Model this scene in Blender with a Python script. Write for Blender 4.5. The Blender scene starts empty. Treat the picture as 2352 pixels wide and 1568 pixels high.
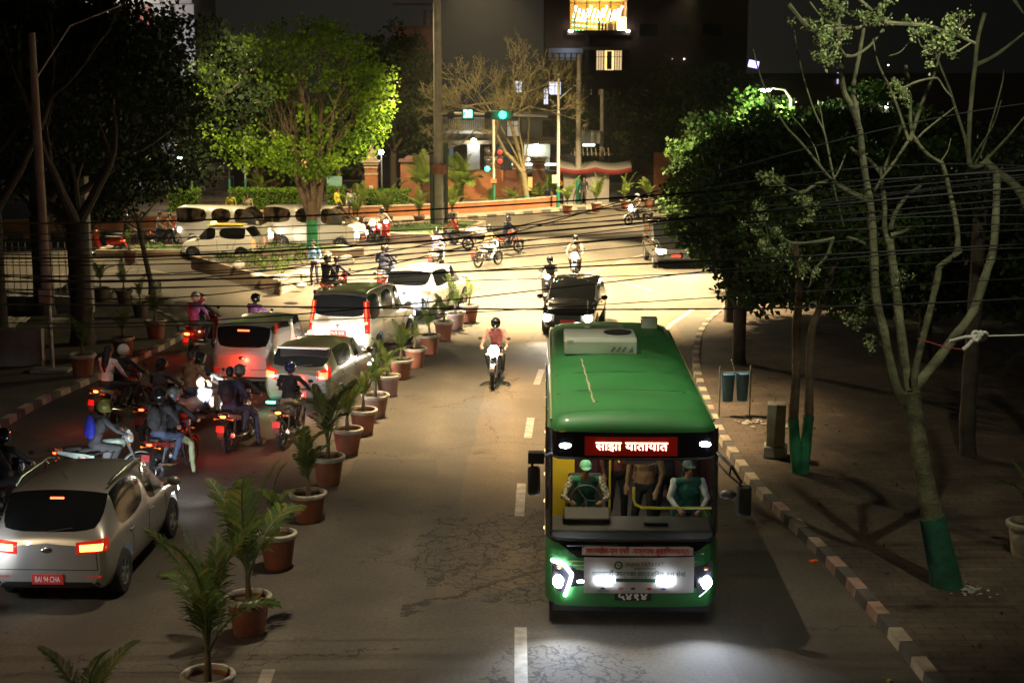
import bpy, math, random
import numpy as np
from mathutils import Vector, Matrix
from mathutils.bvhtree import BVHTree
SC = bpy.context.scene
COL = SC.collection
PI = math.pi
rad = math.radians
# ------------------------------------------------------------ camera
CH = 7.4; PITCH = rad(10.07); FP = 3267.0
cam = bpy.data.cameras.new('camera'); camo = bpy.data.objects.new('camera', cam); COL.objects.link(camo)
camo.location = (0, 0, CH); camo.rotation_euler = (PI/2-PITCH, 0, 0)
cam.lens = 50.0; cam.sensor_width = 36.0; cam.clip_end = 2000; cam.clip_start = .1
cam.dof.use_dof = True; cam.dof.focus_distance = 27; cam.dof.aperture_fstop = 2.0
SC.camera = camo
# ------------------------------------------------------------ world: night sky over a lit town
w = bpy.data.worlds.new('World'); SC.world = w; w.use_nodes = True
nt = w.node_tree; nt.nodes.clear()
out = nt.nodes.new('ShaderNodeOutputWorld'); bg = nt.nodes.new('ShaderNodeBackground')
tc = nt.nodes.new('ShaderNodeTexCoord'); vm = nt.nodes.new('ShaderNodeVectorMath'); vm.operation = 'DOT_PRODUCT'
vm.inputs[1].default_value = Vector((-0.03, .985, .12)).normalized()
cr = nt.nodes.new('ShaderNodeValToRGB')
cr.color_ramp.elements[0].position = .80; cr.color_ramp.elements[0].color = (.0016, .0017, .0017, 1)
cr.color_ramp.elements[1].position = 1.0; cr.color_ramp.elements[1].color = (.017, .0155, .0125, 1)
e = cr.color_ramp.elements.new(.955); e.color = (.004, .004, .0035, 1)
nt.links.new(tc.outputs['Generated'], vm.inputs[0]); nt.links.new(vm.outputs['Value'], cr.inputs[0])
nt.links.new(cr.outputs[0], bg.inputs[0]); bg.inputs[1].default_value = 1.0
nt.links.new(bg.outputs[0], out.inputs[0])
SC.view_settings.view_transform = 'Standard'; SC.view_settings.look = 'None'
SC.view_settings.exposure = 0; SC.view_settings.gamma = 1
SC.render.film_transparent = False
cy = SC.cycles
cy.use_denoising = True; cy.max_bounces = 5; cy.diffuse_bounces = 2; cy.glossy_bounces = 3
cy.transmission_bounces = 5; cy.transparent_max_bounces = 6; cy.sample_clamp_indirect = 4; cy.sample_clamp_direct = 0
cy.caustics_reflective = False; cy.caustics_refractive = False; cy.use_light_tree = True
# ------------------------------------------------------------ street lighting (inferred lamps beyond or above the frame, plus added fill spots)
def lamp(name, kind, loc, power, col, size=.25, target=None, cone=None, blend=.4, parent=None):
    l = bpy.data.lights.new(name, kind); l.energy = power; l.color = col
    l.shadow_soft_size = size
    o = bpy.data.objects.new(name, l); COL.objects.link(o); o.location = loc
    if kind == 'SPOT':
        l.spot_size = rad(cone); l.spot_blend = blend
    if target is not None:
        o.rotation_euler = (Vector(target)-Vector(loc)).to_track_quat('-Z', 'Y').to_euler()
    if parent: o.parent = parent
    return o
WARM = (1.0, .76, .40); WARM2 = (1.0, .74, .42); COOL = (.85, .93, 1.0)
lamp('mast_light', 'SPOT', (-2.0, 74.5, 14.4), 120000, WARM, .3, (-.5, 63.5, 0), 61, .45)
lamp('junction_light', 'SPOT', (-1.2, 51.5, 12.7), 150000, (1, .76, .41), .25, (.3, 52.5, 0), 92, .6)
lamp('lane_light', 'SPOT', (-.6, 33.5, 12.4), 35000, (1, .73, .40), .2, (.5, 32.0, 0), 64, 1.0)
lamp('corner_light', 'SPOT', (-5.6, 41, 12.2), 24000, WARM, .25, (-10.2, 60.5, 0), 46, .7)
lamp('side_street_fill', 'SPOT', (-19, 70, 12), 22000, WARM, .25, (-14.5, 57, 0), 84, .7)  # added fill, no such lamp known; lifts the side street from behind
lamp('mast_light', 'SPOT', (-5.4, 76.5, 14.4), 15000, WARM, .3, (-5, 83, 0), 116, .5)
lamp('kerb_light', 'SPOT', (8.9, 50.0, 7.15), 5200, WARM2, .15, (3.6, 49.0, 0), 96, .5)
lamp('bridge_light', 'SPOT', (5.9, 15.2, 10.3), 1400, (1.0, .98, .70), .10, (7.2, 21.5, 6.6), 110, .8)
lamp('roadside_light', 'SPOT', (-12.5, 10, 8.2), 1700, WARM2, .12, (-.5, 21, 0), 56, .9)
lamp('near_road_fill', 'SPOT', (-1.6, 21.8, 12.8), 5600, (1, .85, .62), .08, (-1.2, 19.5, 0), 66, 1.0)  # made-up spot above the road: evens the near surface, leaves bus front shaded
lamp('pavement_light', 'SPOT', (4.6, 9.5, 9.6), 90, (1, .74, .44), .06, (6.8, 25, 0), 80, .9)
lamp('queue_fill', 'SPOT', (-8.6, 24.5, 11.8), 900, (1, .90, .74), .08, (-8.2, 29.5, 0), 62, .9)  # fill added to brighten the riders in the queue
lamp('far_road_fill', 'SPOT', (10, 80, 12.8), 52000, WARM, .3, (4.5, 82, 0), 84, .7)  # unseen fill spot, added to raise the road beyond the junction
lamp('garden_fill', 'SPOT', (-16, 77.0, 11.5), 8000, WARM, .3, (-14, 83, 0), 76, .7)  # added spot, not a garden lamp; gives the hedge its light

# ------------------------------------------------------------ pixel -> world helpers (only used to measure positions)
sp, cp_ = math.sin(PITCH), math.cos(PITCH)
def G(px, py, z=0.0):
    u = (px-1176)/FP; v = (py-784)/FP; Z = (CH-z)/(sp+v*cp_)
    return (u*Z, Z*(cp_-v*sp))
def W(px, py, Y):
    u = (px-1176)/FP; v = (py-784)/FP; Z = Y/(cp_-v*sp)
    return Vector((u*Z, Y, CH-Z*(sp+v*cp_)))
R = random.Random(11)
# ------------------------------------------------------------ materials
MATS = {}
def mat(name, col, rough=.6, metal=0, nz=None, bump=None, emit=None, es=1, spec=.5, coat=0, trans=0, coords='Object', nd=.25):
    if name in MATS: return MATS[name]
    m = bpy.data.materials.new(name); m.use_nodes = True; t = m.node_tree
    b = t.nodes['Principled BSDF']
    b.inputs['Base Color'].default_value = (*col, 1); b.inputs['Roughness'].default_value = rough
    b.inputs['Metallic'].default_value = metal; b.inputs['Specular IOR Level'].default_value = spec
    b.inputs['Coat Weight'].default_value = coat; b.inputs['Transmission Weight'].default_value = trans
    if emit: b.inputs['Emission Color'].default_value = (*emit, 1); b.inputs['Emission Strength'].default_value = es
    c = t.nodes.new('ShaderNodeTexCoord'); src = c.outputs[coords]
    if nz:
        n = t.nodes.new('ShaderNodeTexNoise'); n.inputs['Scale'].default_value = nz[0]; n.inputs['Detail'].default_value = 5
        t.links.new(src, n.inputs['Vector'])
        r = t.nodes.new('ShaderNodeValToRGB'); a = nz[1]
        r.color_ramp.elements[0].position = .5-nd; r.color_ramp.elements[1].position = .5+nd
        r.color_ramp.elements[0].color = (*[max(0, x*(1-a)) for x in col], 1)
        r.color_ramp.elements[1].color = (*[min(1, x*(1+a)) for x in col], 1)
        t.links.new(n.outputs['Fac'], r.inputs[0]); t.links.new(r.outputs[0], b.inputs['Base Color'])
        mr = t.nodes.new('ShaderNodeMapRange'); mr.inputs[3].default_value = max(.03, rough-.1); mr.inputs[4].default_value = min(1, rough+.1)
        t.links.new(n.outputs['Fac'], mr.inputs[0]); t.links.new(mr.outputs[0], b.inputs['Roughness'])
    if bump:
        n = t.nodes.new('ShaderNodeTexNoise'); n.inputs['Scale'].default_value = bump[0]; n.inputs['Detail'].default_value = 4
        t.links.new(src, n.inputs['Vector']); bp = t.nodes.new('ShaderNodeBump'); bp.inputs['Strength'].default_value = bump[1]
        bp.inputs['Distance'].default_value = .02
        t.links.new(n.outputs['Fac'], bp.inputs['Height']); t.links.new(bp.outputs[0], b.inputs['Normal'])
    MATS[name] = m
    return m
def emis(name, col, s, base=(.1, .1, .1)): return mat(name, base, .4, emit=col, es=s)
def leafm(name, col, trans=.35):
    m = mat(name, col, .6, nz=(1.4, .45), spec=.12)
    t = m.node_tree; b = t.nodes['Principled BSDF']; o = t.nodes['Material Output']
    tr = t.nodes.new('ShaderNodeBsdfTranslucent'); tr.inputs[0].default_value = (*[x*1.5 for x in col], 1)
    mx = t.nodes.new('ShaderNodeMixShader'); mx.inputs[0].default_value = trans
    t.links.new(b.outputs[0], mx.inputs[1]); t.links.new(tr.outputs[0], mx.inputs[2]); t.links.new(mx.outputs[0], o.inputs[0])
    return m
def brickm(name, c1, c2, mortar, scale=1.0, bw=.22, bh=.075):
    m = mat(name, c1, .85, bump=(30, .3)); t = m.node_tree; b = t.nodes['Principled BSDF']
    c = t.nodes.new('ShaderNodeTexCoord'); sx = t.nodes.new('ShaderNodeSeparateXYZ'); cx = t.nodes.new('ShaderNodeCombineXYZ')
    ad = t.nodes.new('ShaderNodeMath'); ad.operation = 'ADD'
    t.links.new(c.outputs['Object'], sx.inputs[0]); t.links.new(sx.outputs[0], ad.inputs[0]); t.links.new(sx.outputs[1], ad.inputs[1])
    t.links.new(ad.outputs[0], cx.inputs[0]); t.links.new(sx.outputs[2], cx.inputs[1])
    k = t.nodes.new('ShaderNodeTexBrick'); k.inputs['Scale'].default_value = scale
    k.inputs['Brick Width'].default_value = bw; k.inputs['Row Height'].default_value = bh; k.inputs['Mortar Size'].default_value = .008
    k.inputs['Color1'].default_value = (*c1, 1); k.inputs['Color2'].default_value = (*c2, 1); k.inputs['Mortar'].default_value = (*mortar, 1)
    t.links.new(cx.outputs[0], k.inputs['Vector']); t.links.new(k.outputs[0], b.inputs['Base Color'])
    return m
# ------------------------------------------------------------ mesh builder
class MB:
    def __init__(s): s.v = []; s.f = []; s.m = []
    def add(s, vs, fs, m=0):
        k = len(s.v); s.v += [tuple(x) for x in vs]; s.f += [tuple(i+k for i in f) for f in fs]; s.m += [m]*len(fs); return s
    def box(s, c, d, rz=0, m=0, rx=0, ry=0, taper=1.0):
        M = Matrix.Rotation(rz, 4, 'Z') @ Matrix.Rotation(ry, 4, 'Y') @ Matrix.Rotation(rx, 4, 'X')
        vs = []
        for z in (-1, 1):
            t = taper if z > 0 else 1
            for x, y in ((-1, -1), (1, -1), (1, 1), (-1, 1)):
                vs.append(Vector(c)+M @ Vector((x*d[0]/2*t, y*d[1]/2*t, z*d[2]/2)))
        return s.add(vs, [(3, 2, 1, 0), (4, 5, 6, 7), (0, 1, 5, 4), (1, 2, 6, 5), (2, 3, 7, 6), (3, 0, 4, 7)], m)
    def tube(s, pts, r, n=8, m=0, cap=True):
        pts = [Vector(p) for p in pts]
        rs = r if isinstance(r, (list, tuple)) else [r]*len(pts)
        vs = []; up = None
        for i, p in enumerate(pts):
            d = (pts[min(i+1, len(pts)-1)]-pts[max(i-1, 0)])
            d = d.normalized() if d.length > 1e-9 else Vector((0, 0, 1))
            if up is None: up = Vector((0, 0, 1)) if abs(d.z) < .9 else Vector((1, 0, 0))
            a = d.cross(up)
            if a.length < 1e-4: a = d.cross(Vector((.3, 1, .2)))
            a.normalize(); b = a.cross(d).normalized(); up = b
            for k in range(n):
                t = 2*PI*k/n; vs.append(p+(a*math.cos(t)+b*math.sin(t))*rs[i])
        fs = [(i*n+k, i*n+(k+1) % n, (i+1)*n+(k+1) % n, (i+1)*n+k) for i in range(len(pts)-1) for k in range(n)]
        if cap: fs += [tuple(range(n))[::-1], tuple((len(pts)-1)*n+k for k in range(n))]
        return s.add(vs, fs, m)
    def lathe(s, prof, c=(0, 0, 0), n=24, m=0, M=None, cap=True):
        M = M or Matrix.Identity(4); vs = []
        for r, z in prof:
            for k in range(n):
                t = 2*PI*k/n; vs.append(Vector(c)+M @ Vector((r*math.cos(t), r*math.sin(t), z)))
        L = len(prof)
        fs = [(i*n+k, i*n+(k+1) % n, (i+1)*n+(k+1) % n, (i+1)*n+k) for i in range(L-1) for k in range(n)]
        if cap: fs += [tuple(range(n))[::-1], tuple((L-1)*n+k for k in range(n))]
        return s.add(vs, fs, m)
    def ell(s, c, r, n=14, m=0, M=None, z0=-1, z1=1):
        k = max(6, n//2+1); a0 = math.asin(z0); a1 = math.asin(z1)
        prof = [(max(1e-4, math.cos(a0+(a1-a0)*i/(k-1))), math.sin(a0+(a1-a0)*i/(k-1))) for i in range(k)]
        MM = (M or Matrix.Identity(4)) @ Matrix.Diagonal((r[0], r[1], r[2], 1))
        return s.lathe(prof, c, n, m, MM)
    def prism(s, pts, a, b, axis='Z', m=0):
        f = {'Z': lambda u, v, w: (u, v, w), 'Y': lambda u, v, w: (u, w, v), 'X': lambda u, v, w: (w, u, v)}[axis]
        n = len(pts); vs = [f(u, v, a) for u, v in pts]+[f(u, v, b) for u, v in pts]
        return s.add(vs, [tuple(range(n))[::-1], tuple(range(n, 2*n))]+[(i, (i+1) % n, n+(i+1) % n, n+i) for i in range(n)], m)
    def mesh(s, name, mats, smooth=True):
        me = bpy.data.meshes.new(name); me.from_pydata(s.v, [], s.f); 
        for mm in mats: me.materials.append(mm)
        if len(mats) > 1: me.polygons.foreach_set('material_index', s.m)
        me.polygons.foreach_set('use_smooth', [smooth]*len(me.polygons)); me.update()
        return me
    def build(s, name, mats, parent=None, smooth=True, bev=0, loc=None, rz=None, fixn=True):
        if not isinstance(mats, (list, tuple)): mats = [mats]
        me = s.mesh(name, mats, smooth)
        return link(name, me, parent, loc, rz, smooth, bev)
def link(name, me, parent=None, loc=None, rz=None, smooth=True, bev=0):
    o = bpy.data.objects.new(name, me); COL.objects.link(o)
    if parent: o.parent = parent
    if loc is not None: o.location = loc
    if rz is not None: o.rotation_euler = (0, 0, rz)
    if smooth and me:
        try: me.set_sharp_from_angle(angle=rad(38))
        except Exception: pass
    if bev:
        b = o.modifiers.new('bevel', 'BEVEL'); b.width = bev; b.segments = 2; b.limit_method = 'ANGLE'; b.angle_limit = rad(40)
    return o
def thing(name, label, cat, loc=(0, 0, 0), rz=0, group=None):
    o = bpy.data.objects.new(name, None); COL.objects.link(o); o.location = loc; o.rotation_euler = (0, 0, rz)
    o.empty_display_size = .2
    return tag(o, label, cat, group)
def tag(o, label=None, cat=None, group=None, kind=None):
    if label: o['label'] = label
    if cat: o['category'] = cat
    if group: o['group'] = group
    if kind: o['kind'] = kind
    return o
def struct(o): o['kind'] = 'structure'; return o
def kids(o): return KID.get(o.name, [])
def dup(o, parent=None, sw=None):
    c = o.copy(); COL.objects.link(c)
    if parent is not None: c.parent = parent
    if sw and c.type == 'MESH':
        for s in c.material_slots:
            if s.material and s.material.name in sw:
                nm = sw[s.material.name]; s.link = 'OBJECT'; s.material = nm
    for ch in list(o.children):
        dup(ch, c, sw)
    return c
def evalmesh(o):
    dg = bpy.context.evaluated_depsgraph_get(); dg.update()
    me = bpy.data.meshes.new_from_object(o.evaluated_get(dg), preserve_all_data_layers=True, depsgraph=dg)
    return me
def text(name, body, size, m, parent, loc, rot, ext=.002, align='CENTER', sx=1, bold=0, fitw=None):
    c = bpy.data.curves.new('t', 'FONT'); c.body = body; c.size = size; c.extrude = ext; c.align_x = align; c.align_y = 'CENTER'
    c.resolution_u = 3
    if bold: c.offset = bold
    o = bpy.data.objects.new('t', c); COL.objects.link(o)
    me = evalmesh(o); bpy.data.objects.remove(o)
    if fitw:
        co = np.empty(len(me.vertices)*3); me.vertices.foreach_get('co', co); x = co[::3]
        k = fitw/(x.max()-x.min()); co[::3] = (x-(x.max()+x.min())/2)*k; me.vertices.foreach_set('co', co)
    me.materials.clear(); me.materials.append(m)
    t = bpy.data.objects.new(name, me); COL.objects.link(t); t.parent = parent; t.location = loc; t.rotation_euler = rot; t.scale = (sx, 1, 1)
    return t
# leaves: many small folded quads
def leaves(name, pts, size, mats, parent=None, seed=1, droop=.3, asp=.45, loc=None, jit=.35, idx=None):
    rg = np.random.default_rng(seed); P = np.asarray(pts, float); n = len(P)
    d = rg.normal(size=(n, 3)); d[:, 2] -= droop; d /= np.linalg.norm(d, axis=1)[:, None]
    u = rg.normal(size=(n, 3)); s = np.cross(d, u); s /= np.linalg.norm(s, axis=1)[:, None]
    L = size*(1+jit*rg.uniform(-1, 1, n))[:, None]
    nn = np.cross(d, s)
    a = P; b = P+d*L*.5+s*L*asp+nn*L*.08; c = P+d*L; e = P+d*L*.5-s*L*asp+nn*L*.08
    V = np.stack([a, b, c, e], 1).reshape(-1, 3)
    me = bpy.data.meshes.new(name); me.vertices.add(4*n); me.vertices.foreach_set('co', V.ravel())
    me.loops.add(4*n); me.loops.foreach_set('vertex_index', np.arange(4*n)); me.polygons.add(n)
    me.polygons.foreach_set('loop_start', np.arange(0, 4*n, 4)); me.update()
    for m in mats: me.materials.append(m)
    if len(mats) > 1:
        me.polygons.foreach_set('material_index', (idx if idx is not None else rg.integers(0, len(mats), n)).astype(np.int32))
    me.validate(); return link(name, me, parent, loc, smooth=False)
def clumps(cs, per, rg, flat=.7):
    """cs: list of (x,y,z,r)."""
    out = []; ids = []
    for i, (x, y, z, r) in enumerate(cs):
        k = int(per*r*r); p = rg.normal(size=(k, 3)); p /= np.linalg.norm(p, axis=1)[:, None]
        p *= (rg.uniform(.25, 1, k)**.5)[:, None]*r; p[:, 2] *= flat
        out.append(p+np.array([x, y, z])); ids += [i]*k
    return np.concatenate(out), np.array(ids)
def crown_clumps(c, r, n, cr, seed, hollow=.45, zmin=-9):
    rg = random.Random(seed); L = []
    while len(L) < n:
        p = Vector((rg.gauss(0, 1), rg.gauss(0, 1), rg.gauss(0, 1))).normalized()*(rg.uniform(hollow, 1)**.6)
        q = (c[0]+p.x*r[0], c[1]+p.y*r[1], c[2]+p.z*r[2])
        if q[2] > zmin: L.append((*q, cr*rg.uniform(.6, 1.35)))
    return L
# ============================================================ SETTING: ground, kerbs, markings
from mathutils.geometry import tessellate_polygon
def asphalt():
    m = bpy.data.materials.new('asphalt'); m.use_nodes = True; t = m.node_tree; b = t.nodes['Principled BSDF']; N = t.nodes.new; Lk = t.links.new
    g = N('ShaderNodeTexCoord').outputs['Object']
    def noise(s, d=4, rough=.6, vec=None):
        n = N('ShaderNodeTexNoise'); n.inputs['Scale'].default_value = s; n.inputs['Detail'].default_value = d; n.inputs['Roughness'].default_value = rough
        Lk(vec or g, n.inputs['Vector']); return n
    def ramp(src, a, c0, z, c1):
        r = N('ShaderNodeValToRGB'); r.color_ramp.elements[0].position = a; r.color_ramp.elements[1].position = z
        r.color_ramp.elements[0].color = (*c0, 1); r.color_ramp.elements[1].color = (*c1, 1); Lk(src, r.inputs[0]); return r.outputs[0]
    def mth(op, a, c=None, d=None):
        n = N('ShaderNodeMath'); n.operation = op
        for i, x in enumerate((a, c, d)):
            if x is None: continue
            if isinstance(x, (int, float)): n.inputs[i].default_value = x
            else: Lk(x, n.inputs[i])
        return n.outputs[0]
    def mix(f, a, c, typ='MIX'):
        n = N('ShaderNodeMix'); n.data_type = 'RGBA'; n.blend_type = typ
        for s, x in ((0, f), (6, a), (7, c)):
            if isinstance(x, (int, float)): n.inputs[s].default_value = x
            elif isinstance(x, tuple): n.inputs[s].default_value = (*x, 1)
            else: Lk(x, n.inputs[s])
        return n.outputs[2]
    sx = N('ShaderNodeSeparateXYZ'); Lk(g, sx.inputs[0]); X, Y = sx.outputs[0], sx.outputs[1]
    big = noise(.22, 6); med = noise(1.1, 5); fine = noise(16, 5, .85)
    base = ramp(big.outputs[0], .3, (.070, .060, .047), .72, (.118, .102, .080))
    base = mix(.7, base, ramp(med.outputs[0], .25, (.62, .62, .62), .8, (1.3, 1.28, 1.24)), 'MULTIPLY')
    base = mix(.9, base, ramp(fine.outputs[0], .2, (.42, .42, .42), .8, (1.65, 1.65, 1.65)), 'MULTIPLY')
    # older coarse browner strip of surfacing beside the lane line, in front of which a newer smooth strip was laid
    wob = mth('MULTIPLY', mth('SUBTRACT', noise(.8).outputs[0], .5), .35)
    xe = mth('ADD', X, wob)
    band = mth('MULTIPLY', mth('GREATER_THAN', xe, mth('ADD', mth('MULTIPLY', mth('SUBTRACT', Y, 22), .03), -1.05)), mth('LESS_THAN', X, 5.2))
    yb = mth('ADD', Y, mth('MULTIPLY', X, -.6))
    band = mth('MULTIPLY', band, mth('MULTIPLY', mth('GREATER_THAN', yb, 20.4), mth('LESS_THAN', Y, 62)))
    base = mix(band, base, mix(1.0, base, (1.30, 1.16, .98), 'MULTIPLY'))
    # tyre-polished tracks
    trk = mth('ABSOLUTE', mth('SINE', mth('MULTIPLY', xe, 1.9)))
    base = mix(mth('MULTIPLY', trk, .38), base, (.045, .042, .038))
    # dark oil stains
    st = ramp(noise(.55, 5, .7).outputs[0], .60, (1, 1, 1), .70, (.62, .61, .6)); base = mix(1, base, st, 'MULTIPLY')
    # cracks
    wv = N('ShaderNodeVectorMath'); wv.operation = 'ADD'; sc = N('ShaderNodeVectorMath'); sc.operation = 'SCALE'; sc.inputs['Scale'].default_value = .9
    Lk(noise(1.5, 4).outputs['Color'], sc.inputs[0]); Lk(g, wv.inputs[0]); Lk(sc.outputs[0], wv.inputs[1])
    def vor(s, th):
        v = N('ShaderNodeTexVoronoi'); v.feature = 'DISTANCE_TO_EDGE'; v.inputs['Scale'].default_value = s; Lk(wv.outputs[0], v.inputs['Vector'])
        return mth('LESS_THAN', v.outputs['Distance'], th)
    def blob(cx, cyy, rx, ry):
        a = mth('DIVIDE', mth('SUBTRACT', X, cx), rx); c = mth('DIVIDE', mth('SUBTRACT', Y, cyy), ry)
        d = mth('ADD', mth('MULTIPLY', a, a), mth('MULTIPLY', c, c))
        return mth('LESS_THAN', mth('ADD', d, mth('MULTIPLY', noise(1.3, 3).outputs[0], 1.2)), 1.45)
    area = mth('MAXIMUM', blob(.3, 22.2, 2.1, 2.6), blob(.7, 16.3, 1.3, 2.2))
    crk = mth('MULTIPLY', mth('MAXIMUM', vor(1.2, .020), vor(3.4, .030)), area)
    # one long crack running across under the bus
    lc = mth('ABSOLUTE', mth('ADD', mth('ADD', mth('SUBTRACT', Y, 22.2), mth('MULTIPLY', X, -1.2)), mth('MULTIPLY', mth('SUBTRACT', noise(1.6, 6, .7).outputs[0], .5), 2.6)))
    lc = mth('MULTIPLY', mth('LESS_THAN', lc, .075), mth('MULTIPLY', mth('GREATER_THAN', X, -1.3), mth('LESS_THAN', X, 2.2)))
    lc2 = mth('ABSOLUTE', mth('ADD', mth('ADD', mth('SUBTRACT', Y, 20.9), mth('MULTIPLY', X, -.9)), mth('MULTIPLY', mth('SUBTRACT', noise(2.1, 6, .7).outputs[0], .5), 1.8)))
    lc2 = mth('MULTIPLY', mth('LESS_THAN', lc2, .09), mth('MULTIPLY', mth('GREATER_THAN', X, -1.6), mth('LESS_THAN', X, 2.2)))
    crk = mth('MAXIMUM', crk, mth('MAXIMUM', lc, lc2))
    thin = mth('MULTIPLY', vor(.32, .0035), mth('GREATER_THAN', big.outputs[0], .5))
    crk = mth('MAXIMUM', crk, thin)
    base = mix(mth('MULTIPLY', area, .2), base, mix(1.0, base, (.72, .70, .68), 'MULTIPLY'))
    grit = noise(70, 2, .9); base = mix(mth('MULTIPLY', mth('GREATER_THAN', grit.outputs[0], .66), .5), base, (.26, .24, .21))
    # rectangular trench repair, darker and smoother
    def rect(x0, x1, y0, y1): return mth('MULTIPLY', mth('MULTIPLY', mth('GREATER_THAN', xe, x0), mth('LESS_THAN', xe, x1)), mth('MULTIPLY', mth('GREATER_THAN', Y, y0), mth('LESS_THAN', Y, y1)))
    base = mix(mth('MULTIPLY', mth('MAXIMUM', rect(-3.2, -1.5, 26.5, 28.0), rect(2.9, 3.5, 12, 19)), .45), base, (.05, .047, .042))
    base = mix(mth('MULTIPLY', crk, .62), base, (.012, .011, .010))
    Lk(base, b.inputs['Base Color'])
    r = N('ShaderNodeMapRange'); r.inputs[3].default_value = .7; r.inputs[4].default_value = .95; b.inputs['Specular IOR Level'].default_value = .12; Lk(med.outputs[0], r.inputs[0]); Lk(r.outputs[0], b.inputs['Roughness'])
    h = mth('SUBTRACT', mth('MULTIPLY', fine.outputs[0], .9), mth('MULTIPLY', crk, 2.0))
    bp = N('ShaderNodeBump'); bp.inputs['Strength'].default_value = .55; bp.inputs['Distance'].default_value = .015
    Lk(h, bp.inputs['Height']); Lk(bp.outputs[0], b.inputs['Normal'])
    return m
M_ASPH = asphalt()
M_PAVE = mat('paving', (.115, .085, .062), .85, nz=(1.2, .35), bump=(14, .5), coords='Object')
def pavers(m):
    t = m.node_tree; b = t.nodes['Principled BSDF']; c = t.nodes.new('ShaderNodeTexCoord'); k = t.nodes.new('ShaderNodeTexBrick')
    k.inputs['Scale'].default_value = 1.0; k.inputs['Brick Width'].default_value = .42; k.inputs['Row Height'].default_value = .21; k.inputs['Mortar Size'].default_value = .012
    k.inputs['Color1'].default_value = (1, 1, 1, 1); k.inputs['Color2'].default_value = (.72, .74, .74, 1); k.inputs['Mortar'].default_value = (.34, .32, .3, 1)
    n = t.nodes.new('ShaderNodeTexNoise'); n.inputs['Scale'].default_value = .5; n.inputs['Detail'].default_value = 7; n.inputs['Roughness'].default_value = .7
    r = t.nodes.new('ShaderNodeValToRGB'); r.color_ramp.elements[0].position = .38; r.color_ramp.elements[0].color = (.35, .33, .3, 1); r.color_ramp.elements[1].position = .62; r.color_ramp.elements[1].color = (1.15, 1.1, 1.05, 1)
    src = b.inputs['Base Color'].links[0].from_socket; a = t.nodes.new('ShaderNodeMix'); a.data_type = 'RGBA'; a.blend_type = 'MULTIPLY'; a.inputs[0].default_value = .8; d = t.nodes.new('ShaderNodeMix'); d.data_type = 'RGBA'; d.blend_type = 'MULTIPLY'; d.inputs[0].default_value = .8
    t.links.new(c.outputs['Object'], k.inputs['Vector']); t.links.new(c.outputs['Object'], n.inputs['Vector']); t.links.new(n.outputs['Fac'], r.inputs[0])
    t.links.new(src, a.inputs[6]); t.links.new(k.outputs[0], a.inputs[7]); t.links.new(a.outputs[2], d.inputs[6]); t.links.new(r.outputs[0], d.inputs[7]); t.links.new(d.outputs[2], b.inputs['Base Color'])
pavers(M_PAVE)
M_DIRT = mat('dirt', (.10, .085, .065), .95, nz=(.8, .4), bump=(9, .7))
M_CONC = mat('concrete', (.30, .28, .25), .85, nz=(2.5, .3), bump=(12, .4))
M_KW = mat('kerb_cream', (.34, .28, .20), .8, nz=(3, .45), bump=(20, .5))
M_KD = mat('kerb_dark', (.085, .075, .068), .85, nz=(3, .4), bump=(20, .5))
M_KP = mat('kerb_pink', (.34, .21, .16), .8, nz=(3, .4), bump=(20, .5))
M_PAINT = mat('road_paint', (.21, .18, .135), .7, nz=(5, .5), bump=(40, .4))
M_BRICK = brickm('red_brick', (.27, .085, .04), (.22, .07, .035), (.2, .14, .1))
M_BRICKD = brickm('dull_brick', (.24, .11, .07), (.20, .09, .06), (.16, .12, .1))
M_LGREEN = leafm('hedge_leaf', (.10, .20, .025))
M_SHRUB = leafm('shrub_leaf', (.055, .105, .03))
M_GRASS = mat('grass', (.06, .10, .025), .9, nz=(2, .5), bump=(25, .8))
def sheet(name, poly, z, m, thick=0):
    tri = tessellate_polygon([[Vector((x, y, 0)) for x, y in poly]]); n = len(poly)
    vs = [(x, y, z) for x, y in poly]; fs = [tuple(t) for t in tri]
    nf = []
    for t in fs:
        a, b, c = [Vector(vs[i]) for i in t]
        nf.append(t if (b-a).cross(c-a).z > 0 else t[::-1])
    if thick:
        vs += [(x, y, z-thick) for x, y in poly]; nf += [(i, (i+1) % n, n+(i+1) % n, n+i) for i in range(n)]
    o = MB().add(vs, nf).build(name, m, smooth=False); return o
o = struct(MB().add([(-160, -20, 0), (160, -20, 0), (160, 420, 0), (-160, 420, 0)], [(0, 1, 2, 3)]).build('road', M_ASPH, smooth=False))
def resamp(path, step):
    P = [Vector((*p, 0)) for p in path]; out = [P[0]]; acc = 0
    # Catmull-Rom densify then even spacing
    D = []
    for i in range(len(P)-1):
        p0 = P[max(i-1, 0)]; p1 = P[i]; p2 = P[i+1]; p3 = P[min(i+2, len(P)-1)]
        for k in range(24):
            t = k/24; D.append(.5*((2*p1)+(-p0+p2)*t+(2*p0-5*p1+4*p2-p3)*t*t+(-p0+3*p1-3*p2+p3)*t**3))
    D.append(P[-1]); last = D[0]; out = [D[0]]
    for q in D[1:]:
        while (q-last).length >= step:
            last = last+(q-last).normalized()*step; out.append(last)
    return out
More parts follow.
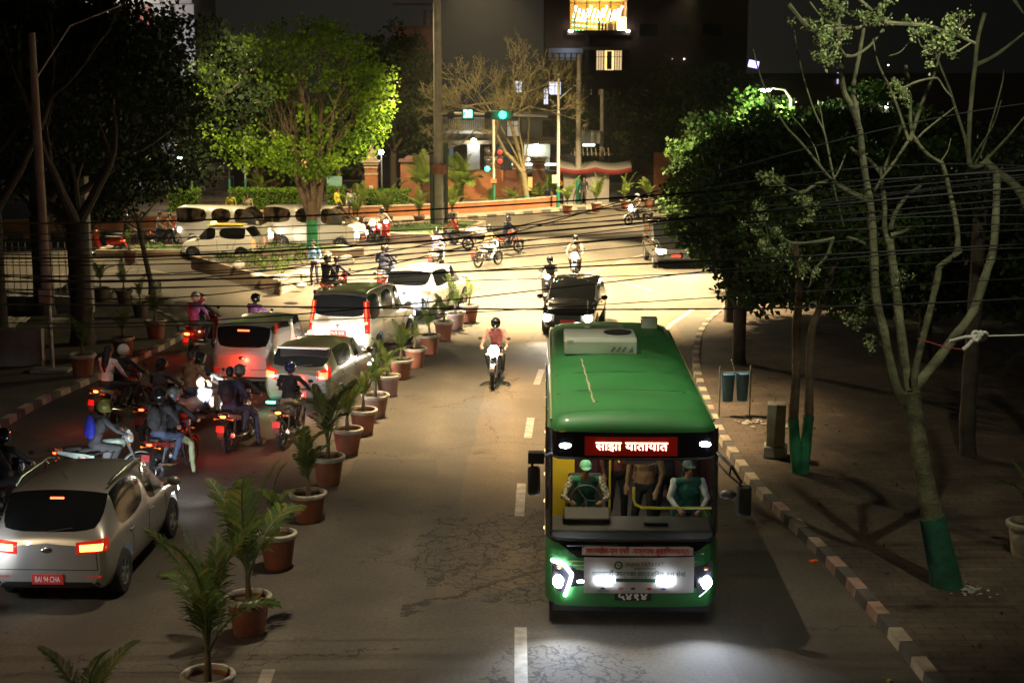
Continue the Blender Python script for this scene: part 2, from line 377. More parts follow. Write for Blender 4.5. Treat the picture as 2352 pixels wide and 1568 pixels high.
def kerb(name, path, side, h=.15, wd=.2, step=.5, stripes=True, m0=0, cols=None):
    """side=+1: kerb body lies to the left of the travel direction."""
    P = resamp(path, step); mb = MB(); rr = random.Random(5)
    for i in range(len(P)-1):
        a, b = P[i], P[i+1]; d = (b-a).normalized(); nrm = Vector((-d.y, d.x, 0))*side; g = .012
        a = a+d*g/2; b = b-d*g/2; hh = h+rr.uniform(-.008, .008); off = rr.uniform(-.008, .008)
        c = [a+nrm*off, b+nrm*off, b+nrm*wd, a+nrm*wd]
        vs = [(p.x, p.y, -.05) for p in c]+[(c[0]+nrm*.02).to_tuple()[:2]+(hh,), (c[1]+nrm*.02).to_tuple()[:2]+(hh,), (c[2].x, c[2].y, hh), (c[3].x, c[3].y, hh)]
        fs = [(4, 5, 6, 7), (0, 1, 5, 4), (1, 2, 6, 5), (2, 3, 7, 6), (3, 0, 4, 7)]
        if side < 0: fs = [f[::-1] for f in fs]
        mb.add(vs, fs, (i % 2 if stripes else 0) if not (i % 2 == 0 and rr.random() < .3) else (2 if stripes else 0))
    return struct(mb.build(name, cols or [M_KW, M_KD, M_KP], smooth=False))
RK = [(5.5, 8), (5.2, 17), (5.03, 20.3), (4.79, 23), (4.5, 25.6), (4.4, 28.9), (4.47, 32.1), (4.82, 37.3), (5.63, 42.7), (6.8, 46.8), (8.6, 51), (11.5, 55.5), (17, 59.5), (30, 63)]
LK = [(-11.4, 12), (-11.3, 22), (-11.24, 30.4), (-11.14, 33), (-10.77, 35.3), (-10.35, 37.9), (-9.95, 41.2), (-10.0, 43), (-11, 45.7), (-13, 48.3), (-16.5, 50.5), (-24, 52.5), (-40, 55)]
FK = [(-42, 67), (-30, 69.5), (-18, 73.2), (-9, 77.8), (-3.3, 81.5), (3.05, 87.4), (9.7, 92.4), (25, 101), (45, 111)]
kerb('right_kerb', RK, -1); kerb('left_kerb', LK, 1); kerb('far_kerb', FK, 1, step=.75)
def offset(path, side, dlt):
    P = resamp(path, 1.0); out = []
    for i, p in enumerate(P):
        d = (P[min(i+1, len(P)-1)]-P[max(i-1, 0)]).normalized(); n = Vector((-d.y, d.x, 0))*side; out.append(((p+n*dlt).x, (p+n*dlt).y))
    return out
a = offset(RK, -1, .19); struct(sheet('right_sidewalk', a+[(45, 66), (45, 8)], .135, M_PAVE, .2))
a = offset(LK, 1, .19); struct(sheet('left_sidewalk', a+[(-45, 55), (-45, 12)], .135, M_DIRT, .2))
a = offset(FK, 1, .19); struct(sheet('far_sidewalk', a+[(60, 118), (60, 330), (-100, 330), (-100, 66)], .135, mat('far_paving', (.30, .26, .20), .85, nz=(1.5, .3), bump=(10, .4)), .2))
# paving joints on the right sidewalk
mb = MB()
# lane dashes and edge lines (worn paint, 4 mm above the asphalt)
def strip(name, pts, wd, z=.004, m=M_PAINT, label=None):
    P = [Vector((*p, 0)) for p in pts]; mb = MB(); vs = []
    for i, p in enumerate(P):
        d = (P[min(i+1, len(P)-1)]-P[max(i-1, 0)]).normalized(); n = Vector((-d.y, d.x, 0))*wd/2
        vs += [(p.x-n.x, p.y-n.y, z), (p.x+n.x, p.y+n.y, z)]
    mb.add(vs, [(2*i, 2*i+2, 2*i+3, 2*i+1) for i in range(len(P)-1)]); return mb.build(name, m, smooth=False)
for k, (a, b) in enumerate([((.11, 15.2), (.12, 18.86)), ((.13, 24.1), (.18, 26.21)), ((.34, 29.8), (.43, 31.7)), ((.62, 35.4), (.8, 37.4)), ((-3.1, 15.6), (-3.15, 17.4))]):
    struct(strip('lane_marking', [a, b], .17))
struct(strip('edge_marking', resamp_ := [(3.75, 38.0), (4.0, 40.2), (4.45, 42.5), (5.15, 45), (6.2, 48)], .16))
struct(strip('edge_marking', [G(1330, 622), G(1420, 645), G(1500, 668)], .10)); struct(strip('edge_marking', [G(1290, 650), G(1440, 596), G(1478, 585)], .10))
struct(strip('edge_marking', [G(1040, 555), G(1180, 525), G(1300, 508), G(1450, 497)], .12))
struct(strip('edge_marking', [G(20, 640), G(190, 628), G(330, 618), G(410, 632)], .12))
# traffic islands: raised border filled with soil
def island(name, poly, h, mtop):
    n = len(poly); P = [Vector((*p, 0)) for p in poly]; c = sum(P, Vector())/n
    inner = [p+(c-p).normalized()*.42 for p in P]
    mb = MB(); vs = [(p.x, p.y, -.05) for p in P]+[(p.x, p.y, h) for p in P]+[(p.x, p.y, h) for p in inner]+[(p.x, p.y, h-.1) for p in inner]
    fs = []
    for i in range(n):
        j = (i+1) % n
        fs += [(i, j, n+j, n+i), (n+i, n+j, 2*n+j, 2*n+i), (2*n+i, 2*n+j, 3*n+j, 3*n+i)]
    o = mb.add(vs, fs).build(name, mat('island_border', (.36, .27, .20), .85, nz=(1.5, .3), bump=(8, .5)), smooth=False)
    struct(o); struct(sheet('island_soil', [(p.x, p.y) for p in inner], h-.05, mtop)); return o
ISA = [(-13.4, 59.0), (-8.45, 51.3), (-8.0, 54.5), (-7.3, 58.6), (-8.5, 59.6)]
ISB = [(-18.5, 62.9), (-7.4, 62.9), (-6.7, 64), (-7.8, 65.0), (-18.5, 65.0)]
ISC = [(-6.3, 69.6), (-3.9, 68.6), (-2.0, 72.2), (-1.4, 76), (-4, 77), (-6.8, 73.5)]
island('front_island', ISA, .55, M_DIRT); island('middle_island', ISB, .35, M_GRASS); island('pole_island', ISC, .45, M_GRASS)
def inpoly(x, y, P):
    c = False; j = len(P)-1
    for i in range(len(P)):
        if (P[i][1] > y) != (P[j][1] > y) and x < (P[j][0]-P[i][0])*(y-P[i][1])/(P[j][1]-P[i][1])+P[i][0]: c = not c
        j = i
    return c
def cover(name, P, z, h, n, seed, mats, size=.12, shrink=.8):
    rr = random.Random(seed); cx = sum(p[0] for p in P)/len(P); cyy = sum(p[1] for p in P)/len(P); Q = [(cx+(x-cx)*shrink, cyy+(y-cyy)*shrink) for x, y in P]
    xs = [p[0] for p in Q]; ys = [p[1] for p in Q]; pts = []
    while len(pts) < n:
        x = rr.uniform(min(xs), max(xs)); y = rr.uniform(min(ys), max(ys))
        if inpoly(x, y, Q):
            hh = h*rr.uniform(.4, 1.15)
            for k in range(9): pts.append((x+rr.gauss(0, .1), y+rr.gauss(0, .1), z+hh*rr.random()))
    return leaves(name, pts, size, mats, seed=seed, droop=-.9, asp=.28)
tag(cover('ground_cover', ISA, .5, .38, 520, 3, [M_SHRUB, leafm('shrub_pale', (.12, .16, .04))], .17), 'dense low green bedding plants filling the front triangular island', 'plants', kind='stuff')
tag(cover('ground_cover', ISB, .3, .22, 520, 4, [M_SHRUB, M_LGREEN], .12), 'short green ground cover on the long island behind the taxi', 'plants', kind='stuff')
tag(cover('ground_cover', ISC, .4, .22, 260, 5, [M_SHRUB], .12), 'short grassy cover on the island round the tall pole', 'plants', kind='stuff')
# stones on the islands
M_ROCK = mat('pale_rock', (.52, .50, .47), .8, nz=(4, .25), bump=(6, .8))
def rock(loc, r, label, flat=.6, seed=1):
    rr = random.Random(seed); mb = MB().ell((0, 0, 0), r, 12)
    mb.v = [tuple(c*(1+rr.uniform(-.12, .12)) for c in v) for v in mb.v]
    return tag(mb.build('rock', M_ROCK, loc=(loc[0], loc[1], loc[2]+r[2]*.6), rz=rr.uniform(0, 3)), label, 'rock', 'pale rocks on the traffic islands')
for (px, py, z, r, lb) in [(488, 597, .55, (.34, .26, .16), 'pale flat rock at the left tip of the planted island before the taxi wheel'),
        (548, 612, .6, (.42, .32, .26), 'grey rounded rock at the front edge of the planted island below the taxi door'),
        (603, 600, .6, (.55, .2, .14), 'long narrow pale stone lying behind the island bedding near the taxi bumper'),
        (647, 640, .62, (.62, .4, .2), 'widest flat white stone lying on the island border, left of the pointed corner'),
        (690, 655, .62, (.5, .34, .18), 'white stone right at the pointed corner of the triangular island'),
        (700, 632, .62, (.3, .26, .24), 'small round cream stone on the island edge left of the policeman'),
        (588, 632, .58, (.36, .3, .16), 'low brownish stone half hidden at the front of the bedding'),
        (795, 602, .05, (.55, .4, .34), 'large pale boulder on the road edge right of the policeman'),
        (752, 585, .5, (.3, .24, .2), 'small pale boulder beyond the policeman at the back corner of the island')]:
    x, y = G(px, py, z); rock((x, y, z-.05), tuple(q*.66 for q in r), lb, seed=int(px))
x, y = G(1098, 548, 0); rock((x, y, .1), (.75, .5, .3), 'brown flat boulder on the right end of the pole island', seed=9)
# low brick wall behind the far pavement, ground raised behind it
M_CAP = mat('wall_cap', (.42, .33, .24), .8, nz=(3, .3), bump=(10, .3))
M_ORANGE = mat('orange_wall', (.33, .125, .05), .85, nz=(1.2, .3), bump=(12, .4))
WL = [(-42, 69.5), (-30, 72.0), (-18, 76.0), (-12, 79.8), (-5, 83.2), (-.6, 86.0), (3.2, 90.2)]
P = resamp(WL, 1.0); mb = MB()
for i in range(len(P)-1):
    a, b = P[i], P[i+1]; d = b-a; mb.box(((a+b)/2).to_tuple()[:2]+(.36,), (d.length+.002*(i % 2), .24+.004*(i % 2), .72), rz=math.atan2(d.y, d.x), m=0)
    mb.box(((a+b)/2).to_tuple()[:2]+(.75,), (d.length+.002*(i % 2), .32+.004*(i % 2), .07), rz=math.atan2(d.y, d.x), m=1)
tag(mb.build('boundary_wall', [M_ORANGE, M_CAP], smooth=False), 'long low orange brick wall along the back of the far pavement', 'wall')
struct(sheet('garden_ground', [(x, y+.1) for x, y in WL]+[(3.2, 99), (-60, 99), (-60, 69)], .45, M_DIRT))
# ============================================================ VEHICLES
def paint(name, col, rough=.3, metal=.0):
    m = mat(name, col, rough, metal, nz=(.7, .05), coat=.8, spec=.5)
    for n in m.node_tree.nodes:
        if n.type == 'MAP_RANGE': n.inputs[3].default_value = rough-.02; n.inputs[4].default_value = rough+.04
    return m
M_BLK = mat('black_plastic', (.018, .018, .018), .55, nz=(8, .3)); M_RUB = mat('tyre_rubber', (.022, .021, .02), .85, nz=(10, .3), bump=(60, .3))
M_GLASS = mat('dark_glass', (.008, .009, .010), .05, spec=.8, nz=(2, .2)); M_CHR = mat('chrome', (.6, .6, .6), .2, 1.0); M_RIM = mat('alloy', (.42, .42, .43), .35, .85)
M_SEAT = mat('seat_vinyl', (.03, .028, .027), .6, bump=(30, .3))
M_TAILOFF = mat('tail_lens', (.28, .01, .008), .15, coat=1, emit=(1, .03, .01), es=.35)
M_TAIL = emis('brake_lamp', (1, .07, .02), 9, (.5, .02, .01)); M_TAILO = emis('tail_lamp_core', (1, .20, .03), 14, (.5, .1, .02))
M_HEAD = emis('headlamp_lit', (1, .88, .66), 140, (.8, .8, .8)); M_HEADC = emis('headlamp_white', (.86, .93, 1), 90, (.8, .8, .8)); M_HOFF = mat('lamp_lens', (.55, .56, .58), .12, coat=1, nz=(9, .4))
M_AMB = mat('amber_lens', (.8, .25, .03), .2, coat=1, emit=(1, .35, .05), es=.03)
M_PLR = mat('red_plate', (.5, .03, .025), .45, emit=(1, .06, .04), es=.03); M_PLY = mat('yellow_plate', (.7, .5, .04), .45); M_WTX = mat('white_lettering', (.8, .8, .8), .5); M_PLK = mat('black_plate', (.01, .01, .01), .4)
M_INT = mat('interior', (.03, .028, .026), .8)
def component(src, name, idx, mats, parent):
    """faces of mesh src with material index in idx -> a new object"""
    V = [tuple(v.co) for v in src.vertices]; use = {}; vs = []; fs = []; mi = []; im = {k: i for i, k in enumerate(idx)}
    for p in src.polygons:
        if p.material_index in im:
            f = []
            for i in p.vertices:
                if i not in use: use[i] = len(vs); vs.append(V[i])
                f.append(use[i])
            fs.append(f); mi.append(im[p.material_index])
    if not fs: return None
    mb = MB(); mb.v = vs; mb.f = fs; mb.m = mi; return mb.build(name, mats, parent)
class Proj:
    def __init__(s, me):
        s.t = BVHTree.FromPolygons([tuple(v.co) for v in me.vertices], [tuple(p.vertices) for p in me.polygons])
    def patch(s, mb, pts, d, n=6, mm=3, off=.006, m=0, skirt=.02):
        """bilinear patch of 4 3D corners thrown along d onto the body"""
        d = Vector(d).normalized(); A, B, C, D = [Vector(p) for p in pts]; vs = []; ok = True
        for j in range(mm+1):
            for i in range(n+1):
                u, v = i/n, j/mm; p = (A*(1-u)+B*u)*(1-v)+(D*(1-u)+C*u)*v
                h = s.t.ray_cast(p-d*3, d)
                if h[0] is None: h2 = s.t.find_nearest(p); q = h2[0]; nr = h2[1]
                else: q = h[0]; nr = h[1]
                if nr.dot(d) > 0: nr = -nr
                vs.append(q+nr*off)
        K = len(vs); N = n+1; fs = [(j*N+i, j*N+i+1, (j+1)*N+i+1, (j+1)*N+i) for j in range(mm) for i in range(n)]
        rim = [i for i in range(N)]+[(j*N+n) for j in range(1, mm+1)]+[mm*N+i for i in range(n-1, -1, -1)]+[j*N for j in range(mm-1, 0, -1)]
        vs += [vs[i]+d*skirt for i in rim]
        fs += [(rim[k], rim[(k+1) % len(rim)], K+(k+1) % len(rim), K+k) for k in range(len(rim))]
        c = (vs[fs[0][1]]-vs[fs[0][0]]).cross(vs[fs[0][2]]-vs[fs[0][1]])
        if c.dot(d) > 0: fs = [f[::-1] for f in fs]
        mb.add(vs, fs, m); return mb
    def line(s, mb, pts, d, wd=.012, off=.003, m=0):
        for i in range(len(pts)-1):
            a, b = Vector(pts[i]), Vector(pts[i+1]); t = (b-a).normalized(); nn = t.cross(Vector(d)).normalized()*wd/2
            s.patch(mb, (a-nn, b-nn, b+nn, a+nn), d, max(2, int((b-a).length/.08)), 1, off, m, .01)
def wheel_mb(r, w, spokes=5):
    Mx = Matrix.Rotation(PI/2, 4, 'Y')
    t = MB().lathe([(r*.62, -w/2), (r*.9, -w/2), (r*.98, -w*.38), (r, -w*.2), (r, w*.2), (r*.98, w*.38), (r*.9, w/2), (r*.62, w/2), (r*.58, w*.3), (r*.58, -w*.3), (r*.62, -w/2)], n=28, M=Mx, cap=False)
    q = MB().lathe([(r*.60, -w*.4), (r*.64, -w*.46), (r*.56, -w*.40), (r*.54, 0), (r*.56, w*.40), (r*.64, w*.46), (r*.60, w*.4)], n=24, M=Mx, cap=False)
    q.lathe([(.001, -w*.40), (r*.17, -w*.42), (r*.17, w*.42), (.001, w*.40)], n=12, M=Mx)
    for k in range(spokes):
        for sd in (-1, 1):
            a = 2*PI*k/spokes; q.box((sd*w*.36, math.cos(a)*r*.36, math.sin(a)*r*.36), (w*.1, r*.44, r*.13), rx=a)
    q.lathe([(r*.55, -w*.1), (r*.55, w*.1)], n=20, M=Mx, m=1)
    return t, q
WH = {}
def wheel(parent, loc, r, w, spokes=5, nm='wheel'):
    k = (r, w, spokes)
    if k not in WH:
        t, q = wheel_mb(r, w, spokes); WH[k] = (t.mesh('tyre', [M_RUB]), q.mesh('rim', [M_RIM, M_BLK]))
    t = link(nm, WH[k][0], parent, loc); link('rim', WH[k][1], t); return t
def car(label, group, loc, rz, P, name='car', cat='car'):
    L, Wd, H = P['L'], P['W'], P['H']; yr, yf = -L/2, L/2; w = Wd/2; zb = P.get('zb', .95); zh = P.get('zh', .92); rr_ = P.get('r', .3); tumble = P.get('tumble', .82); suv = P.get('suv', 0)
    zl = P.get('zl', .24); tr = P.get('tr', .5); yc = P['cowl']; yo = P['roof_f']; hd = P.get('hd', .14)
    c1 = P.get('b1', -.02); c2 = P.get('c1', (yr+tr)*.5 if 0 else yr+tr+.02)
    S = [(yr, .40, w*.84, zb-.10, w*.76, zb-.06), (yr+.04, .32, w*.93, zb-.02, w*.84, zb+.03), (yr+.10+P.get('rb', 0), zl+.05, w*.97, zb+.02, w*.86, zb+.09),
         (yr+tr, zl, w, zb+.02, w*tumble, H-.05), (yr+tr+.22, zl, w, zb+.02, w*tumble, H-.005)]
    pil = [c1-.045, c1+.045]; py = P.get('pillars', [])
    mids = []
    for q in sorted(py+[c1]): mids += [q-.04, q+.04]
    for q in mids: S.append((q, zl, w, zb-.01*(q > 0), w*(tumble+.015), H))
    S += [(yo-.0, zl, w, zb-.03, w*tumble, H-.045), (yc, zl, w*.985, zb-.05, w*.86, zh+.05), (yc+.15, zl, w*.98, zh-.04, w*.84, zh+.015), ((yc+yf)/2+.1, zl, w*.965, zh-.09, w*.80, zh-.03),
          (yf-.16, zl+.03, w*.90, zh-hd-.06, w*.76, zh-hd), (yf-.03, zl+.06, w*.80, zh-hd-.17, w*.70, zh-hd-.12), (yf, zl+.10, w*.70, zh-hd-.26, w*.62, zh-hd-.22)]
    iw0 = 3; inw = 5+len(mids); ncow = inw+1   # index: 3 = roof end, inw = roof front, inw+1 = cowl
    V = []; nj = 7
    def sec(y, z0, ww, z1, w2, zt):
        cr = .045 if zt > zb+.3 else .03
        return [(0, y, z0), (ww*.88, y, z0), (ww, y, z0+(z1-z0)*.33), (ww*1.0, y, z1-.10), (ww*.965, y, z1), (w2, y, max(z1+.01, zt-.02)), (0, y, max(z1+.02, zt+cr))]
    for s in S:
        r = sec(*s); V += [(x, y, z) for x, y, z in r]+[(-x, y, z) for x, y, z in r[1:-1]]
    K = 12; F = []; MI = []
    def Rr(i, j): return i*K+j
    def Lr(i, j): return i*K+(j if j in (0, 6) else 6+j)
    nslot = 4; pane = {}
    for i in range(len(S)-1):
        for j in range(6):
            for sd in (0, 1):
                g = Rr if sd == 0 else Lr
                q = (g(i, j), g(i+1, j), g(i+1, j+1), g(i, j+1))
                if sd == 0: q = q[::-1]
                m = 0
                if j == 5 and i == 2: m = 3
                if j == 5 and i == inw: m = 2
                if j == 4 and 3 <= i < inw and not (i == 3 and P.get('cpil', 0)):
                    inp = any(abs((S[i][0]+S[i+1][0])/2-c) < .02 for c in sorted(py+[c1]))
                    if inp: m = P.get('pilm', 0)
                    elif i == 3: m = pane.setdefault((sd, 4), 4+len(pane))
                    else: m = pane.setdefault((sd, i), 4+len(pane))
                if j == 4 and i == 2 and P.get('qglass'): m = pane.setdefault((sd, 2), 4+len(pane))
                if j == 4 and i == inw: m = 1
                if j == 0: m = 1
                if j == 1 and P.get('clad'): m = 1
                F.append(q); MI.append(m)
    for e, fl in ((0, False), (len(S)-1, True)):
        for j in range(1, 5):
            q = (Rr(e, j), Lr(e, j), Lr(e, j+1), Rr(e, j+1)); F.append(q[::-1] if not fl else q); MI.append(0 if j > 1 or not P.get('clad') else 1)
        q = (Rr(e, 5), Lr(e, 5), Rr(e, 6)); F.append(q[::-1] if not fl else q); MI.append(0)
        q = (Rr(e, 0), Lr(e, 1), Rr(e, 1)); F.append(q[::-1] if not fl else q); MI.append(1)
    mb = MB(); mb.v = V; mb.f = F; mb.m = MI
    NS = 4+len(pane)
    me = bpy.data.meshes.new('cage'); me.from_pydata(V, [], F)
    for k in range(NS): me.materials.append(M_BLK)
    me.polygons.foreach_set('material_index', MI); me.update()
    tmp = bpy.data.objects.new('tmp', me); COL.objects.link(tmp)
    # crease the belt line and glass outlines a little
    ca = me.attributes.new('crease_edge', 'FLOAT', 'EDGE'); ek = {}
    em = {}
    for p, mi in zip(me.polygons, MI):
        for k in p.edge_keys: em.setdefault(k, set()).add(mi)
    for e in me.edges:
        s = em.get(tuple(e.key), set())
        if len(s) > 1: ca.data[e.index].value = .55
    ss = tmp.modifiers.new('s', 'SUBSURF'); ss.levels = 2; ss.render_levels = 2
    wy = P['wheels']
    cut = MB(); Mx = Matrix.Rotation(PI/2, 4, 'Y')
    for y in wy:
        for sd in (-1, 1):
            cut.lathe([(rr_+.065, -.16), (rr_+.065, .30)], (sd*(w-.02), y, rr_+.01), 22, 0, Mx if sd > 0 else Matrix.Rotation(-PI/2, 4, 'Y'))
    co = cut.build('cut', M_BLK, smooth=False)
    bo = tmp.modifiers.new('b', 'BOOLEAN'); bo.object = co; bo.operation = 'DIFFERENCE'; bo.solver = 'EXACT'
    me2 = evalmesh(tmp)
    for p in me2.polygons:
        c = p.center
        for y in wy:
            d = math.hypot(c.y-y, c.z-rr_-.01)
            if d < rr_+.0655 and abs(c.x) > w-.3: p.material_index = 1
    bpy.data.objects.remove(tmp); bpy.data.objects.remove(co)
    root = thing(name, label, cat, (loc[0], loc[1], 0), rz, group)
    pm = P['paint']; rm = P.get('roof_paint', pm)
    component(me2, 'body', [0, 1], [pm, M_BLK], root)
    gm_ = P.get('glass', M_GLASS)
    for k, nm in ((2, 'windscreen'), (3, 'rear_window')): component(me2, nm, [k], [gm_], root)
    for k in range(4, NS): component(me2, 'side_window', [k], [gm_], root)
    for y in wy:
        for sd in (-1, 1): wheel(root, (sd*(w-.115), y, rr_), rr_, .20)
    pj = Proj(me2); seam = MB()
    dB = (0, 1, 0); dF = (0, -1, 0)
    # door seams and tailgate outline
    for sd in (-1, 1):
        dd = (-sd, 0, 0); X = sd*w
        for y in sorted(py+[c1]+[yc-.12]):
            pj.line(seam, [(X, y, zl+.1), (X, y+.0, zb-.03)], dd)
        if P.get('four', 1):
            y0 = wy[0]+rr_+.12; pj.line(seam, [(X, y0, zl+.25), (X, y0-.16, zb-.02)], dd)
        pj.line(seam, [(X, wy[0]+rr_+.1, zl+.1), (X, yc-.12, zl+.1)], dd)
        hb = MB()
        for y in (c1-.22, c1+.28+.45*(yc-c1-.4)): 
            hb.box((sd*(w+.012), (c1-.16 if y < c1 else (yc-.12+c1)/2-.30), zb-.14), (.03, .16, .03))
        for q, yq in enumerate((c1-.9 if P.get('four', 1) else c1-.2, c1+.12)):
            h = MB().box((sd*(w+.004), yq, zb-.13), (.03, .17, .03)); h.build('door_handle', P.get('handle', pm), root, bev=.008)
        mr = MB(); mr.ell((sd*(w+.14), yc-.18, zb+.09), (.11, .07, .08), 12); mr.tube([(sd*(w-.03), yc-.15, zb+.02), (sd*(w+.08), yc-.18, zb+.06)], .025, 6)
        mr.build('side_mirror', P.get('mirror', pm), root)
    pj.line(seam, [(-w*.8, yr, zb-.52+.1), (-w*.78, yr, zb-.1)], dB); pj.line(seam, [(w*.8, yr, zb-.42), (w*.78, yr, zb-.1)], dB)
    pj.line(seam, [(-w*.8, yr, zb-.42), (w*.8, yr, zb-.42)], dB)
    pj.line(seam, [(-w*.72, yf, zh-.03), (-w*.6, yc+.1, zh+.2)], (0, 0, -1)); pj.line(seam, [(w*.72, yf-.1, zh-.03), (w*.78, yc+.1, zh+.2)], (0, 0, -1))
    seam.build('panel_gap', M_BLK, root, smooth=False)
    # lamps
    tm = P.get('tail', M_TAILOFF); tz = P.get('tz', (zb-.22, zb-.02)); tx = P.get('tx', (.52, .98))
    for sd in (-1, 1):
        d = Vector((-sd*.45, 1, 0))
        o = MB(); pj.patch(o, [(sd*w*tx[0], yr-.05, tz[0]), (sd*w*tx[1], yr+.02, tz[0]+P.get('tsl', .03)), (sd*w*tx[1], yr+.06, tz[1]+P.get('tsl', .03)), (sd*w*tx[0], yr-.05, tz[1])], d, 8, 4, .008)
        tl = o.build('tail_light', M_TAILOFF if P.get('core') else tm, root)
        if P.get('core'):
            o = MB(); a, b = tx[0]+.06, tx[1]-.1; z0, z1 = tz[0]+.045, tz[1]-.035
            pj.patch(o, [(sd*w*a, yr-.05, z0), (sd*w*b, yr, z0+.02), (sd*w*b, yr+.05, z1+.02), (sd*w*a, yr-.05, z1)], d, 6, 3, .014)
            o.build('bulb', P['core'], tl)
        d = Vector((-sd*.5, -1, 0)); o = MB(); hz = P.get('hz', (zh-hd-.34, zh-hd-.16))
        pj.patch(o, [(sd*w*.50, yf+.05, hz[0]), (sd*w*.93, yf-.15, hz[0]+.02), (sd*w*.97, yf-.25, hz[1]+.04), (sd*w*.50, yf+.05, hz[1])], d, 8, 3, .008)
        hl = o.build('headlight', M_HOFF, root)
        if P.get('head'):
            o = MB().ell((0, 0, 0), (.125, .04, .11), 12); q = pj.t.ray_cast(Vector((sd*w*.72, yf+1, (hz[0]+hz[1])/2)), Vector((0, -1, 0)))[0]
            b = o.build('bulb', P['head'], hl, loc=q+Vector((0, .01, 0)))
            lamp('headlight_beam', 'SPOT', q+Vector((0, .12, 0)), P.get('hp', 220), P.get('hc', (1, .88, .68)), .05, q+Vector((0, 12, -1.0)), 75, .8, parent=root)
    o = MB(); gz = (zh-hd-.36, zh-hd-.17); pj.patch(o, [(-w*.46, yf+.1, gz[0]), (w*.46, yf+.1, gz[0]), (w*.46, yf+.1, gz[1]), (-w*.46, yf+.1, gz[1])], dF, 8, 3, .006); o.build('grille', M_BLK, root)
    o = MB(); pj.patch(o, [(-w*.6, yf+.1, zl+.14), (w*.6, yf+.1, zl+.14), (w*.55, yf+.1, zl+.30), (-w*.55, yf+.1, zl+.30)], dF, 8, 3, .006); o.build('air_intake', M_BLK, root)
    o = MB(); pj.patch(o, [(-w*.86, yr-.1, zl+.03), (w*.86, yr-.1, zl+.03), (w*.80, yr-.1, P.get('bump', zl+.2)), (-w*.80, yr-.1, P.get('bump', zl+.2))], dB, 12, 3, .010); o.build('lower_bumper', P.get('bumper', M_BLK), root)
    pz = P.get('pz', zb-.36); 
    q = pj.t.ray_cast(Vector((0, yr-1, pz)), Vector((0, 1, 0)))[0]
    pl = MB().box((0, q.y-.012, pz), (.46, .02, .15)).build('number_plate', P.get('plate', M_PLR), root, bev=.004)
    text('plate_lettering', P.get('ptext', '५१३४'), .12, M_WTX if P.get('plate') is not M_PLY else M_PLK, pl, (0, q.y-.026, pz), (PI/2, 0, 0), fitw=.36)
    pl = MB().box((0, yf+.012, zl+.24), (.44, .02, .11)).build('number_plate', P.get('plate', M_PLR), root, bev=.004)
    q = pj.t.ray_cast(Vector((0, yr-1, zb-.10)), Vector((0, 1, 0)))[0]
    MB().ell((0, q.y-.004, zb-.13), (.085, .012, .045), 14).build('badge', M_CHR, root)
    # rear wiper, spoiler, aerial
    q0 = pj.t.ray_cast(Vector((0, yr-1, zb+.12)), Vector((0, 1, 0)))[0]; q1 = pj.t.ray_cast(Vector((.34, yr-1, zb+.16)), Vector((0, 1, 0)))[0]
    if q0 is not None and q1 is not None: MB().tube([q0-Vector((0, .02, 0)), q1-Vector((0, .02, 0))], .009, 5).build('rear_wiper', M_BLK, root)
    q0 = pj.t.ray_cast(Vector((0, yr-1, H-.12)), Vector((0, 1, 0)))[0]
    if P.get('spoiler'):
        MB().box((0, yr+tr-.09, H-.045), (Wd*tumble*.92, .26, .045), rx=-.12).build('spoiler', P.get('spoil_mat', pm), root, bev=.015)
    if P.get('third'):
        MB().box((0, (q0.y if q0 else yr+tr)-.015+P.get('thy', 0), H-.135+P.get('thz', 0)), (P.get('thw', .3), .02, .035)).build('brake_lamp', M_TAIL, root)
    if P.get('glow'): lamp('tail_glow', 'POINT', (0, yr-.35, .75), P['glow']*2.2, (1, .05, .025), .06, parent=root)
    if P.get('rails'):
        for sd in (-1, 1): MB().tube([(sd*w*tumble*.93, yr+tr+.1, H-.0), (sd*w*tumble*.95, yr+tr+.35, H+.055), (sd*w*tumble*.95, yo-.35, H+.05), (sd*w*tumble*.93, yo-.1, H-.01)], .018, 6).build('roof_rail', M_CHR, root)
    if P.get('aerial'): MB().tube([(0, yr+tr+.35, H+.02), (0, yr+tr+.12, H+.2)], .006, 5).build('aerial', M_BLK, root)
    return root, pj
def head(rzdeg): return rad(rzdeg)
SILVER = paint('silver_paint', (.36, .34, .31), .30, .5); WHITE = paint('white_paint', (.78, .77, .72), .3); GREYP = paint('grey_green_paint', (.05, .052, .036), .28, .1)
PEARL = paint('pearl_paint', (.62, .58, .50), .28, .2); BLACKP = paint('black_paint', (.005, .005, .005), .06); VANP = paint('van_paint', (.55, .52, .46), .35); BRONZE = paint('cream_paint', (.60, .57, .48), .3, .1)
x, y = (-6.60, 21.65)
c, pj = car('silver crossover nearest the camera at the left, both rear brake lamps glowing orange red', 'cars queueing in the left lanes', (x, y), head(-2), dict(L=4.2, W=1.82, H=1.64, zb=1.02, zh=1.02, r=.345, tr=.66, cowl=1.02, roof_f=.35, wheels=(-1.33, 1.30), b1=-.1, pillars=[], paint=SILVER, tumble=.80, core=M_TAILO, tail=M_TAILOFF, tz=(.83, 1.0), tx=(.50, .99), tsl=.05, third=1, thw=.2, aerial=1, ptext='BAI 94 CHA', pz=.46, rails=1, bump=.42, handle=SILVER, cpil=0, head=M_HEADC, hp=230, hc=(.88, .93, 1), pilm=0))
for sd in (-1, 1): MB().box((sd*.66, -2.085, .50), (.22, .03, .04)).build('reflector', M_TAILOFF, c, bev=.01)
MB().box((0, -2.075, .585), (.9, .03, .02)).build('trim_strip', M_CHR, c, bev=.005)
text('badge_lettering', 'SXLE', .07, M_CHR, c, (.62, -2.08, .70), (PI/2, 0, 0), ext=.004)
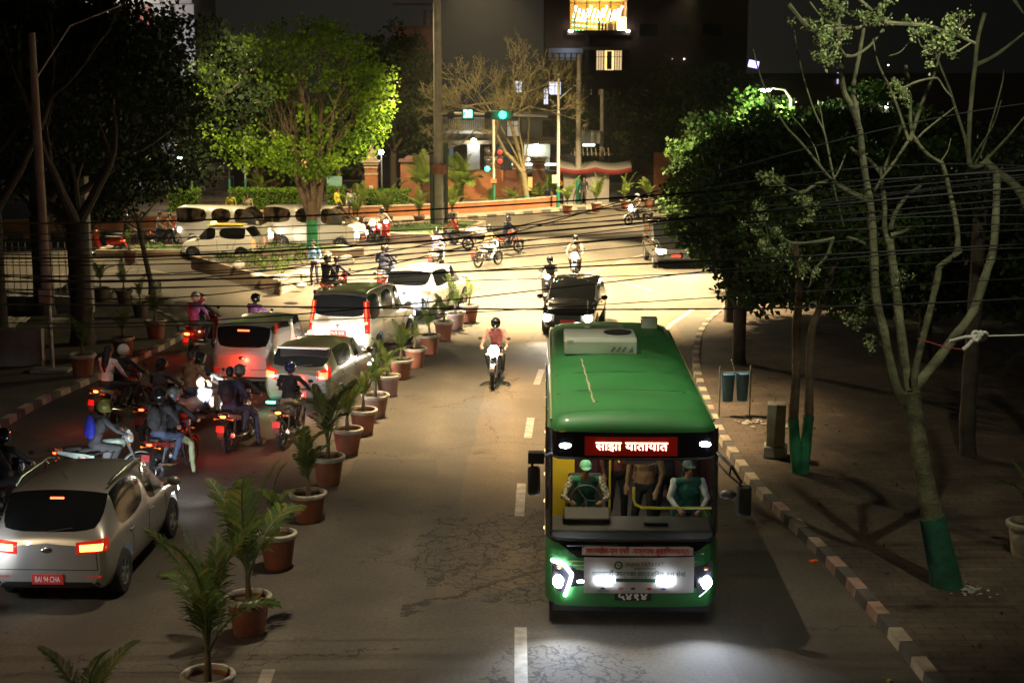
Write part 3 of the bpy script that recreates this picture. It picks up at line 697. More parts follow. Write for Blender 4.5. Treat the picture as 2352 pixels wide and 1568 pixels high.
x, y = G(562, 900); car('white tall boxy hatchback with one red brake strip, in the middle of the jam', 'cars queueing in the left lanes', (x+.25, y+1.7), head(-9), dict(L=3.6, W=1.62, H=1.68, zb=1.0, zh=1.02, r=.29, tr=.24, cowl=1.08, roof_f=.62, wheels=(-1.2, 1.18), b1=-.02, paint=PEARL, tumble=.86, tz=(.42, .62), tx=(.78, .98), third=1, thz=-.02, pz=.62, bump=.36, glow=9, plate=PEARL, bumper=PEARL, head=M_HEAD, hp=120))
x, y = G(705, 948); hb, _ = car('dark grey green hatchback with roof spoiler and wide swept tail lamps beside the potted palms', 'cars queueing in the left lanes', (x+.15, y+1.75), head(-11), dict(L=3.75, W=1.66, H=1.5, zb=.98, zh=.96, r=.29, tr=.62, cowl=.98, roof_f=.42, wheels=(-1.18, 1.22), paint=GREYP, tumble=.80, core=M_TAIL, tz=(.78, 1.0), tx=(.62, 1.0), tsl=.10, spoiler=1, spoil_mat=paint('light_grey_paint', (.45, .45, .42)), third=0, pz=.46, bump=.34, glow=10, aerial=1, head=M_HEAD, hp=260))
GL = MB().box((-.62, -1.93, .26), (.22, .05, .05)); GL.build('green_underglow_lamp', emis('underglow_green', (.05, 1, .5), 12, (.1, .5, .3)), hb, bev=.01)
lamp('underglow', 'POINT', (-.70, -2.05, .28), 5, (.05, 1, .45), .04, parent=hb)
x, y = G(785, 836); car('white boxy off road vehicle with tall vertical red tail lamps, ahead of the dark hatchback', 'cars queueing in the left lanes', (x+.45, y+2.15), head(-14), dict(L=4.4, W=1.82, H=1.93, zb=1.18, zh=1.16, r=.37, zl=.36, tr=.20, cowl=.92, roof_f=.42, wheels=(-1.38, 1.42), b1=.0, pillars=[-1.1], paint=BRONZE, tumble=.86, core=M_TAIL, tz=(.86, 1.72), tx=(.86, 1.0), tsl=0, rails=1, pz=.86, bump=.55, glow=8, clad=0, head=M_HEADC, hp=520, hc=(.9, .95, 1)))
x, y = G(938, 738); car('white crossover farthest up the left queue, its tailgate glaring in a headlight beam', 'cars queueing in the left lanes', (x+.5, y+2.05), head(-17), dict(L=4.2, W=1.8, H=1.62, zb=1.04, zh=1.02, r=.33, tr=.60, cowl=1.0, roof_f=.42, wheels=(-1.3, 1.32), paint=WHITE, tumble=.80, tail=M_TAIL, tz=(.88, 1.0), tx=(.66, .98), pz=.55, bump=.4, rails=0, aerial=1, plate=WHITE))
car('black hatchback with lit headlamps driving towards the camera just behind the green bus', 'cars coming down the right lanes', (1.98, 44.35), rad(180-9), dict(L=4.0, W=1.72, H=1.52, zb=.97, zh=.97, r=.3, tr=.55, cowl=.92, roof_f=.35, wheels=(-1.22, 1.25), paint=BLACKP, tumble=.82, head=M_HEAD, hp=420))
car('black four wheel drive with lit headlamp half hidden by the dark trees', 'cars coming down the right lanes', (6.75, 60.8), rad(180+2), dict(L=4.4, W=1.85, H=1.85, zb=1.12, zh=1.15, r=.36, zl=.34, tr=.22, cowl=.85, roof_f=.4, wheels=(-1.38, 1.4), paint=BLACKP, tumble=.86, head=M_HEAD, hp=500))
x, y = G(507, 597); tx_, _ = car('white taxi hatchback with yellow roof crossing to the left before the minibuses', 'cars in the junction', (x, y+.55), rad(80), dict(L=3.45, W=1.5, H=1.48, zb=.92, zh=.90, r=.28, tr=.42, cowl=.95, roof_f=.45, wheels=(-1.12, 1.12), paint=WHITE, tumble=.82, tail=M_TAIL, tz=(.62, .9), tx=(.80, .99), plate=M_PLY, pz=.46, rails=1), cat='taxi')
MB().box((0, -.25, 1.508), (1.08, 1.5, .03)).build('roof_panel', mat('taxi_yellow', (.75, .52, .04), .4), tx_, bev=.01)
MB().box((0, .38, 1.58), (.5, .16, .12), taper=.8).build('taxi_sign', emis('taxi_sign', (1, .9, .4), 1.5, (.8, .7, .3)), tx_, bev=.02)
text('door_number', '2', .26, mat('red_lettering', (.5, .03, .04), .5), tx_, (-.757, -.5, .62), (PI/2, 0, -PI/2), ext=.01)
for k, (px, lab, gx) in enumerate([(523, 'white minibus with three square side windows behind the taxi', 0), (722, 'white rounded minibus with bright headlamps behind the tree on the island', 1)]):
    x, y = G(px, 571)
    van, _ = car(lab, 'minibuses crossing the junction', (x, y+.2), rad(-99 if k == 0 else -103), dict(L=4.75, W=1.72, H=2.0+.02*k, zb=1.22, zh=1.16, r=.32, zl=.30, tr=.16, cowl=1.98, roof_f=1.12, wheels=(-1.35, 1.55), b1=.55, pillars=[-.6] if k == 0 else [-.75], paint=VANP, tumble=.88, head=M_HEAD, hp=260, hd=.22, hz=(.62, .84), glass=mat('van_glass', (.05, .035, .022), .12, spec=.7, nz=(2.2, .9), nd=.12), pilm=0, tail=M_TAILOFF, four=0, tx=(.86, .99), tz=(.8, 1.3), cpil=0), name='minibus', cat='minibus')
# ============================================================ PEOPLE
M_SKIN = mat('skin', (.32, .17, .10), .55, nz=(6, .15)); M_SHOE = mat('shoe', (.03, .028, .026), .6); M_HAIR = mat('hair', (.008, .007, .006), .5, nz=(30, .4))
def cloth(name, col): return mat('cloth_'+name, col, .85, nz=(7, .28), bump=(18, .6))
CB = cloth('black', (.016, .016, .018)); CJ = cloth('denim', (.04, .055, .10)); CW = cloth('white', (.62, .61, .60)); CN = cloth('navy', (.02, .025, .06)); CBR = cloth('brown', (.19, .11, .055))
CP = cloth('purple', (.40, .17, .52)); CPK = cloth('pink', (.52, .15, .13)); CR = cloth('red', (.48, .07, .035)); CG = cloth('grey', (.05, .05, .055)); CO = cloth('olive', (.28, .30, .17)); CC = cloth('cream', (.55, .47, .33))
CBL = cloth('blue', (.03, .07, .35)); CPB = cloth('police_blue', (.10, .22, .40)); CY = cloth('yellow', (.62, .58, .05)); CV = cloth('vest_green', (.02, .13, .08)); CLV = cloth('lavender', (.22, .18, .28)); CT = cloth('tan', (.26, .20, .14))
def chk(name, a, b):
    m = mat(name, a, .85); t = m.node_tree; c = t.nodes.new('ShaderNodeTexCoord'); k = t.nodes.new('ShaderNodeTexChecker'); k.inputs['Scale'].default_value = 22
    k.inputs['Color1'].default_value = (*a, 1); k.inputs['Color2'].default_value = (*b, 1); t.links.new(c.outputs['Object'], k.inputs[0]); t.links.new(k.outputs[0], t.nodes['Principled BSDF'].inputs['Base Color']); return m
CCK = chk('cloth_check', (.42, .38, .28), (.12, .10, .08))
# slots: 0 top 1 trousers 2 skin 3 shoes 4 sleeves 5 dark (eyes, brows) 6 lips
def person_mesh(name, J, short=False, fing='grip', vox=.0135):
    """J: dict of joints. returns mesh with material slots by nearest limb"""
    V = Vector; mb = MB(); seg = []
    def cap(a, b, ra, rb, tg, flat=None):
        a, b = V(a), V(b); mb.tube([a, b], [ra, rb], 10); mb.ell(a, (ra,)*3, 10); mb.ell(b, (rb,)*3, 10); seg.append((a, b, (ra+rb)/2, tg))
    def ell(c, r, tg, M=None):
        mb.ell(c, r, 14, M=M); seg.append((V(c)-V((0, 0, .01)), V(c)+V((0, 0, .01)), sum(r)/3, tg))
    hip, ch, nk, hd = V(J['hip']), V(J['chest']), V(J['neck']), V(J['head'])
    up = (ch-hip).normalized(); ax = V((1, 0, 0)); fw = up.cross(ax)*-1; fw = ax.cross(up)*-1
    fw = up.cross(ax).normalized()
    if fw.y < 0: fw = -fw
    Mt = Matrix((ax, fw, up)).transposed().to_4x4()
    ell(hip, (.165, .125, .12), 1, Mt); mid = hip.lerp(ch, .42); ell(mid, (.155, .115, .17), 0, Mt); ell(ch, (.175, .125, .17), 0, Mt); ell(hip.lerp(ch, .2), (.155, .12, .11), 0, Mt)
    cap(V(J['sh'][0])*.75+nk*.25-up*.02, V(J['sh'][1])*.75+nk*.25-up*.02, .065, .065, 0)
    cap(nk-up*.05, hd-V((0, 0, .06)), .055, .05, 2)
    # head: skull, jaw, nose, ears
    hM = Matrix.Rotation(J.get('pitch', 0), 4, 'X') if J.get('pitch') else Matrix.Identity(4); hM = Matrix.Rotation(J.get('yaw', 0), 4, 'Z') @ hM
    def hp(v): return hd+hM @ V(v)
    ell(hp((0, -.005, .02)), (.075, .092, .10), 2, hM); ell(hp((0, .025, -.045)), (.055, .062, .065), 2, hM)
    cap(hp((0, .085, .01)), hp((0, .102, -.018)), .011, .016, 2)
    for s in (-1, 1): ell(hp((s*.076, -.005, -.005)), (.012, .02, .03), 2, hM)
    for s in (-1, 1): seg.append((hp((s*.032, .083, .015)), hp((s*.026, .088, .015)), .011, 5))
    seg.append((hp((-.02, .09, -.052)), hp((.02, .09, -.052)), .008, 6))
    for k in (0, 1):
        s = -1 if k == 0 else 1
        sh, el, ha = V(J['sh'][k]), V(J['el'][k]), V(J['ha'][k])
        cap(sh, el, .058, .046, 4); cap(el, el.lerp(ha, .9), .044, .032, 2 if short else 4)
        d = (ha-el).normalized(); side = V((s, 0, 0)); side = (side-d*side.dot(d)).normalized(); dn = d.cross(side).normalized()
        if dn.z > 0: dn = -dn
        palm = ha+d*.045; cap(ha, palm+d*.03, .030, .030, 2)
        cap(palm-side*.025, palm+side*.025, .022, .020, 2)
        for f in range(4):
            o = side*(-.030+.020*f); Lf = (.036, .042, .040, .032)[f]; b0 = palm+d*.03+o
            if fing == 'grip': b1 = b0+d*Lf*.7+dn*.02; b2 = b1+dn*.032-d*.01; b3 = b2-d*.024+dn*.008
            else: b1 = b0+d*Lf+dn*.004; b2 = b1+d*Lf*.7+dn*.010; b3 = b2+d*Lf*.4+dn*.012
            for p, q in ((b0, b1), (b1, b2), (b2, b3)): cap(p, q, .0105, .0095, 2)
        t0 = palm-side*.03; t1 = t0+(-side*.6+d*.6+dn*.3).normalized()*.035; t2 = t1+(d*.8+dn*.5).normalized()*.03
        cap(t0, t1, .013, .011, 2); cap(t1, t2, .011, .010, 2)
        hj, kn, an = hip+ax*s*.09-up*.02, V(J['kn'][k]), V(J['an'][k])
        cap(hj, kn, .088, .062, 1); cap(kn, kn.lerp(an, .4), .060, .058, 1); cap(kn.lerp(an, .4), an, .058, .045, 1)
        ft = V(J['ft'][k]) if 'ft' in J else V((0, 1, -.15))
        ft = ft.normalized(); cap(an-V((0, 0, .035)), an-V((0, 0, .055))+ft*.15, .042, .036, 3)
    tmp = mb.build('tmp', M_SKIN); r = tmp.modifiers.new('r', 'REMESH'); r.mode = 'VOXEL'; r.voxel_size = vox
    sm = tmp.modifiers.new('s', 'SMOOTH'); sm.iterations = 3; sm.factor = .5
    dc = tmp.modifiers.new('d', 'DECIMATE'); dc.ratio = .38
    me = evalmesh(tmp); bpy.data.objects.remove(tmp); me.name = name
    n = len(me.vertices); co = np.empty(n*3); me.vertices.foreach_get('co', co); co = co.reshape(-1, 3)
    # wrinkles in the clothing
    ph = co @ np.array([[31, 11, 5], [7, -13, 29], [19, 23, -17]]).T
    nrm = np.empty(n*3); me.vertices.foreach_get('normal', nrm); nrm = nrm.reshape(-1, 3)
    C = np.empty(len(me.polygons)*3); me.polygons.foreach_get('center', C); C = C.reshape(-1, 3)
    def near(Pp):
        best = np.full(len(Pp), 1e9); tg = np.zeros(len(Pp), int)
        for a, b, r_, t in seg:
            a = np.array(a); b = np.array(b); ab = b-a; L = max(ab @ ab, 1e-9); u = np.clip(((Pp-a) @ ab)/L, 0, 1); d = np.linalg.norm(Pp-a-u[:, None]*ab, axis=1)-r_
            if t in (5, 6): d = np.where(d < .002, -1, 1e9)
            k = d < best; best[k] = d[k]; tg[k] = t
        return tg
    tg = near(co); amp = np.where((tg == 0) | (tg == 1) | (tg == 4), .0045, 0)
    co += nrm*(amp*(np.sin(ph[:, 0])*np.sin(ph[:, 1])+.6*np.sin(ph[:, 2]*1.7)))[:, None]; me.vertices.foreach_set('co', co.ravel())
    tg = near(C); tg[(tg == 2) & (C[:, 2] < hd.z-.4) & (C[:, 2] > hd.z-.4+9)] = 2
    me.materials.clear()
    for m in (CB, CB, M_SKIN, M_SHOE, CB, M_HAIR, mat('lips', (.28, .09, .07), .5)): me.materials.append(m)
    me.polygons.foreach_set('material_index', tg.astype(np.int32)); me.polygons.foreach_set('use_smooth', [True]*len(C)); me.update(); return me
POSE = {}
def pz(name, **k): POSE[name] = k
pz('rider', hip=(0, -.12, .88), chest=(0, .02, 1.22), neck=(0, .07, 1.41), head=(0, .12, 1.56), sh=((-.19, .05, 1.37), (.19, .05, 1.37)), el=((-.31, .24, 1.16), (.31, .24, 1.16)), ha=((-.32, .44, 1.06), (.32, .44, 1.06)), kn=((-.21, .30, .80), (.21, .30, .80)), an=((-.17, .06, .40), (.17, .06, .40)))
pz('rider_foot', hip=(0, -.12, .88), chest=(.02, .0, 1.23), neck=(.02, .04, 1.42), head=(.03, .08, 1.57), sh=((-.17, .04, 1.37), (.21, .02, 1.38)), el=((-.31, .22, 1.15), (.33, .22, 1.16)), ha=((-.32, .44, 1.06), (.32, .44, 1.06)), kn=((-.21, .30, .80), (.30, .20, .62)), an=((-.17, .06, .40), (.40, .08, .12)))
pz('pillion', hip=(0, -.48, .93), chest=(0, -.42, 1.28), neck=(0, -.38, 1.48), head=(0, -.35, 1.63), sh=((-.19, -.41, 1.43), (.19, -.41, 1.43)), el=((-.29, -.28, 1.17), (.29, -.28, 1.17)), ha=((-.20, -.06, 1.02), (.20, -.06, 1.02)), kn=((-.26, -.10, .84), (.26, -.10, .84)), an=((-.22, -.30, .46), (.22, -.30, .46)))
pz('scoot', hip=(0, -.22, .84), chest=(0, -.16, 1.19), neck=(0, -.13, 1.39), head=(0, -.09, 1.54), sh=((-.19, -.14, 1.35), (.19, -.14, 1.35)), el=((-.29, .10, 1.14), (.29, .10, 1.14)), ha=((-.30, .33, 1.05), (.30, .33, 1.05)), kn=((-.15, .22, .78), (.15, .22, .78)), an=((-.14, .20, .38), (.14, .20, .38)))
pz('stand', hip=(0, 0, .92), chest=(0, .01, 1.27), neck=(0, .02, 1.47), head=(0, .05, 1.62), sh=((-.20, 0, 1.42), (.20, 0, 1.42)), el=((-.27, -.03, 1.14), (.27, .0, 1.14)), ha=((-.25, .12, .92), (.26, .10, .92)), kn=((-.11, .03, .50), (.13, .06, .50)), an=((-.13, -.02, .09), (.17, .0, .09)))
pz('reach', hip=(0, 0, .92), chest=(0, .03, 1.26), neck=(.02, .06, 1.45), head=(.04, .10, 1.60), sh=((-.20, .03, 1.41), (.20, .03, 1.41)), el=((-.25, .12, 1.16), (.33, .05, 1.62)), ha=((-.18, .34, 1.12), (.30, .16, 1.84)), kn=((-.11, .03, .50), (.13, .06, .50)), an=((-.13, -.02, .09), (.17, .0, .09)))
pz('drive', hip=(0, 0, .55), chest=(0, .10, .90), neck=(0, .16, 1.09), head=(0, .22, 1.23), sh=((-.21, .12, 1.04), (.21, .12, 1.04)), el=((-.33, .28, .82), (.33, .28, .82)), ha=((-.23, .50, .82), (.23, .50, .82)), kn=((-.16, .42, .60), (.16, .42, .60)), an=((-.14, .52, .18), (.14, .52, .18)), pitch=-.15)
pz('sit', hip=(0, 0, .55), chest=(0, -.02, .90), neck=(0, .0, 1.10), head=(0, .04, 1.25), sh=((-.20, .0, 1.05), (.20, .0, 1.05)), el=((-.27, .10, .82), (.27, .10, .82)), ha=((-.15, .34, .72), (.15, .34, .72)), kn=((-.14, .42, .58), (.14, .42, .58)), an=((-.14, .44, .16), (.14, .44, .16)), yaw=.3)
PM = {}
def pmesh(kind):
    if kind not in PM: PM[kind] = person_mesh('body', POSE[kind.split('|')[0]], short='short' in kind, fing='open' if kind.split('|')[0] in ('stand',) else 'grip')
    return PM[kind]
HM = {}
def helmet_mesh():
    if 'h' not in HM:
        mb = MB().ell((0, -.005, .01), (.128, .150, .14), 22, 0, z0=-.93)
        for f, i in zip(mb.f, range(len(mb.f))):
            c = sum((Vector(mb.v[k]) for k in f), Vector())/len(f)
            if c.y > .06 and -.05 < c.z < .07: mb.m[i] = 1
        mb.ell((0, .05, -.075), (.095, .09, .045), 16, 0)
        mb.tube([(-.118, .06, .075), (-.08, .125, .085), (0, .15, .09), (.08, .125, .085), (.118, .06, .075)], .010, 6, 2)
        HM['h'] = mb.mesh('helmet', [paint('helmet_black', (.012, .012, .014), .12), M_GLASS, M_BLK])
    return HM['h']
def hair_mesh(long):
    k = 'l' if long else 's'
    if k not in HM:
        mb = MB().ell((0, -.02, .035), (.088, .100, .098), 16, 0, z0=-.35)
        if long: mb.ell((0, -.075, -.02), (.085, .06, .11), 12); mb.tube([(0, -.07, .0), (0, -.12, -.14), (0, -.15, -.30), (0, -.15, -.48)], [.085, .09, .085, .035], 12)
        else: mb.ell((0, -.05, -.0), (.075, .06, .085), 12)
        HM[k] = mb.mesh('hair', [M_HAIR])
    return HM[k]
def person(kind, label, loc, rz, top, trs, sleeves=None, hat=None, shoes=None, group=None, parentless=True, z=0, skin=None):
    me = pmesh(kind); J = POSE[kind.split('|')[0]]
    o = bpy.data.objects.new('person', me); COL.objects.link(o); o.location = (loc[0], loc[1], z); o.rotation_euler = (0, 0, rz)
    for i, m in ((0, top), (1, trs), (4, sleeves or top), (3, shoes or M_SHOE)):
        o.material_slots[i].link = 'OBJECT'; o.material_slots[i].material = m
    tag(o, label, 'person', group); hd = Vector(J['head'])
    if isinstance(hat, str) and hat in ('short', 'long'):
        h = link('hair', hair_mesh(hat == 'long'), o, hd)
    elif isinstance(hat, tuple):   # cap
        mb = MB().ell((0, -.01, .03), (.092, .108, .10), 16, 0, z0=.05); mb.ell((0, .10, .045), (.07, .08, .012), 12); h = mb.build('cap', hat[0], o, loc=hd); link('hair', hair_mesh(False), o, hd-Vector((0, .0, .03)))
    elif hat is not None:
        h = link('helmet', helmet_mesh(), o, hd+Vector((0, .0, .015)))
        h.material_slots[0].link = 'OBJECT'; h.material_slots[0].material = hat
    if hat is not None: h.rotation_euler = (J.get('pitch', 0), 0, J.get('yaw', 0))
    return o
H_BLK = paint('helmet_black', (.012, .012, .014), .12); H_WHT = paint('helmet_white', (.65, .64, .62), .2); H_RED = paint('helmet_red', (.45, .06, .05), .25); H_YB = paint('helmet_olive', (.16, .15, .03), .2); H_BLU = paint('helmet_blue', (.02, .025, .09), .2); H_GRY = paint('helmet_grey', (.14, .14, .15), .25)
def backpack(rider_kind, loc, rz, m, label):
    J = POSE[rider_kind.split('|')[0]]; c = Vector(J['chest']); mb = MB().ell((0, -.19, -.02), (.15, .10, .24), 16); mb.v = [(x, y, max(-.24, z)) for x, y, z in mb.v]
    q = Matrix.Rotation(rz, 3, 'Z') @ c
    o = mb.build('backpack', m, loc=(loc[0]+q.x, loc[1]+q.y, q.z), rz=rz); tag(o, label, 'backpack', 'backpacks worn by riders')
    MB().ell((0, -.275, -.10), (.105, .035, .10), 12).build('front_pocket', m, o)
    for s in (-1, 1): MB().tube([(s*.10, -.13, .20), (s*.115, .02, .21), (s*.125, .12, .10), (s*.13, .10, -.06), (s*.12, -.10, -.18)], .015, 6).build('strap', M_BLK, o)
    return o
# ============================================================ MOTORCYCLES AND SCOOTERS
M_ENG = mat('engine_metal', (.16, .16, .165), .4, .8, nz=(12, .3)); BK_R = paint('bike_paint', (.25, .01, .01), .2)
def bwheel(root, y, r=.30, nm='wheel'):
    k = ('b', r)
    if k not in WH:
        Mx = Matrix.Rotation(PI/2, 4, 'Y'); w = .095
        t = MB().lathe([(r*.74, -w*.35), (r*.86, -w*.5), (r*.97, -w*.35), (r, 0), (r*.97, w*.35), (r*.86, w*.5), (r*.74, w*.35), (r*.72, 0), (r*.74, -w*.35)], n=26, M=Mx, cap=False)
        q = MB().lathe([(r*.72, -w*.3), (r*.76, -w*.36), (r*.69, 0), (r*.76, w*.36), (r*.72, w*.3), (r*.66, 0), (r*.72, -w*.3)], n=24, M=Mx, cap=False)
        q.lathe([(.001, -.06), (.035, -.06), (.035, .06), (.001, .06)], n=10, M=Mx)
        q.lathe([(r*.34, -.045), (r*.38, -.045), (r*.38, -.04), (r*.34, -.04)], n=18, M=Mx)
        for i in range(6):
            a = PI*i/3; q.tube([(0, math.cos(a)*.03, math.sin(a)*.03), (0, math.cos(a+.25)*r*.7, math.sin(a+.25)*r*.7)], .011, 5)
        WH[k] = (t.mesh('tyre', [M_RUB]), q.mesh('rim', [M_ENG]))
    t = link(nm, WH[k][0], root, (0, y, r)); link('rim', WH[k][1], t); return t
def arc(cy_, cz, r, a0, a1, n=10): return [(0, cy_+r*math.cos(rad(a0+(a1-a0)*i/n)), cz+r*math.sin(rad(a0+(a1-a0)*i/n))) for i in range(n+1)]
def band(mb, pts, wd, th=.012, m=0):
    for i in range(len(pts)-1):
        a, b = Vector(pts[i]), Vector(pts[i+1]); d = b-a; mb.box((a+b)/2, (wd, d.length*1.06, th), rx=math.atan2(d.z, d.y), m=m)
    return mb
def make_motorcycle():
    t = thing('motorcycle', 'x', 'motorcycle')
    bwheel(t, -.62); bwheel(t, .70)
    e = MB().ell((0, .05, .40), (.11, .19, .16), 12).box((0, .10, .60), (.16, .17, .22), rx=-.2)
    for k in range(6): e.box((0, .11, .52+.035*k), (.20, .20, .012), rx=-.2)
    e.lathe([(.001, 0), (.10, 0), (.10, .05), (.001, .05)], (.10, .0, .38), 14, 0, Matrix.Rotation(PI/2, 4, 'Y')); e.build('engine', M_ENG, t)
    f = MB(); 
    for s in (-1, 1):
        f.tube([(s*.07, .36, .93), (s*.10, .12, .74), (s*.11, -.28, .68), (s*.10, -.55, .80)], .018, 6); f.tube([(s*.08, .34, .90), (s*.10, .22, .42), (s*.10, -.12, .34)], .018, 6); f.tube([(s*.10, -.12, .36), (s*.09, -.62, .31)], .022, 6); f.tube([(s*.11, -.30, .68), (s*.11, -.10, .36)], .018, 6)
        f.tube([(s*.10, -.02, .36), (s*.22, .0, .36)], .018, 6)
    f.build('frame', M_BLK, t)
    s_ = MB()
    for s in (-1, 1): s_.tube([(s*.12, -.60, .34), (s*.11, -.42, .70)], .028, 8)
    s_.build('shock_absorber', M_ENG, t)
    fk = MB()
    for s in (-1, 1): fk.tube([(s*.085, .70, .30), (s*.085, .58, .62)], .028, 8); fk.tube([(s*.085, .58, .62), (s*.085, .44, 1.00)], .020, 8)
    fk.box((0, .46, .96), (.22, .07, .03), rx=.3); fk.build('fork', M_ENG, t)
    tk = MB().ell((0, .17, .83), (.145, .28, .13), 18).ell((0, .32, .83), (.155, .15, .12), 14); tk.build('fuel_tank', BK_R, t)
    MB().box((0, -.20, .80), (.24, .46, .08)).box((0, -.52, .84), (.21, .34, .08)).build('seat', M_SEAT, t, bev=.035)
    cw = MB()
    for s in (-1, 1): cw.prism([(-.82, .86), (-.35, .74), (-.15, .68), (-.15, .60), (-.40, .64), (-.80, .80)], s*.10, s*.125, 'X')
    cw.build('tail_cowl', BK_R, t, smooth=False)
    hb = MB().tube([(-.36, .34, 1.04), (-.20, .38, 1.06), (-.08, .44, 1.03), (.08, .44, 1.03), (.20, .38, 1.06), (.36, .34, 1.04)], .013, 8)
    for s in (-1, 1): hb.tube([(s*.36, .34, 1.04), (s*.25, .375, 1.055)], .022, 8); hb.tube([(s*.34, .40, 1.04), (s*.22, .45, 1.06)], .007, 5)
    hb.build('handlebar', M_BLK, t)
    for s in (-1, 1):
        m = MB().tube([(s*.27, .38, 1.06), (s*.33, .40, 1.20)], .007, 5).ell((s*.35, .40, 1.23), (.06, .018, .04), 12); m.build('mirror', M_BLK, t)
    ht = MB().ell((0, .52, .93), (.10, .08, .105), 16).box((0, .50, 1.05), (.16, .06, .10), rx=-.4); ht.build('headlight_housing', BK_R, t)
    MB().ell((0, 0, 0), (.11, .05, .11), 16).build('headlight', M_HOFF, t, loc=(0, .568, .93))
    band(MB(), arc(.70, .30, .345, 20, 150), .11).build('front_mudguard', BK_R, t)
    band(MB(), arc(-.62, .30, .36, 25, 170), .13).box((0, -.98, .52), (.14, .02, .22), rx=-.25).build('rear_mudguard', M_BLK, t)
    MB().ell((0, -.84, .80), (.065, .03, .028), 12).build('tail_light', M_TAILOFF, t)
    MB().box((0, -1.0, .58), (.17, .012, .13), rx=-.25).build('number_plate', mat('dull_red_plate', (.24, .02, .02), .5, nz=(60, .5)), t)
    for s in (-1, 1): 
        for y, z in ((-.80, .74), (.50, .84)): MB().tube([(s*.08, y, z), (s*.17, y, z)], .007, 5).ell((s*.19, y, z), (.035, .022, .022), 8).build('indicator', M_AMB, t)
    ex = MB().tube([(.10, .22, .50), (.13, .26, .30), (.14, .05, .25), (.15, -.25, .27)], .022, 8).tube([(.15, -.25, .27), (.17, -.40, .31), (.18, -.78, .40)], [.03, .05, .052], 12); ex.build('exhaust', M_CHR, t)
    MB().tube([(-.11, -.76, .84), (-.12, -.92, .86), (0, -.96, .86), (.12, -.92, .86), (.11, -.76, .84)], .012, 6).build('grab_rail', M_BLK, t)
    return t
def make_scooter():
    t = thing('scooter', 'x', 'scooter')
    bwheel(t, -.55, .24); bwheel(t, .62, .24)
    b = MB().ell((0, -.42, .60), (.19, .46, .20), 20).ell((0, -.60, .66), (.17, .30, .17), 16); b.v = [(x, y, min(z, .79)) for x, y, z in b.v]; b.build('rear_body', BK_R, t)
    MB().box((0, .12, .33), (.30, .52, .05)).build('footboard', M_BLK, t, bev=.02)
    MB().prism([(.30, .34), (.36, .34), (.50, .72), (.52, .98), (.46, 1.00), (.42, .72)], -.20, .20, 'X').build('leg_shield', BK_R, t, bev=.03)
    MB().ell((0, .55, .60), (.13, .11, .27), 14).build('front_apron', BK_R, t)
    fk = MB()
    for s in (-1, 1): fk.tube([(s*.07, .62, .24), (s*.06, .52, .50)], .022, 7)
    fk.build('fork', M_ENG, t)
    MB().box((0, -.36, .81), (.27, .74, .09)).build('seat', M_SEAT, t, bev=.04)
    hb = MB().tube([(-.32, .30, 1.03), (-.16, .38, 1.05), (.16, .38, 1.05), (.32, .30, 1.03)], .014, 8)
    for s in (-1, 1): hb.tube([(s*.33, .295, 1.03), (s*.22, .35, 1.045)], .022, 8)
    hb.build('handlebar', M_BLK, t); MB().ell((0, .42, 1.05), (.15, .10, .08), 14).build('handlebar_cover', BK_R, t)
    MB().ell((0, 0, 0), (.085, .04, .06), 12).build('headlight', M_HOFF, t, loc=(0, .50, 1.05))
    for s in (-1, 1): MB().tube([(s*.20, .36, 1.06), (s*.26, .36, 1.22)], .006, 5).ell((s*.28, .36, 1.25), (.055, .016, .038), 12).build('mirror', M_BLK, t)
    band(MB(), arc(.62, .24, .28, 10, 160), .12).build('front_mudguard', BK_R, t)
    MB().prism([(-.62, .55), (-.86, .60), (-.98, .34), (-.94, .33), (-.80, .42), (-.62, .42)], -.08, .08, 'X').build('rear_mudguard', M_BLK, t)
    MB().ell((0, -.87, .66), (.085, .035, .035), 14).build('tail_light', M_TAILOFF, t)
    MB().box((0, -.945, .50), (.17, .012, .13), rx=-.3).build('number_plate', mat('dull_red_plate', (.24, .02, .02), .5), t)
    for s in (-1, 1): MB().ell((s*.15, -.80, .66), (.05, .05, .035), 10).build('indicator', M_AMB, t)
    MB().tube([(.13, -.2, .25), (.17, -.45, .30), (.18, -.75, .36)], [.03, .05, .05], 12).build('exhaust', M_ENG, t)
    MB().tube([(-.12, -.72, .84), (-.13, -.90, .90), (0, -.95, .90), (.13, -.90, .90), (.12, -.72, .84)], .013, 6).build('grab_rail', M_CHR, t)
    return t
PROTO = {'m': make_motorcycle(), 's': make_scooter()}; FIRST = {'m': True, 's': True}
BGROUP = {'m': 'motorcycles in the traffic', 's': 'scooters in the traffic'}
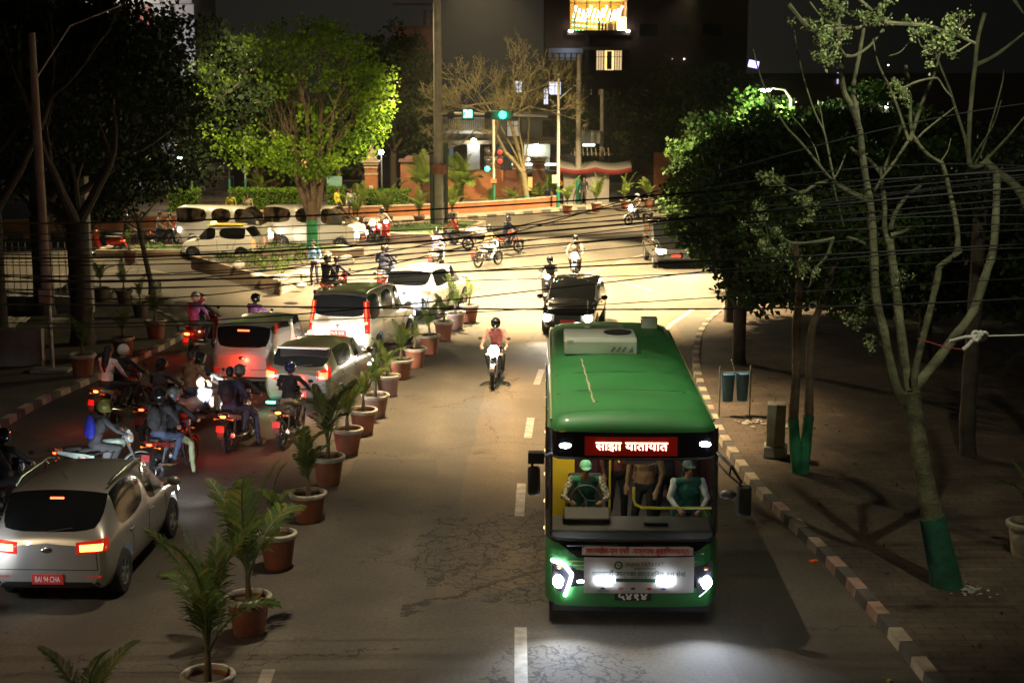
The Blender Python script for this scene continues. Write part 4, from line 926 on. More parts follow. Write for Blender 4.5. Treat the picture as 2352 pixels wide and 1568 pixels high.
def bike(kind, px, py, hdg, col, label, head=0, tail=1, beam=0, bcol=(.88, .93, 1), riders=(), pack=None, xy=None, tailhot=0):
    x, y = xy or G(px, py); rz = rad(hdg)
    if FIRST[kind]: r = PROTO[kind]; FIRST[kind] = False; fresh = True
    else: r = dup(PROTO[kind], None); fresh = False
    r.location = (x, y, 0); r.rotation_euler = (0, 0, rz); tag(r, label, 'scooter' if kind == 's' else 'motorcycle', BGROUP[kind])
    for c in r.children:
        nm = c.name.split('.')[0]
        def setm(m):
            c.material_slots[0].link = 'OBJECT'; c.material_slots[0].material = m
        if c.type == 'MESH' and c.data.materials[0] is BK_R: setm(col)
        if nm == 'tail_light' and tail: setm(M_TAILO if tailhot else M_TAIL)
        if nm == 'headlight' and head and not tail: c.scale = (1.3, 1, 1.3)
        if nm == 'headlight' and head: setm(M_HEADC if bcol[2] > .9 else M_HEAD)
    yl, zl_ = (.62, .93) if kind == 'm' else (.56, 1.04)
    if beam: lamp('headlight_beam', 'SPOT', (0, yl+.03, zl_), beam, bcol, .03, (0, yl+8, zl_-.9), 62, .7, parent=r)
    if head and not tail: lamp('headlight_spill', 'POINT', (0, yl+.16, zl_-.02), 7 if x > -5 else 3, bcol, .05, parent=r)
    if tail > 1: lamp('tail_glow', 'POINT', (0, -1.28 if kind == 'm' else -1.2, .62), tail*1.7, (1, .06, .03), .04, parent=r)
    for (pk, top, trs, slv, hat, lab) in riders:
        person(pk, lab, (x, y), rz, top, trs, slv, hat, group='riders in the traffic')
    if pack: backpack(pack[0], (x, y), rz, pack[1], pack[2])
    return r
PB = paint('bike_black', (.015, .015, .016), .2); PR = paint('bike_red', (.38, .015, .012), .2); PW = paint('bike_white', (.60, .60, .60), .25); PGm = paint('bike_mint', (.42, .55, .46), .25); PBu = paint('bike_blue', (.10, .14, .25), .25)
# ---- queue at the left (driving away)
bike('m', 236, 1122, -62, PGm, 'motorcycle with a pale mint tank turned to the right just ahead of the silver crossover', tail=1, riders=[('rider', CG, CG, None, H_YB, 'rider in grey with olive helmet and blue backpack, left of the silver car roof')], pack=('rider', cloth('royal', (.02, .03, .40)), 'bright blue backpack on the rider nearest the left kerb'))
bike('m', 398, 1090, -16, PR, 'motorcycle with white indicators and red plate ahead of the silver crossover bonnet', tail=1, riders=[('pillion', CB, CJ, None, H_BLK, 'pillion passenger in black jacket and blue jeans in front of the silver car'), ('rider_foot', CB, CO, None, H_GRY, 'rider in pale green trousers with one foot down, in front of the black jacketed passenger')], pack=('pillion', CB, 'black backpack on the pillion passenger in front of the silver car'))
bike('m', 372, 1005, -14, PB, 'black motorcycle between the white jacketed passenger and the black backpack rider', tail=1, riders=[('rider', CG, CB, None, H_BLK, 'rider in dark grey jacket and black helmet just ahead of the black backpack')])
bike('m', 283, 962, -26, PR, 'motorcycle with one orange glowing tail lamp close to the striped kerb', tail=6, tailhot=1, riders=[('pillion', CW, CB, None, 'long', 'woman in a white jacket with long black hair riding pillion by the striped kerb'), ('rider', CB, CB, None, H_WHT, 'rider in black with a white helmet by the striped kerb')])
bike('s', 472, 978, -28, PW, 'white scooter with glaring rear, beside the white tall hatchback', tail=1, riders=[('pillion', CBR, CJ, None, 'short', 'bare headed pillion passenger in a brown jacket behind the white tall hatchback'), ('scoot', CC, CO, CB, H_BLK, 'scooter rider in a cream vest with black sleeves and black helmet')])
bike('m', 550, 1022, -11, PW, 'pale motorcycle with bright tail lamp and white rear mudguard in the middle of the jam', tail=9, tailhot=1, riders=[('pillion', CN, CJ, None, 'short', 'pillion passenger in a navy jacket carrying a black backpack on the pale motorcycle'), ('rider_foot', CG, CJ, None, H_GRY, 'rider of the pale motorcycle with one foot on the road')], pack=('pillion', CB, 'black backpack hanging on the navy jacket'))
bike('m', 668, 1012, -8, PB, 'black motorcycle with small red plate light behind the dark hatchback', tail=4, tailhot=1, riders=[('rider', CB, CT, None, H_BLU, 'rider in a black hooded jacket and dark blue helmet right behind the dark hatchback')])
bike('s', 470, 808, -20, PR, 'red scooter with glowing tail lamp leaving the striped kerb corner', tail=7, tailhot=1, beam=60, head=1, riders=[('pillion', CP, CG, None, H_WHT, 'pillion passenger in a long purple jacket with white helmet on the red scooter'), ('scoot', CB, CB, None, H_RED, 'rider with a coral red helmet on the red scooter')])
bike('m', 585, 812, -28, PB, 'motorcycle mostly hidden ahead of the white tall hatchback', tail=1, riders=[('rider', CP, CB, None, H_BLK, 'rider in a plum top with a black helmet ahead of the white tall hatchback')])
bike('m', 12, 1210, -10, PB, 'dark motorcycle cut by the left edge of the picture beside the silver crossover', tail=5, riders=[('rider', CB, CB, None, H_BLK, 'dark rider at the left edge level with the silver crossover roof'), ('pillion', CB, CB, None, H_BLK, 'dark pillion passenger at the left edge beside the silver crossover')])
bike('m', 0, 0, -14, PB, 'motorcycle at the lower left edge right behind the silver crossover', xy=(-7.75, 18.35), head=1, beam=75, tail=1, riders=[('rider_foot', CB, CB, None, H_BLK, 'rider at the lower left edge with one foot on the road behind the silver crossover')])
bike('m', 0, 0, 176, PB, 'motorcycle just leaving the bottom of the picture, only its rider showing', xy=(-1.45, 11.9), tail=0, riders=[('rider', CT, CT, None, H_GRY, 'rider at the bottom edge of the picture, only the top of the helmet showing')])
# beams of queue bikes that light the tailgates in front
for k, (a, b, p) in enumerate([((-6.75, 30.3, .9), (-6.3, 34, .75), 650), ((-5.35, 30.0, .95), (-4.6, 31.8, .85), 360), ((-5.6, 34.6, .9), (-4.5, 39, .8), 900), ((-4.6, 42.0, .9), (-3.4, 46, .8), 260)]):
    lamp('headlight_beam', 'SPOT', a, p, (.92, .95, 1) if k in (1, 3) else (1, .93, .80), .05, b, 85, .7)
# ---- riders in the junction
bike('m', 770, 700, -35, PR, 'red motorcycle partly hidden behind the white off road vehicle roof', tail=1, riders=[('rider', CN, CB, None, 'short', 'bare headed rider looking back above the white off road vehicle roof'), ('pillion', CB, CB, None, H_BLK, 'passenger with black helmet and back to the camera above the off road vehicle')])
bike('s', 888, 668, -12, PBu, 'pale blue scooter with a chrome spare wheel cover left of the glaring white crossover', tail=1, beam=150, head=1, riders=[('pillion', CN, CN, None, 'short', 'pillion passenger in a navy coat on the pale blue scooter'), ('scoot', CB, CN, None, H_BLK, 'rider in black with round black helmet on the pale blue scooter')])
bike('m', 872, 715, -20, PR, 'motorcycle with red tail almost touching the glaring white crossover', tail=4, riders=[])
bike('s', 1004, 617, -15, PW, 'scooter behind the roof of the glaring crossover', tail=1, head=1, beam=160, riders=[('scoot', CLV, CB, None, H_BLK, 'rider in a lavender grey jacket with black helmet above the crossover roof')])
bike('m', 1045, 574, 82, PB, 'black motorcycle crossing to the left in front of the tall pole', tail=0, riders=[('rider', CR, CG, None, H_BLK, 'rider in a red shirt crossing to the left below the tall pole')])
bike('m', 1120, 612, -38, PW, 'motorcycle carrying a brown coat rider and white trousers, centre of the junction', tail=1, beam=200, head=1, riders=[('rider', CBR, CW, None, H_BLK, 'rider in a brown coat and white trousers in the centre of the junction')])
bike('m', 1163, 582, -52, PR, 'red motorcycle with lit tail lamp turning right beyond the brown coat rider', tail=5, tailhot=1, riders=[('rider', CN, CG, None, H_GRY, 'rider in a dark blue jacket and grey helmet on the turning red motorcycle')])
bike('m', 1322, 638, 172, PB, 'motorcycle with round lit headlamp coming on, right of the other oncoming one', tail=0, head=1, beam=420, bcol=(1, .9, .7), riders=[('rider', CT, CB, None, H_GRY, 'oncoming rider in a dark tan jacket behind the black hatchback, to the right')])
bike('s', 1262, 700, 168, PB, 'oncoming scooter with lit headlamp left of the black hatchback', tail=0, head=1, beam=420, bcol=(1, .9, .7), riders=[('scoot|short', CB, CB, None, H_BLK, 'oncoming rider in a black vest left of the black hatchback')])
bike('m', 1140, 880, 174, PB, 'oncoming motorcycle with glaring headlamp alone in the lane left of the bus', tail=0, head=1, beam=170, bcol=(1, .90, .72), riders=[('rider|short', CPK, CB, None, H_BLK, 'rider in a salmon pink T shirt coming towards the camera beside the bus')])
bike('m', 1466, 516, 125, PW, 'motorcycle with lit headlamp near the far kerb at the right', tail=0, head=1, beam=150, bcol=(1, .9, .7), riders=[('rider', CT, CB, None, H_WHT, 'rider with a white helmet near the far kerb at the right')])
bike('s', 880, 556, 205, PR, 'red scooter to the right of the minibus headlamps', tail=0, head=1, riders=[('scoot', CC, CW, None, H_GRY, 'rider in a cream jacket on the red scooter right of the minibuses')])
bike('m', 850, 552, 200, PR, 'red motorcycle close to the minibus bumper, next to the red scooter', tail=0, head=1, beam=120, bcol=(1, .9, .7), riders=[])
bike('m', 388, 572, -95, PB, 'motorcycle with lit headlamp just left of the first minibus', tail=0, head=1, beam=130, bcol=(1, .9, .7), riders=[('rider', CBR, CB, None, 'short', 'bare headed rider in a brown top left of the first minibus'), ('pillion', CT, CB, None, 'short', 'passenger behind the bare headed rider left of the first minibus')])
bike('s', 300, 578, -95, PB, 'scooter with white headlamp beyond the orange pot at the left', tail=0, head=1, beam=120, riders=[('scoot', CB, CB, None, H_BLK, 'rider in black under the dark foliage at the left')])
bike('s', 245, 585, 80, PR, 'scooter with red tail lamp under the dark foliage at the far left', tail=5, riders=[])
# ---- people on foot
x, y = G(724, 656); 
o = person('stand', 'traffic policeman in blue shirt and white belt standing at the island corner', (x, y), rad(150), CPB, CN, None, (cloth('cap_navy', (.02, .02, .04)),))
MB().lathe([(.158, -.03), (.162, -.03), (.162, .03), (.158, .03)], (0, 0, 1.01), 20, M=Matrix.Diagonal((1, .80, 1, 1))).build('belt', CW, o)
for px, py, m, lb, sc in [(531, 478, CY, 'pedestrian in a yellow top behind the roof of the first minibus', 1), (569, 484, CC, 'pedestrian in a cream top between the two minibus roofs', 1), (775, 478, CY, 'pedestrian in a yellow top beside the green sign board', 1), (808, 494, CW, 'pedestrian in white beyond the bonnet of the second minibus', 1), (1341, 476, CB, 'dark figure standing in the doorway of the small grey kiosk', 1)]:
    Z = 84 if px < 700 else 85; x = (px-1176)/FP*Z
    if px == 1341: x, yy = G(px, py); yy += .3
    else:
        yy = {531: 77.0, 569: 76.2, 775: 80.6, 808: 80.3}[px]; x = (px-1176)/FP*yy
    person('stand', lb, (x, yy), rad(R.uniform(100, 260)), m, CG, None, 'short', z=.135, group='pedestrians')
# ============================================================ THE BUS (local: x right, y towards its back, front face at y=0)
BUSX, BUSY, BUSR = 1.66, 18.72, rad(-1.4)
bus = thing('bus', 'green city bus with lit red display coming towards the camera in the right lane', 'bus', (BUSX, BUSY, 0), BUSR)
GREEN = mat('bus_green', (.036, .235, .058), .55, nz=(1.5, .2), coat=.06, bump=(.9, .1)); 
_t = GREEN.node_tree; _b = _t.nodes['Principled BSDF']; _n = _t.nodes.new('ShaderNodeTexNoise'); _n.inputs['Scale'].default_value = 3.2; _n.inputs['Detail'].default_value = 8; _n.inputs['Roughness'].default_value = .75
_mp = _t.nodes.new('ShaderNodeMapping'); _mp.inputs['Scale'].default_value = (2.5, .5, 1); _c = _t.nodes.new('ShaderNodeTexCoord'); _t.links.new(_c.outputs['Object'], _mp.inputs[0]); _t.links.new(_mp.outputs[0], _n.inputs['Vector'])
_r = _t.nodes.new('ShaderNodeValToRGB'); _r.color_ramp.elements[0].position = .52; _r.color_ramp.elements[1].position = .78; _r.color_ramp.elements[0].color = (0, 0, 0, 1); _r.color_ramp.elements[1].color = (.55, .55, .55, 1); _t.links.new(_n.outputs['Fac'], _r.inputs[0])
_m = _t.nodes.new('ShaderNodeMix'); _m.data_type = 'RGBA'; _src = _b.inputs['Base Color'].links[0].from_socket; _t.links.new(_r.outputs[0], _m.inputs[0]); _t.links.new(_src, _m.inputs[6]); _m.inputs[7].default_value = (.10, .16, .07, 1); _t.links.new(_m.outputs[2], _b.inputs['Base Color'])
BBLK = paint('bus_black', (.010, .010, .012), .12)
def bz(py): return W(1451, py, 18.78).z
def bx(px): return (px-1451)/166.0
def ycorner(x):
    a = abs(x); return .07*(a/1.2)**2+(.32*((a-.98)/.22)**2 if a > .98 else 0)
def yf(x, z):
    return ycorner(x)+(.0 if z < 1.15 else (z-1.15)*.11)+(.06*max(0, (.62-z)/.3))
xs = [-1.2+2.4*i/112 for i in range(113)]; zs = [.33, .42, .52, .62, .72, .82, .92]+[1.0+.015*k for k in range(17)]+[1.27, 1.30, 1.38, 1.6, 1.8, 2.0, 2.2, 2.36, 2.42, 2.5, 2.6, 2.7, 2.78]
WS0, WS1, WSX = 1.30, 2.42, 1.12
mb = MB(); vs = [(x, yf(x, z), z) for z in zs for x in xs]; fs = []; ms = []; gl = []; N = len(xs)
for j in range(len(zs)-1):
    for i in range(N-1):
        q = (j*N+i, j*N+i+1, (j+1)*N+i+1, (j+1)*N+i); xc = (xs[i]+xs[i+1])/2; zc = (zs[j]+zs[j+1])/2
        if WS0 <= zc <= WS1 and abs(xc) < WSX: gl.append(q); continue
        brd = 1.24 if abs(xc) > 1.06 else (1.24-.20*(.5-.5*math.cos(PI*min(1, (1.06-abs(xc))/.35))))
        fs.append(q); ms.append(0 if zc < brd else 1)
mb.v = vs; mb.f = fs; mb.m = ms
front_me = mb.mesh('front', [GREEN, BBLK])
# body profile (half), from the sill up over the roof
PR_ = [(1.2, .33), (1.2, .6), (1.2, .95), (1.2, 1.25), (1.2, 1.30), (1.195, 1.8), (1.19, 2.42), (1.185, 2.50), (1.175, 2.66), (1.15, 2.78), (1.11, 2.87), (1.04, 2.94), (.93, 2.975), (.70, 2.995), (.35, 3.01), (0, 3.015)]
full = PR_+[(-x, z) for x, z in PR_[-2::-1]]
ys = [.55, 1.0, 1.9, 3.2, 3.3, 4.8, 4.9, 6.5, 6.6, 8.0, 8.25, 8.4]
mb.v = list(vs)
K = len(full); base = len(mb.v)
def sec(y):
    s = 1.0 if y < 8.1 else (.985 if y < 8.3 else .955); return [(x*s, y, (z-1.6)*(s if z > 1.6 else 1)+1.6) for x, z in full]
for y in ys: mb.v += sec(y)
for a in range(len(ys)-1):
    for i in range(K-1):
        q = (base+a*K+i, base+(a+1)*K+i, base+(a+1)*K+i+1, base+a*K+i+1); mb.f.append(q[::-1])
        zc = (full[i][1]+full[i+1][1])/2; wz = 1.28 < zc < 2.44
        mb.m.append(1 if wz else 0)
# back wall
bk = base+(len(ys)-1)*K
mb.f.append(tuple(bk+i for i in range(K))); mb.m.append(0)
# join the front skin to the sides and brow: quarter ellipse per profile point
nose = []
for i, (x, z) in enumerate(full):
    z0 = min(z, 2.78); y0 = yf(max(-1.2, min(1.2, x)), z0)
    col_ = []
    for k in range(7):
        t = k/6; ang = t*PI/2
        if z > 2.78: col_.append((x, y0+(.55-y0)*(1-math.cos(ang)), z0+(z-z0)*math.sin(ang)))
        else: col_.append((x, y0+(.55-y0)*t, z))
    nose.append(col_)
nb = len(mb.v)
for c in nose: mb.v += c
for i in range(K-1):
    for k in range(6):
        q = (nb+i*7+k, nb+i*7+k+1, nb+(i+1)*7+k+1, nb+(i+1)*7+k); mb.f.append(q[::-1])
        zc = (full[i][1]+full[i+1][1])/2; mb.m.append(1 if 1.28 < zc < 2.75 and not (zc > 2.55 and k > 3) else 0)
body = mb.build('body', [GREEN, BBLK], bus)
pj = Proj(body.data); FR = (0, 1, 0)
gm = bpy.data.materials.new('windscreen_glass'); gm.use_nodes = True; t = gm.node_tree; t.nodes.remove(t.nodes['Principled BSDF'])
tr = t.nodes.new('ShaderNodeBsdfTransparent'); tr.inputs[0].default_value = (.86, .88, .86, 1); gs = t.nodes.new('ShaderNodeBsdfGlossy'); gs.inputs['Roughness'].default_value = .03
mx = t.nodes.new('ShaderNodeMixShader'); fr = t.nodes.new('ShaderNodeFresnel'); t.links.new(fr.outputs[0], mx.inputs[0]); t.links.new(tr.outputs[0], mx.inputs[1]); t.links.new(gs.outputs[0], mx.inputs[2]); t.links.new(mx.outputs[0], t.nodes['Material Output'].inputs[0])
g = MB(); g.v = [(x, y+.012, z) for x, y, z in vs]; g.f = gl; g.m = [0]*len(gl)
use = sorted({i for f in gl for i in f}); rm = {k: i for i, k in enumerate(use)}; g.v = [g.v[i] for i in use]; g.f = [tuple(rm[i] for i in f) for f in gl]; g.build('windscreen', gm, bus)
o = MB(); loop = [(-WSX, WS0), (WSX, WS0), (WSX, WS1), (-WSX, WS1)]
for a, b in zip(loop, loop[1:]+loop[:1]):
    n = 24; o.tube([(a[0]+(b[0]-a[0])*k/n, yf(a[0]+(b[0]-a[0])*k/n, a[1]+(b[1]-a[1])*k/n)-.002, a[1]+(b[1]-a[1])*k/n) for k in range(n+1)], .018, 6)
o.build('windscreen_seal', M_RUB, bus)
# side windows
for sd in (-1, 1):
    for a, b in ((.75, 1.95), (2.0, 3.2), (3.3, 4.8), (4.9, 6.45), (6.6, 7.95)):
        w_ = MB().box((sd*1.199, (a+b)/2, 1.87), (.014, b-a-.06, 1.02)); w_.build('side_window', M_GLASS, bus, bev=.004)
    MB().box((sd*1.206, 4.3, 1.13), (.02, 7.2, .05)).build('side_trim', mat('bus_trim', (.42, .30, .20), .3, .7), bus)
    MB().tube([(sd*1.13, .6, 2.86), (sd*1.13, 8.1, 2.86)], .018, 6).build('roof_gutter', mat('gutter_cream', (.40, .44, .22), .3), bus)
    for yy in (1.6, 3.0, 4.6, 6.2, 7.6): MB().ell((sd*1.215, yy, .98), (.014, .05, .025), 10).build('side_marker', emis('marker_amber', (1, .42, .12), 7), bus)
    for yy in (2.0, 6.3): wheel(bus, (sd*1.04, yy, .46), .46, .26, 8)
MB().box((0, 4.3, .30), (2.3, 7.8, .10)).build('chassis', M_BLK, bus); MB().box((0, .62, .30), (2.2, .9, .14)).build('underbody', M_BLK, bus)
for yy in (1.9, 3.25, 4.85, 6.55, 8.0):
    MB().tube([(-1.04, yy, 2.943), (-.7, yy, 2.998), (0, yy, 3.018), (.7, yy, 2.998), (1.04, yy, 2.943)], .006, 5).build('roof_seam', mat('seam_dark', (.02, .10, .03), .6), bus)
# interior
MB().box((0, 4.3, .66), (2.34, 7.9, .04)).build('floor', mat('bus_floor', (.10, .09, .08), .6, nz=(8, .3)), bus)
MB().box((0, 4.3, 2.90), (2.1, 7.4, .02)).build('ceiling', mat('bus_ceiling', (.6, .6, .58), .5), bus)
ds = MB().prism([(.12, .72), (1.0, .72), (1.02, 1.30), (.80, 1.41), (.17, 1.33)], -1.14, 1.14, 'X'); ds.v = [(x, y+ycorner(x)*.9 if y < .5 else y, z) for x, y, z in ds.v]
ds.box((-.62, .72, 1.42), (.66, .34, .14), rx=.25).box((.35, .6, 1.39), (.35, .2, .05)); ds.build('dashboard', mat('dashboard', (.05, .042, .038), .6, nz=(4, .2)), bus, bev=.03, smooth=False)
sw = MB(); Mw = Matrix.Rotation(rad(62), 4, 'X'); ring = [Vector((-.62, .98, 1.58))+Mw @ Vector((.22*math.cos(2*PI*k/20), .22*math.sin(2*PI*k/20), 0)) for k in range(21)]
sw.tube(ring, .017, 7, cap=False); 
for k in (0, 7, 13): sw.tube([Vector((-.62, .98, 1.58)), ring[k]], .014, 5)
sw.tube([(-.62, .98, 1.58), (-.62, .82, 1.35)], .03, 8); sw.build('steering_wheel', M_BLK, bus)
MB().box((-.98, 1.95, 1.75), (.42, .03, 1.9)).box((-1.14, 1.35, 1.9), (.02, 1.1, 1.0)).build('yellow_partition', mat('partition_yellow', (.72, .50, .03), .5), bus)
MB().box((-.62, 1.75, 1.42), (.50, .10, .70), rx=-.1).box((-.62, 1.5, 1.12), (.50, .45, .12)).build('driver_seat', M_SEAT, bus, bev=.03)
MB().box((.85, 1.50, 1.40), (.44, .08, .62), rx=-.1).box((.85, 1.25, 1.16), (.44, .42, .10)).build('passenger_seat', mat('seat_green', (.03, .12, .09), .8), bus, bev=.03)
YR = mat('yellow_rail', (.72, .56, .03), .35); rl = MB().tube([(.03, .50, 1.92), (.03, .50, 1.74), (.06, .50, 1.67), (.15, .50, 1.63), (.40, .50, 1.62), (1.12, .50, 1.63)], .019, 8)
rl.tube([(-.22, 2.3, .7), (-.22, 2.3, 2.88)], .018, 8).tube([(.25, 3.4, .7), (.25, 3.4, 2.88)], .018, 8).tube([(-.3, 2.1, 2.2), (-.1, 1.9, 1.9)], .018, 8); rl.build('grab_rail', YR, bus)
st = MB()
for r_ in range(5):
    for sx in (-.78, .78): st.box((sx, 3.0+r_*.85, 1.55), (.8, .09, .72), rx=-.1).box((sx, 2.75+r_*.85, 1.15), (.8, .42, .1))
st.build('seat_row', mat('seat_maroon', (.10, .03, .035), .8), bus, bev=.02)
MB().box((.35, 2.9, 2.885), (.12, 4.2, .02)).box((-.45, 3.3, 2.885), (.12, 3.4, .02)).build('ceiling_light', emis('bus_ceiling_light', (1, .95, .86), 4), bus)
lamp('cabin_light', 'POINT', (-.75, 1.15, 2.75), 34, (1, .84, .50), .08, parent=bus); lamp('cabin_light', 'POINT', (.1, 3.4, 2.7), 20, (1, .80, .52), .12, parent=bus)
MB().box((.12, .72, 2.30), (.46, .04, .22)).build('inner_mirror', mat('inner_mirror', (.30, .18, .17), .2, .5), bus, bev=.03)
# people aboard stay things of their own
def aboard(kind, lx, ly, z, lab, rz, *a, **k):
    c, s = math.cos(BUSR), math.sin(BUSR); return person(kind, lab, (BUSX+lx*c-ly*s, BUSY+lx*s+ly*c), BUSR+rz, *a, z=z, **k)
aboard('drive', -.62, 1.52, .74, 'bus driver in a checked shirt, green vest and mint cap holding the steering wheel', PI, CV, CB, CCK, (cloth('mint', (.15, .42, .30)),))
aboard('sit', .86, 1.22, .76, 'conductor in a green waistcoat and cap seated at the right behind the windscreen', PI, CV, CB, CW, (cloth('dull_cap', (.10, .13, .11)),))
aboard('stand', .28, 1.75, .68, 'standing passenger in a brown shawl in the middle of the bus front', PI-.5, CBR, CB, None, 'short')
aboard('stand', -.10, 2.5, .68, 'standing passenger in maroon further back behind the driver', PI+.3, cloth('maroon', (.14, .03, .03)), CB, None, 'short')
aboard('stand', .62, 2.25, .68, 'standing passenger in a grey coat behind the conductor', PI+.2, CG, CB, None, 'short')
# destination display
x0, x1 = bx(1352), bx(1534); z0, z1 = bz(1047), bz(1011)
o = MB(); pj.patch(o, [(bx(1340), -.1, z0-.02), (bx(1550), -.1, z0-.02), (bx(1550), -.1, z1+.02), (bx(1340), -.1, z1+.02)], FR, 10, 3, .004); dp = o.build('destination_display', emis('led_panel', (1, .02, .008), .07, (.05, .002, .002)), bus)
LED = emis('led_letters', (1, .33, .20), 14); yy = yf(0, 2.6)-.012
text('display_lettering', 'साझा', .17, LED, dp, (bx(1394), yy, (z0+z1)/2), (PI/2, 0, 0), fitw=.35, bold=.001); text('display_lettering', 'यातायात', .17, LED, dp, (bx(1480), yy, (z0+z1)/2), (PI/2, 0, 0), fitw=.58, bold=.001)
lamp('display_glow', 'AREA', (-.03, -.12, 2.60), 3.2, (1, .05, .02), .1, (-.03, -3, 2.75), parent=bus).data.size = .8
for px, py in ((1297, 1030), (1612, 1025)):
    o = MB().ell((0, 0, 0), (.085, .012, .036), 16); q = pj.t.ray_cast(Vector((bx(px), -2, bz(py))), Vector((0, 1, 0)))[0]; o.build('marker_lamp', M_HEADC, bus, loc=q)
# headlamp clusters
for sd in (-1, 1):
    def hp_(px, py): return (sd*abs(bx(px)), -.3, bz(py))
    cl = [(1270, 1290), (1300, 1297), (1313, 1318), (1302, 1350), (1297, 1367), (1272, 1345)]
    o = MB(); pj.patch(o, [hp_(1268, 1348), hp_(1300, 1368), hp_(1312, 1300), hp_(1268, 1288)], FR, 8, 8, .006); hl = o.build('headlight', mat('lamp_cluster', (.05, .05, .07), .15, coat=1), bus)
    o = MB(); path = [(1267, 1292), (1285, 1291), (1297, 1298), (1313, 1318), (1308, 1335), (1297, 1368)] if sd < 0 else [(1297, 1368), (1270, 1346)]
    pts = []
    for a, b in zip(path, path[1:]):
        for k in range(5):
            q = pj.t.ray_cast(Vector(hp_(a[0]+(b[0]-a[0])*k/4, a[1]+(b[1]-a[1])*k/4)), Vector((0, 1, 0)))[0]; pts.append(q-Vector((0, .012, 0)))
    o.tube(pts, .020 if sd < 0 else .007, 6); o.build('daytime_strip', M_HEADC if sd < 0 else emis('strip_mint', (.5, 1, .7), 3), hl)
    q = pj.t.ray_cast(Vector(hp_(1283, 1335)), Vector((0, 1, 0)))[0]; MB().ell((0, 0, 0), (.085, .03, .10), 14).build('bulb', M_HEADC, hl, loc=q)
    lamp('headlight_beam', 'SPOT', (q.x, q.y-.1, q.z), 380, (.70, .82, 1), .05, (q.x*.8, q.y-3.4, -.4), 110, 1.0, parent=bus)
    lamp('headlight_halo', 'POINT', (q.x, q.y-.22, q.z-.05), 1.3, (.80, .9, 1), .05, parent=bus)
    q = pj.t.ray_cast(Vector(hp_(1285, 1303)), Vector((0, 1, 0)))[0]; MB().ell((0, 0, 0), (.05, .012, .025), 10).build('indicator', M_AMB, hl, loc=q)
    o = MB(); pj.patch(o, [(sd*.98, -.2, bz(1350)), (sd*.62, -.2, bz(1340)), (sd*.62, -.2, bz(1312)), (sd*.86, -.2, bz(1300))], FR, 5, 4, .004); o.build('bumper_inset', BBLK, bus)
    for k in range(3):
        o = MB(); zz = bz(1288+k*9); pj.patch(o, [(sd*(.86-.05*k), -.2, zz), (sd*.60, -.2, zz), (sd*.60, -.2, zz+.014), (sd*(.90-.05*k), -.2, zz+.014)], FR, 4, 1, .006); o.build('trim_strip', mat('gold_strip', (.55, .50, .25), .3, .5), bus)
    o = MB()
    o.tube([(sd*1.12, .12, 2.50), (sd*1.28, -.10, 2.50)] if sd < 0 else [(1.14, .12, 2.52), (1.30, -.14, 2.40), (1.44, -.18, 2.18)], .022, 7)
    if sd > 0: o.tube([(1.14, .14, 2.38), (1.28, -.10, 2.26), (1.44, -.18, 2.14)], .016, 7).tube([(1.29, -.13, 2.40), (1.28, -.10, 2.26)], .014, 6)
    else: o.box((-1.33, -.10, 2.50), (.22, .14, .15)).tube([(-1.40, -.10, 2.48), (-1.38, -.12, 2.38)], .02, 6)
    ml = o.build('mirror_arm', M_BLK, bus)
    if sd < 0: MB().box((-1.36, -.12, 2.18), (.17, .12, .40)).build('mirror', M_BLK, bus, bev=.04)
    else: MB().box((1.47, -.18, 1.94), (.20, .12, .42)).build('mirror', M_BLK, bus, bev=.04); MB().ell((1.27, -.05, 1.98), (.12, .05, .07), 14).build('mirror', mat('grey_mirror', (.12, .12, .12), .3, .3), bus)
# wipers
MB().tube([(.15, yf(.15, 1.36)-.03, 1.24), (.55, yf(.5, 1.34)-.03, 1.20), (.98, yf(1, 1.3)-.05, 1.12)], .011, 5).tube([(-.9, yf(-.9, 1.3)-.03, 1.22), (-.2, yf(0, 1.3)-.03, 1.25)], .009, 5).build('wiper', M_BLK, bus)
# printed route strip and cloth banner
def panel(nm, x0, x1, z0, z1, m, off, wave=0, nx=24, nz=8, cut=0):
    mb = MB(); vs = []
    for j in range(nz+1):
        for i in range(nx+1):
            u, v = i/nx, j/nz; x = x0+(x1-x0)*u; z = z0+(z1-z0)*v+.012*(u-.5)*(1 if wave else 0)
            if cut and v == 1 and (u < .03 or u > .97): z -= .03
            vs.append((x, yf(x, z)-off-wave*(math.sin(u*9+v*3)*math.sin(v*5+u*2)+.5*math.sin(u*23-v*7)), z))
    n = len(vs); fs = [(j*(nx+1)+i, j*(nx+1)+i+1, (j+1)*(nx+1)+i+1, (j+1)*(nx+1)+i) for j in range(nz) for i in range(nx)]
    vs2 = [(x, y+.006, z) for x, y, z in vs]; mb.add(vs, fs); mb.add(vs2, [f[::-1] for f in fs]); return mb.build(nm, m, bus)
sg = panel('route_sign', bx(1335), bx(1588), bz(1271), bz(1251), mat('sign_white', (.62, .60, .58), .5), .03, cut=1)
RT = mat('red_lettering', (.5, .03, .04), .5)
text('route_lettering', 'लगनखेल-एन एसी -चक्रपथ-बुढािनलकण्ठ', .11, RT, sg, (bx(1461), yf(0, 1.19)-.034, (bz(1271)+bz(1251))/2), (PI/2, 0, 0), fitw=1.42, bold=.002)
bn = panel('banner', bx(1340), bx(1591), bz(1357), bz(1275), mat('banner_cloth', (.50, .48, .48), .6, nz=(3, .08)), .035, wave=.007)
TG = mat('green_lettering', (.02, .13, .07), .5); TB = mat('dark_lettering', (.06, .06, .07), .5); yb = yf(0, .9)-.047; cx = bx(1465)
text('banner_lettering', 'SAJHA YATAYAT', .085, TB, bn, (bx(1478), yb, bz(1290)), (PI/2, 0, 0), fitw=.52)
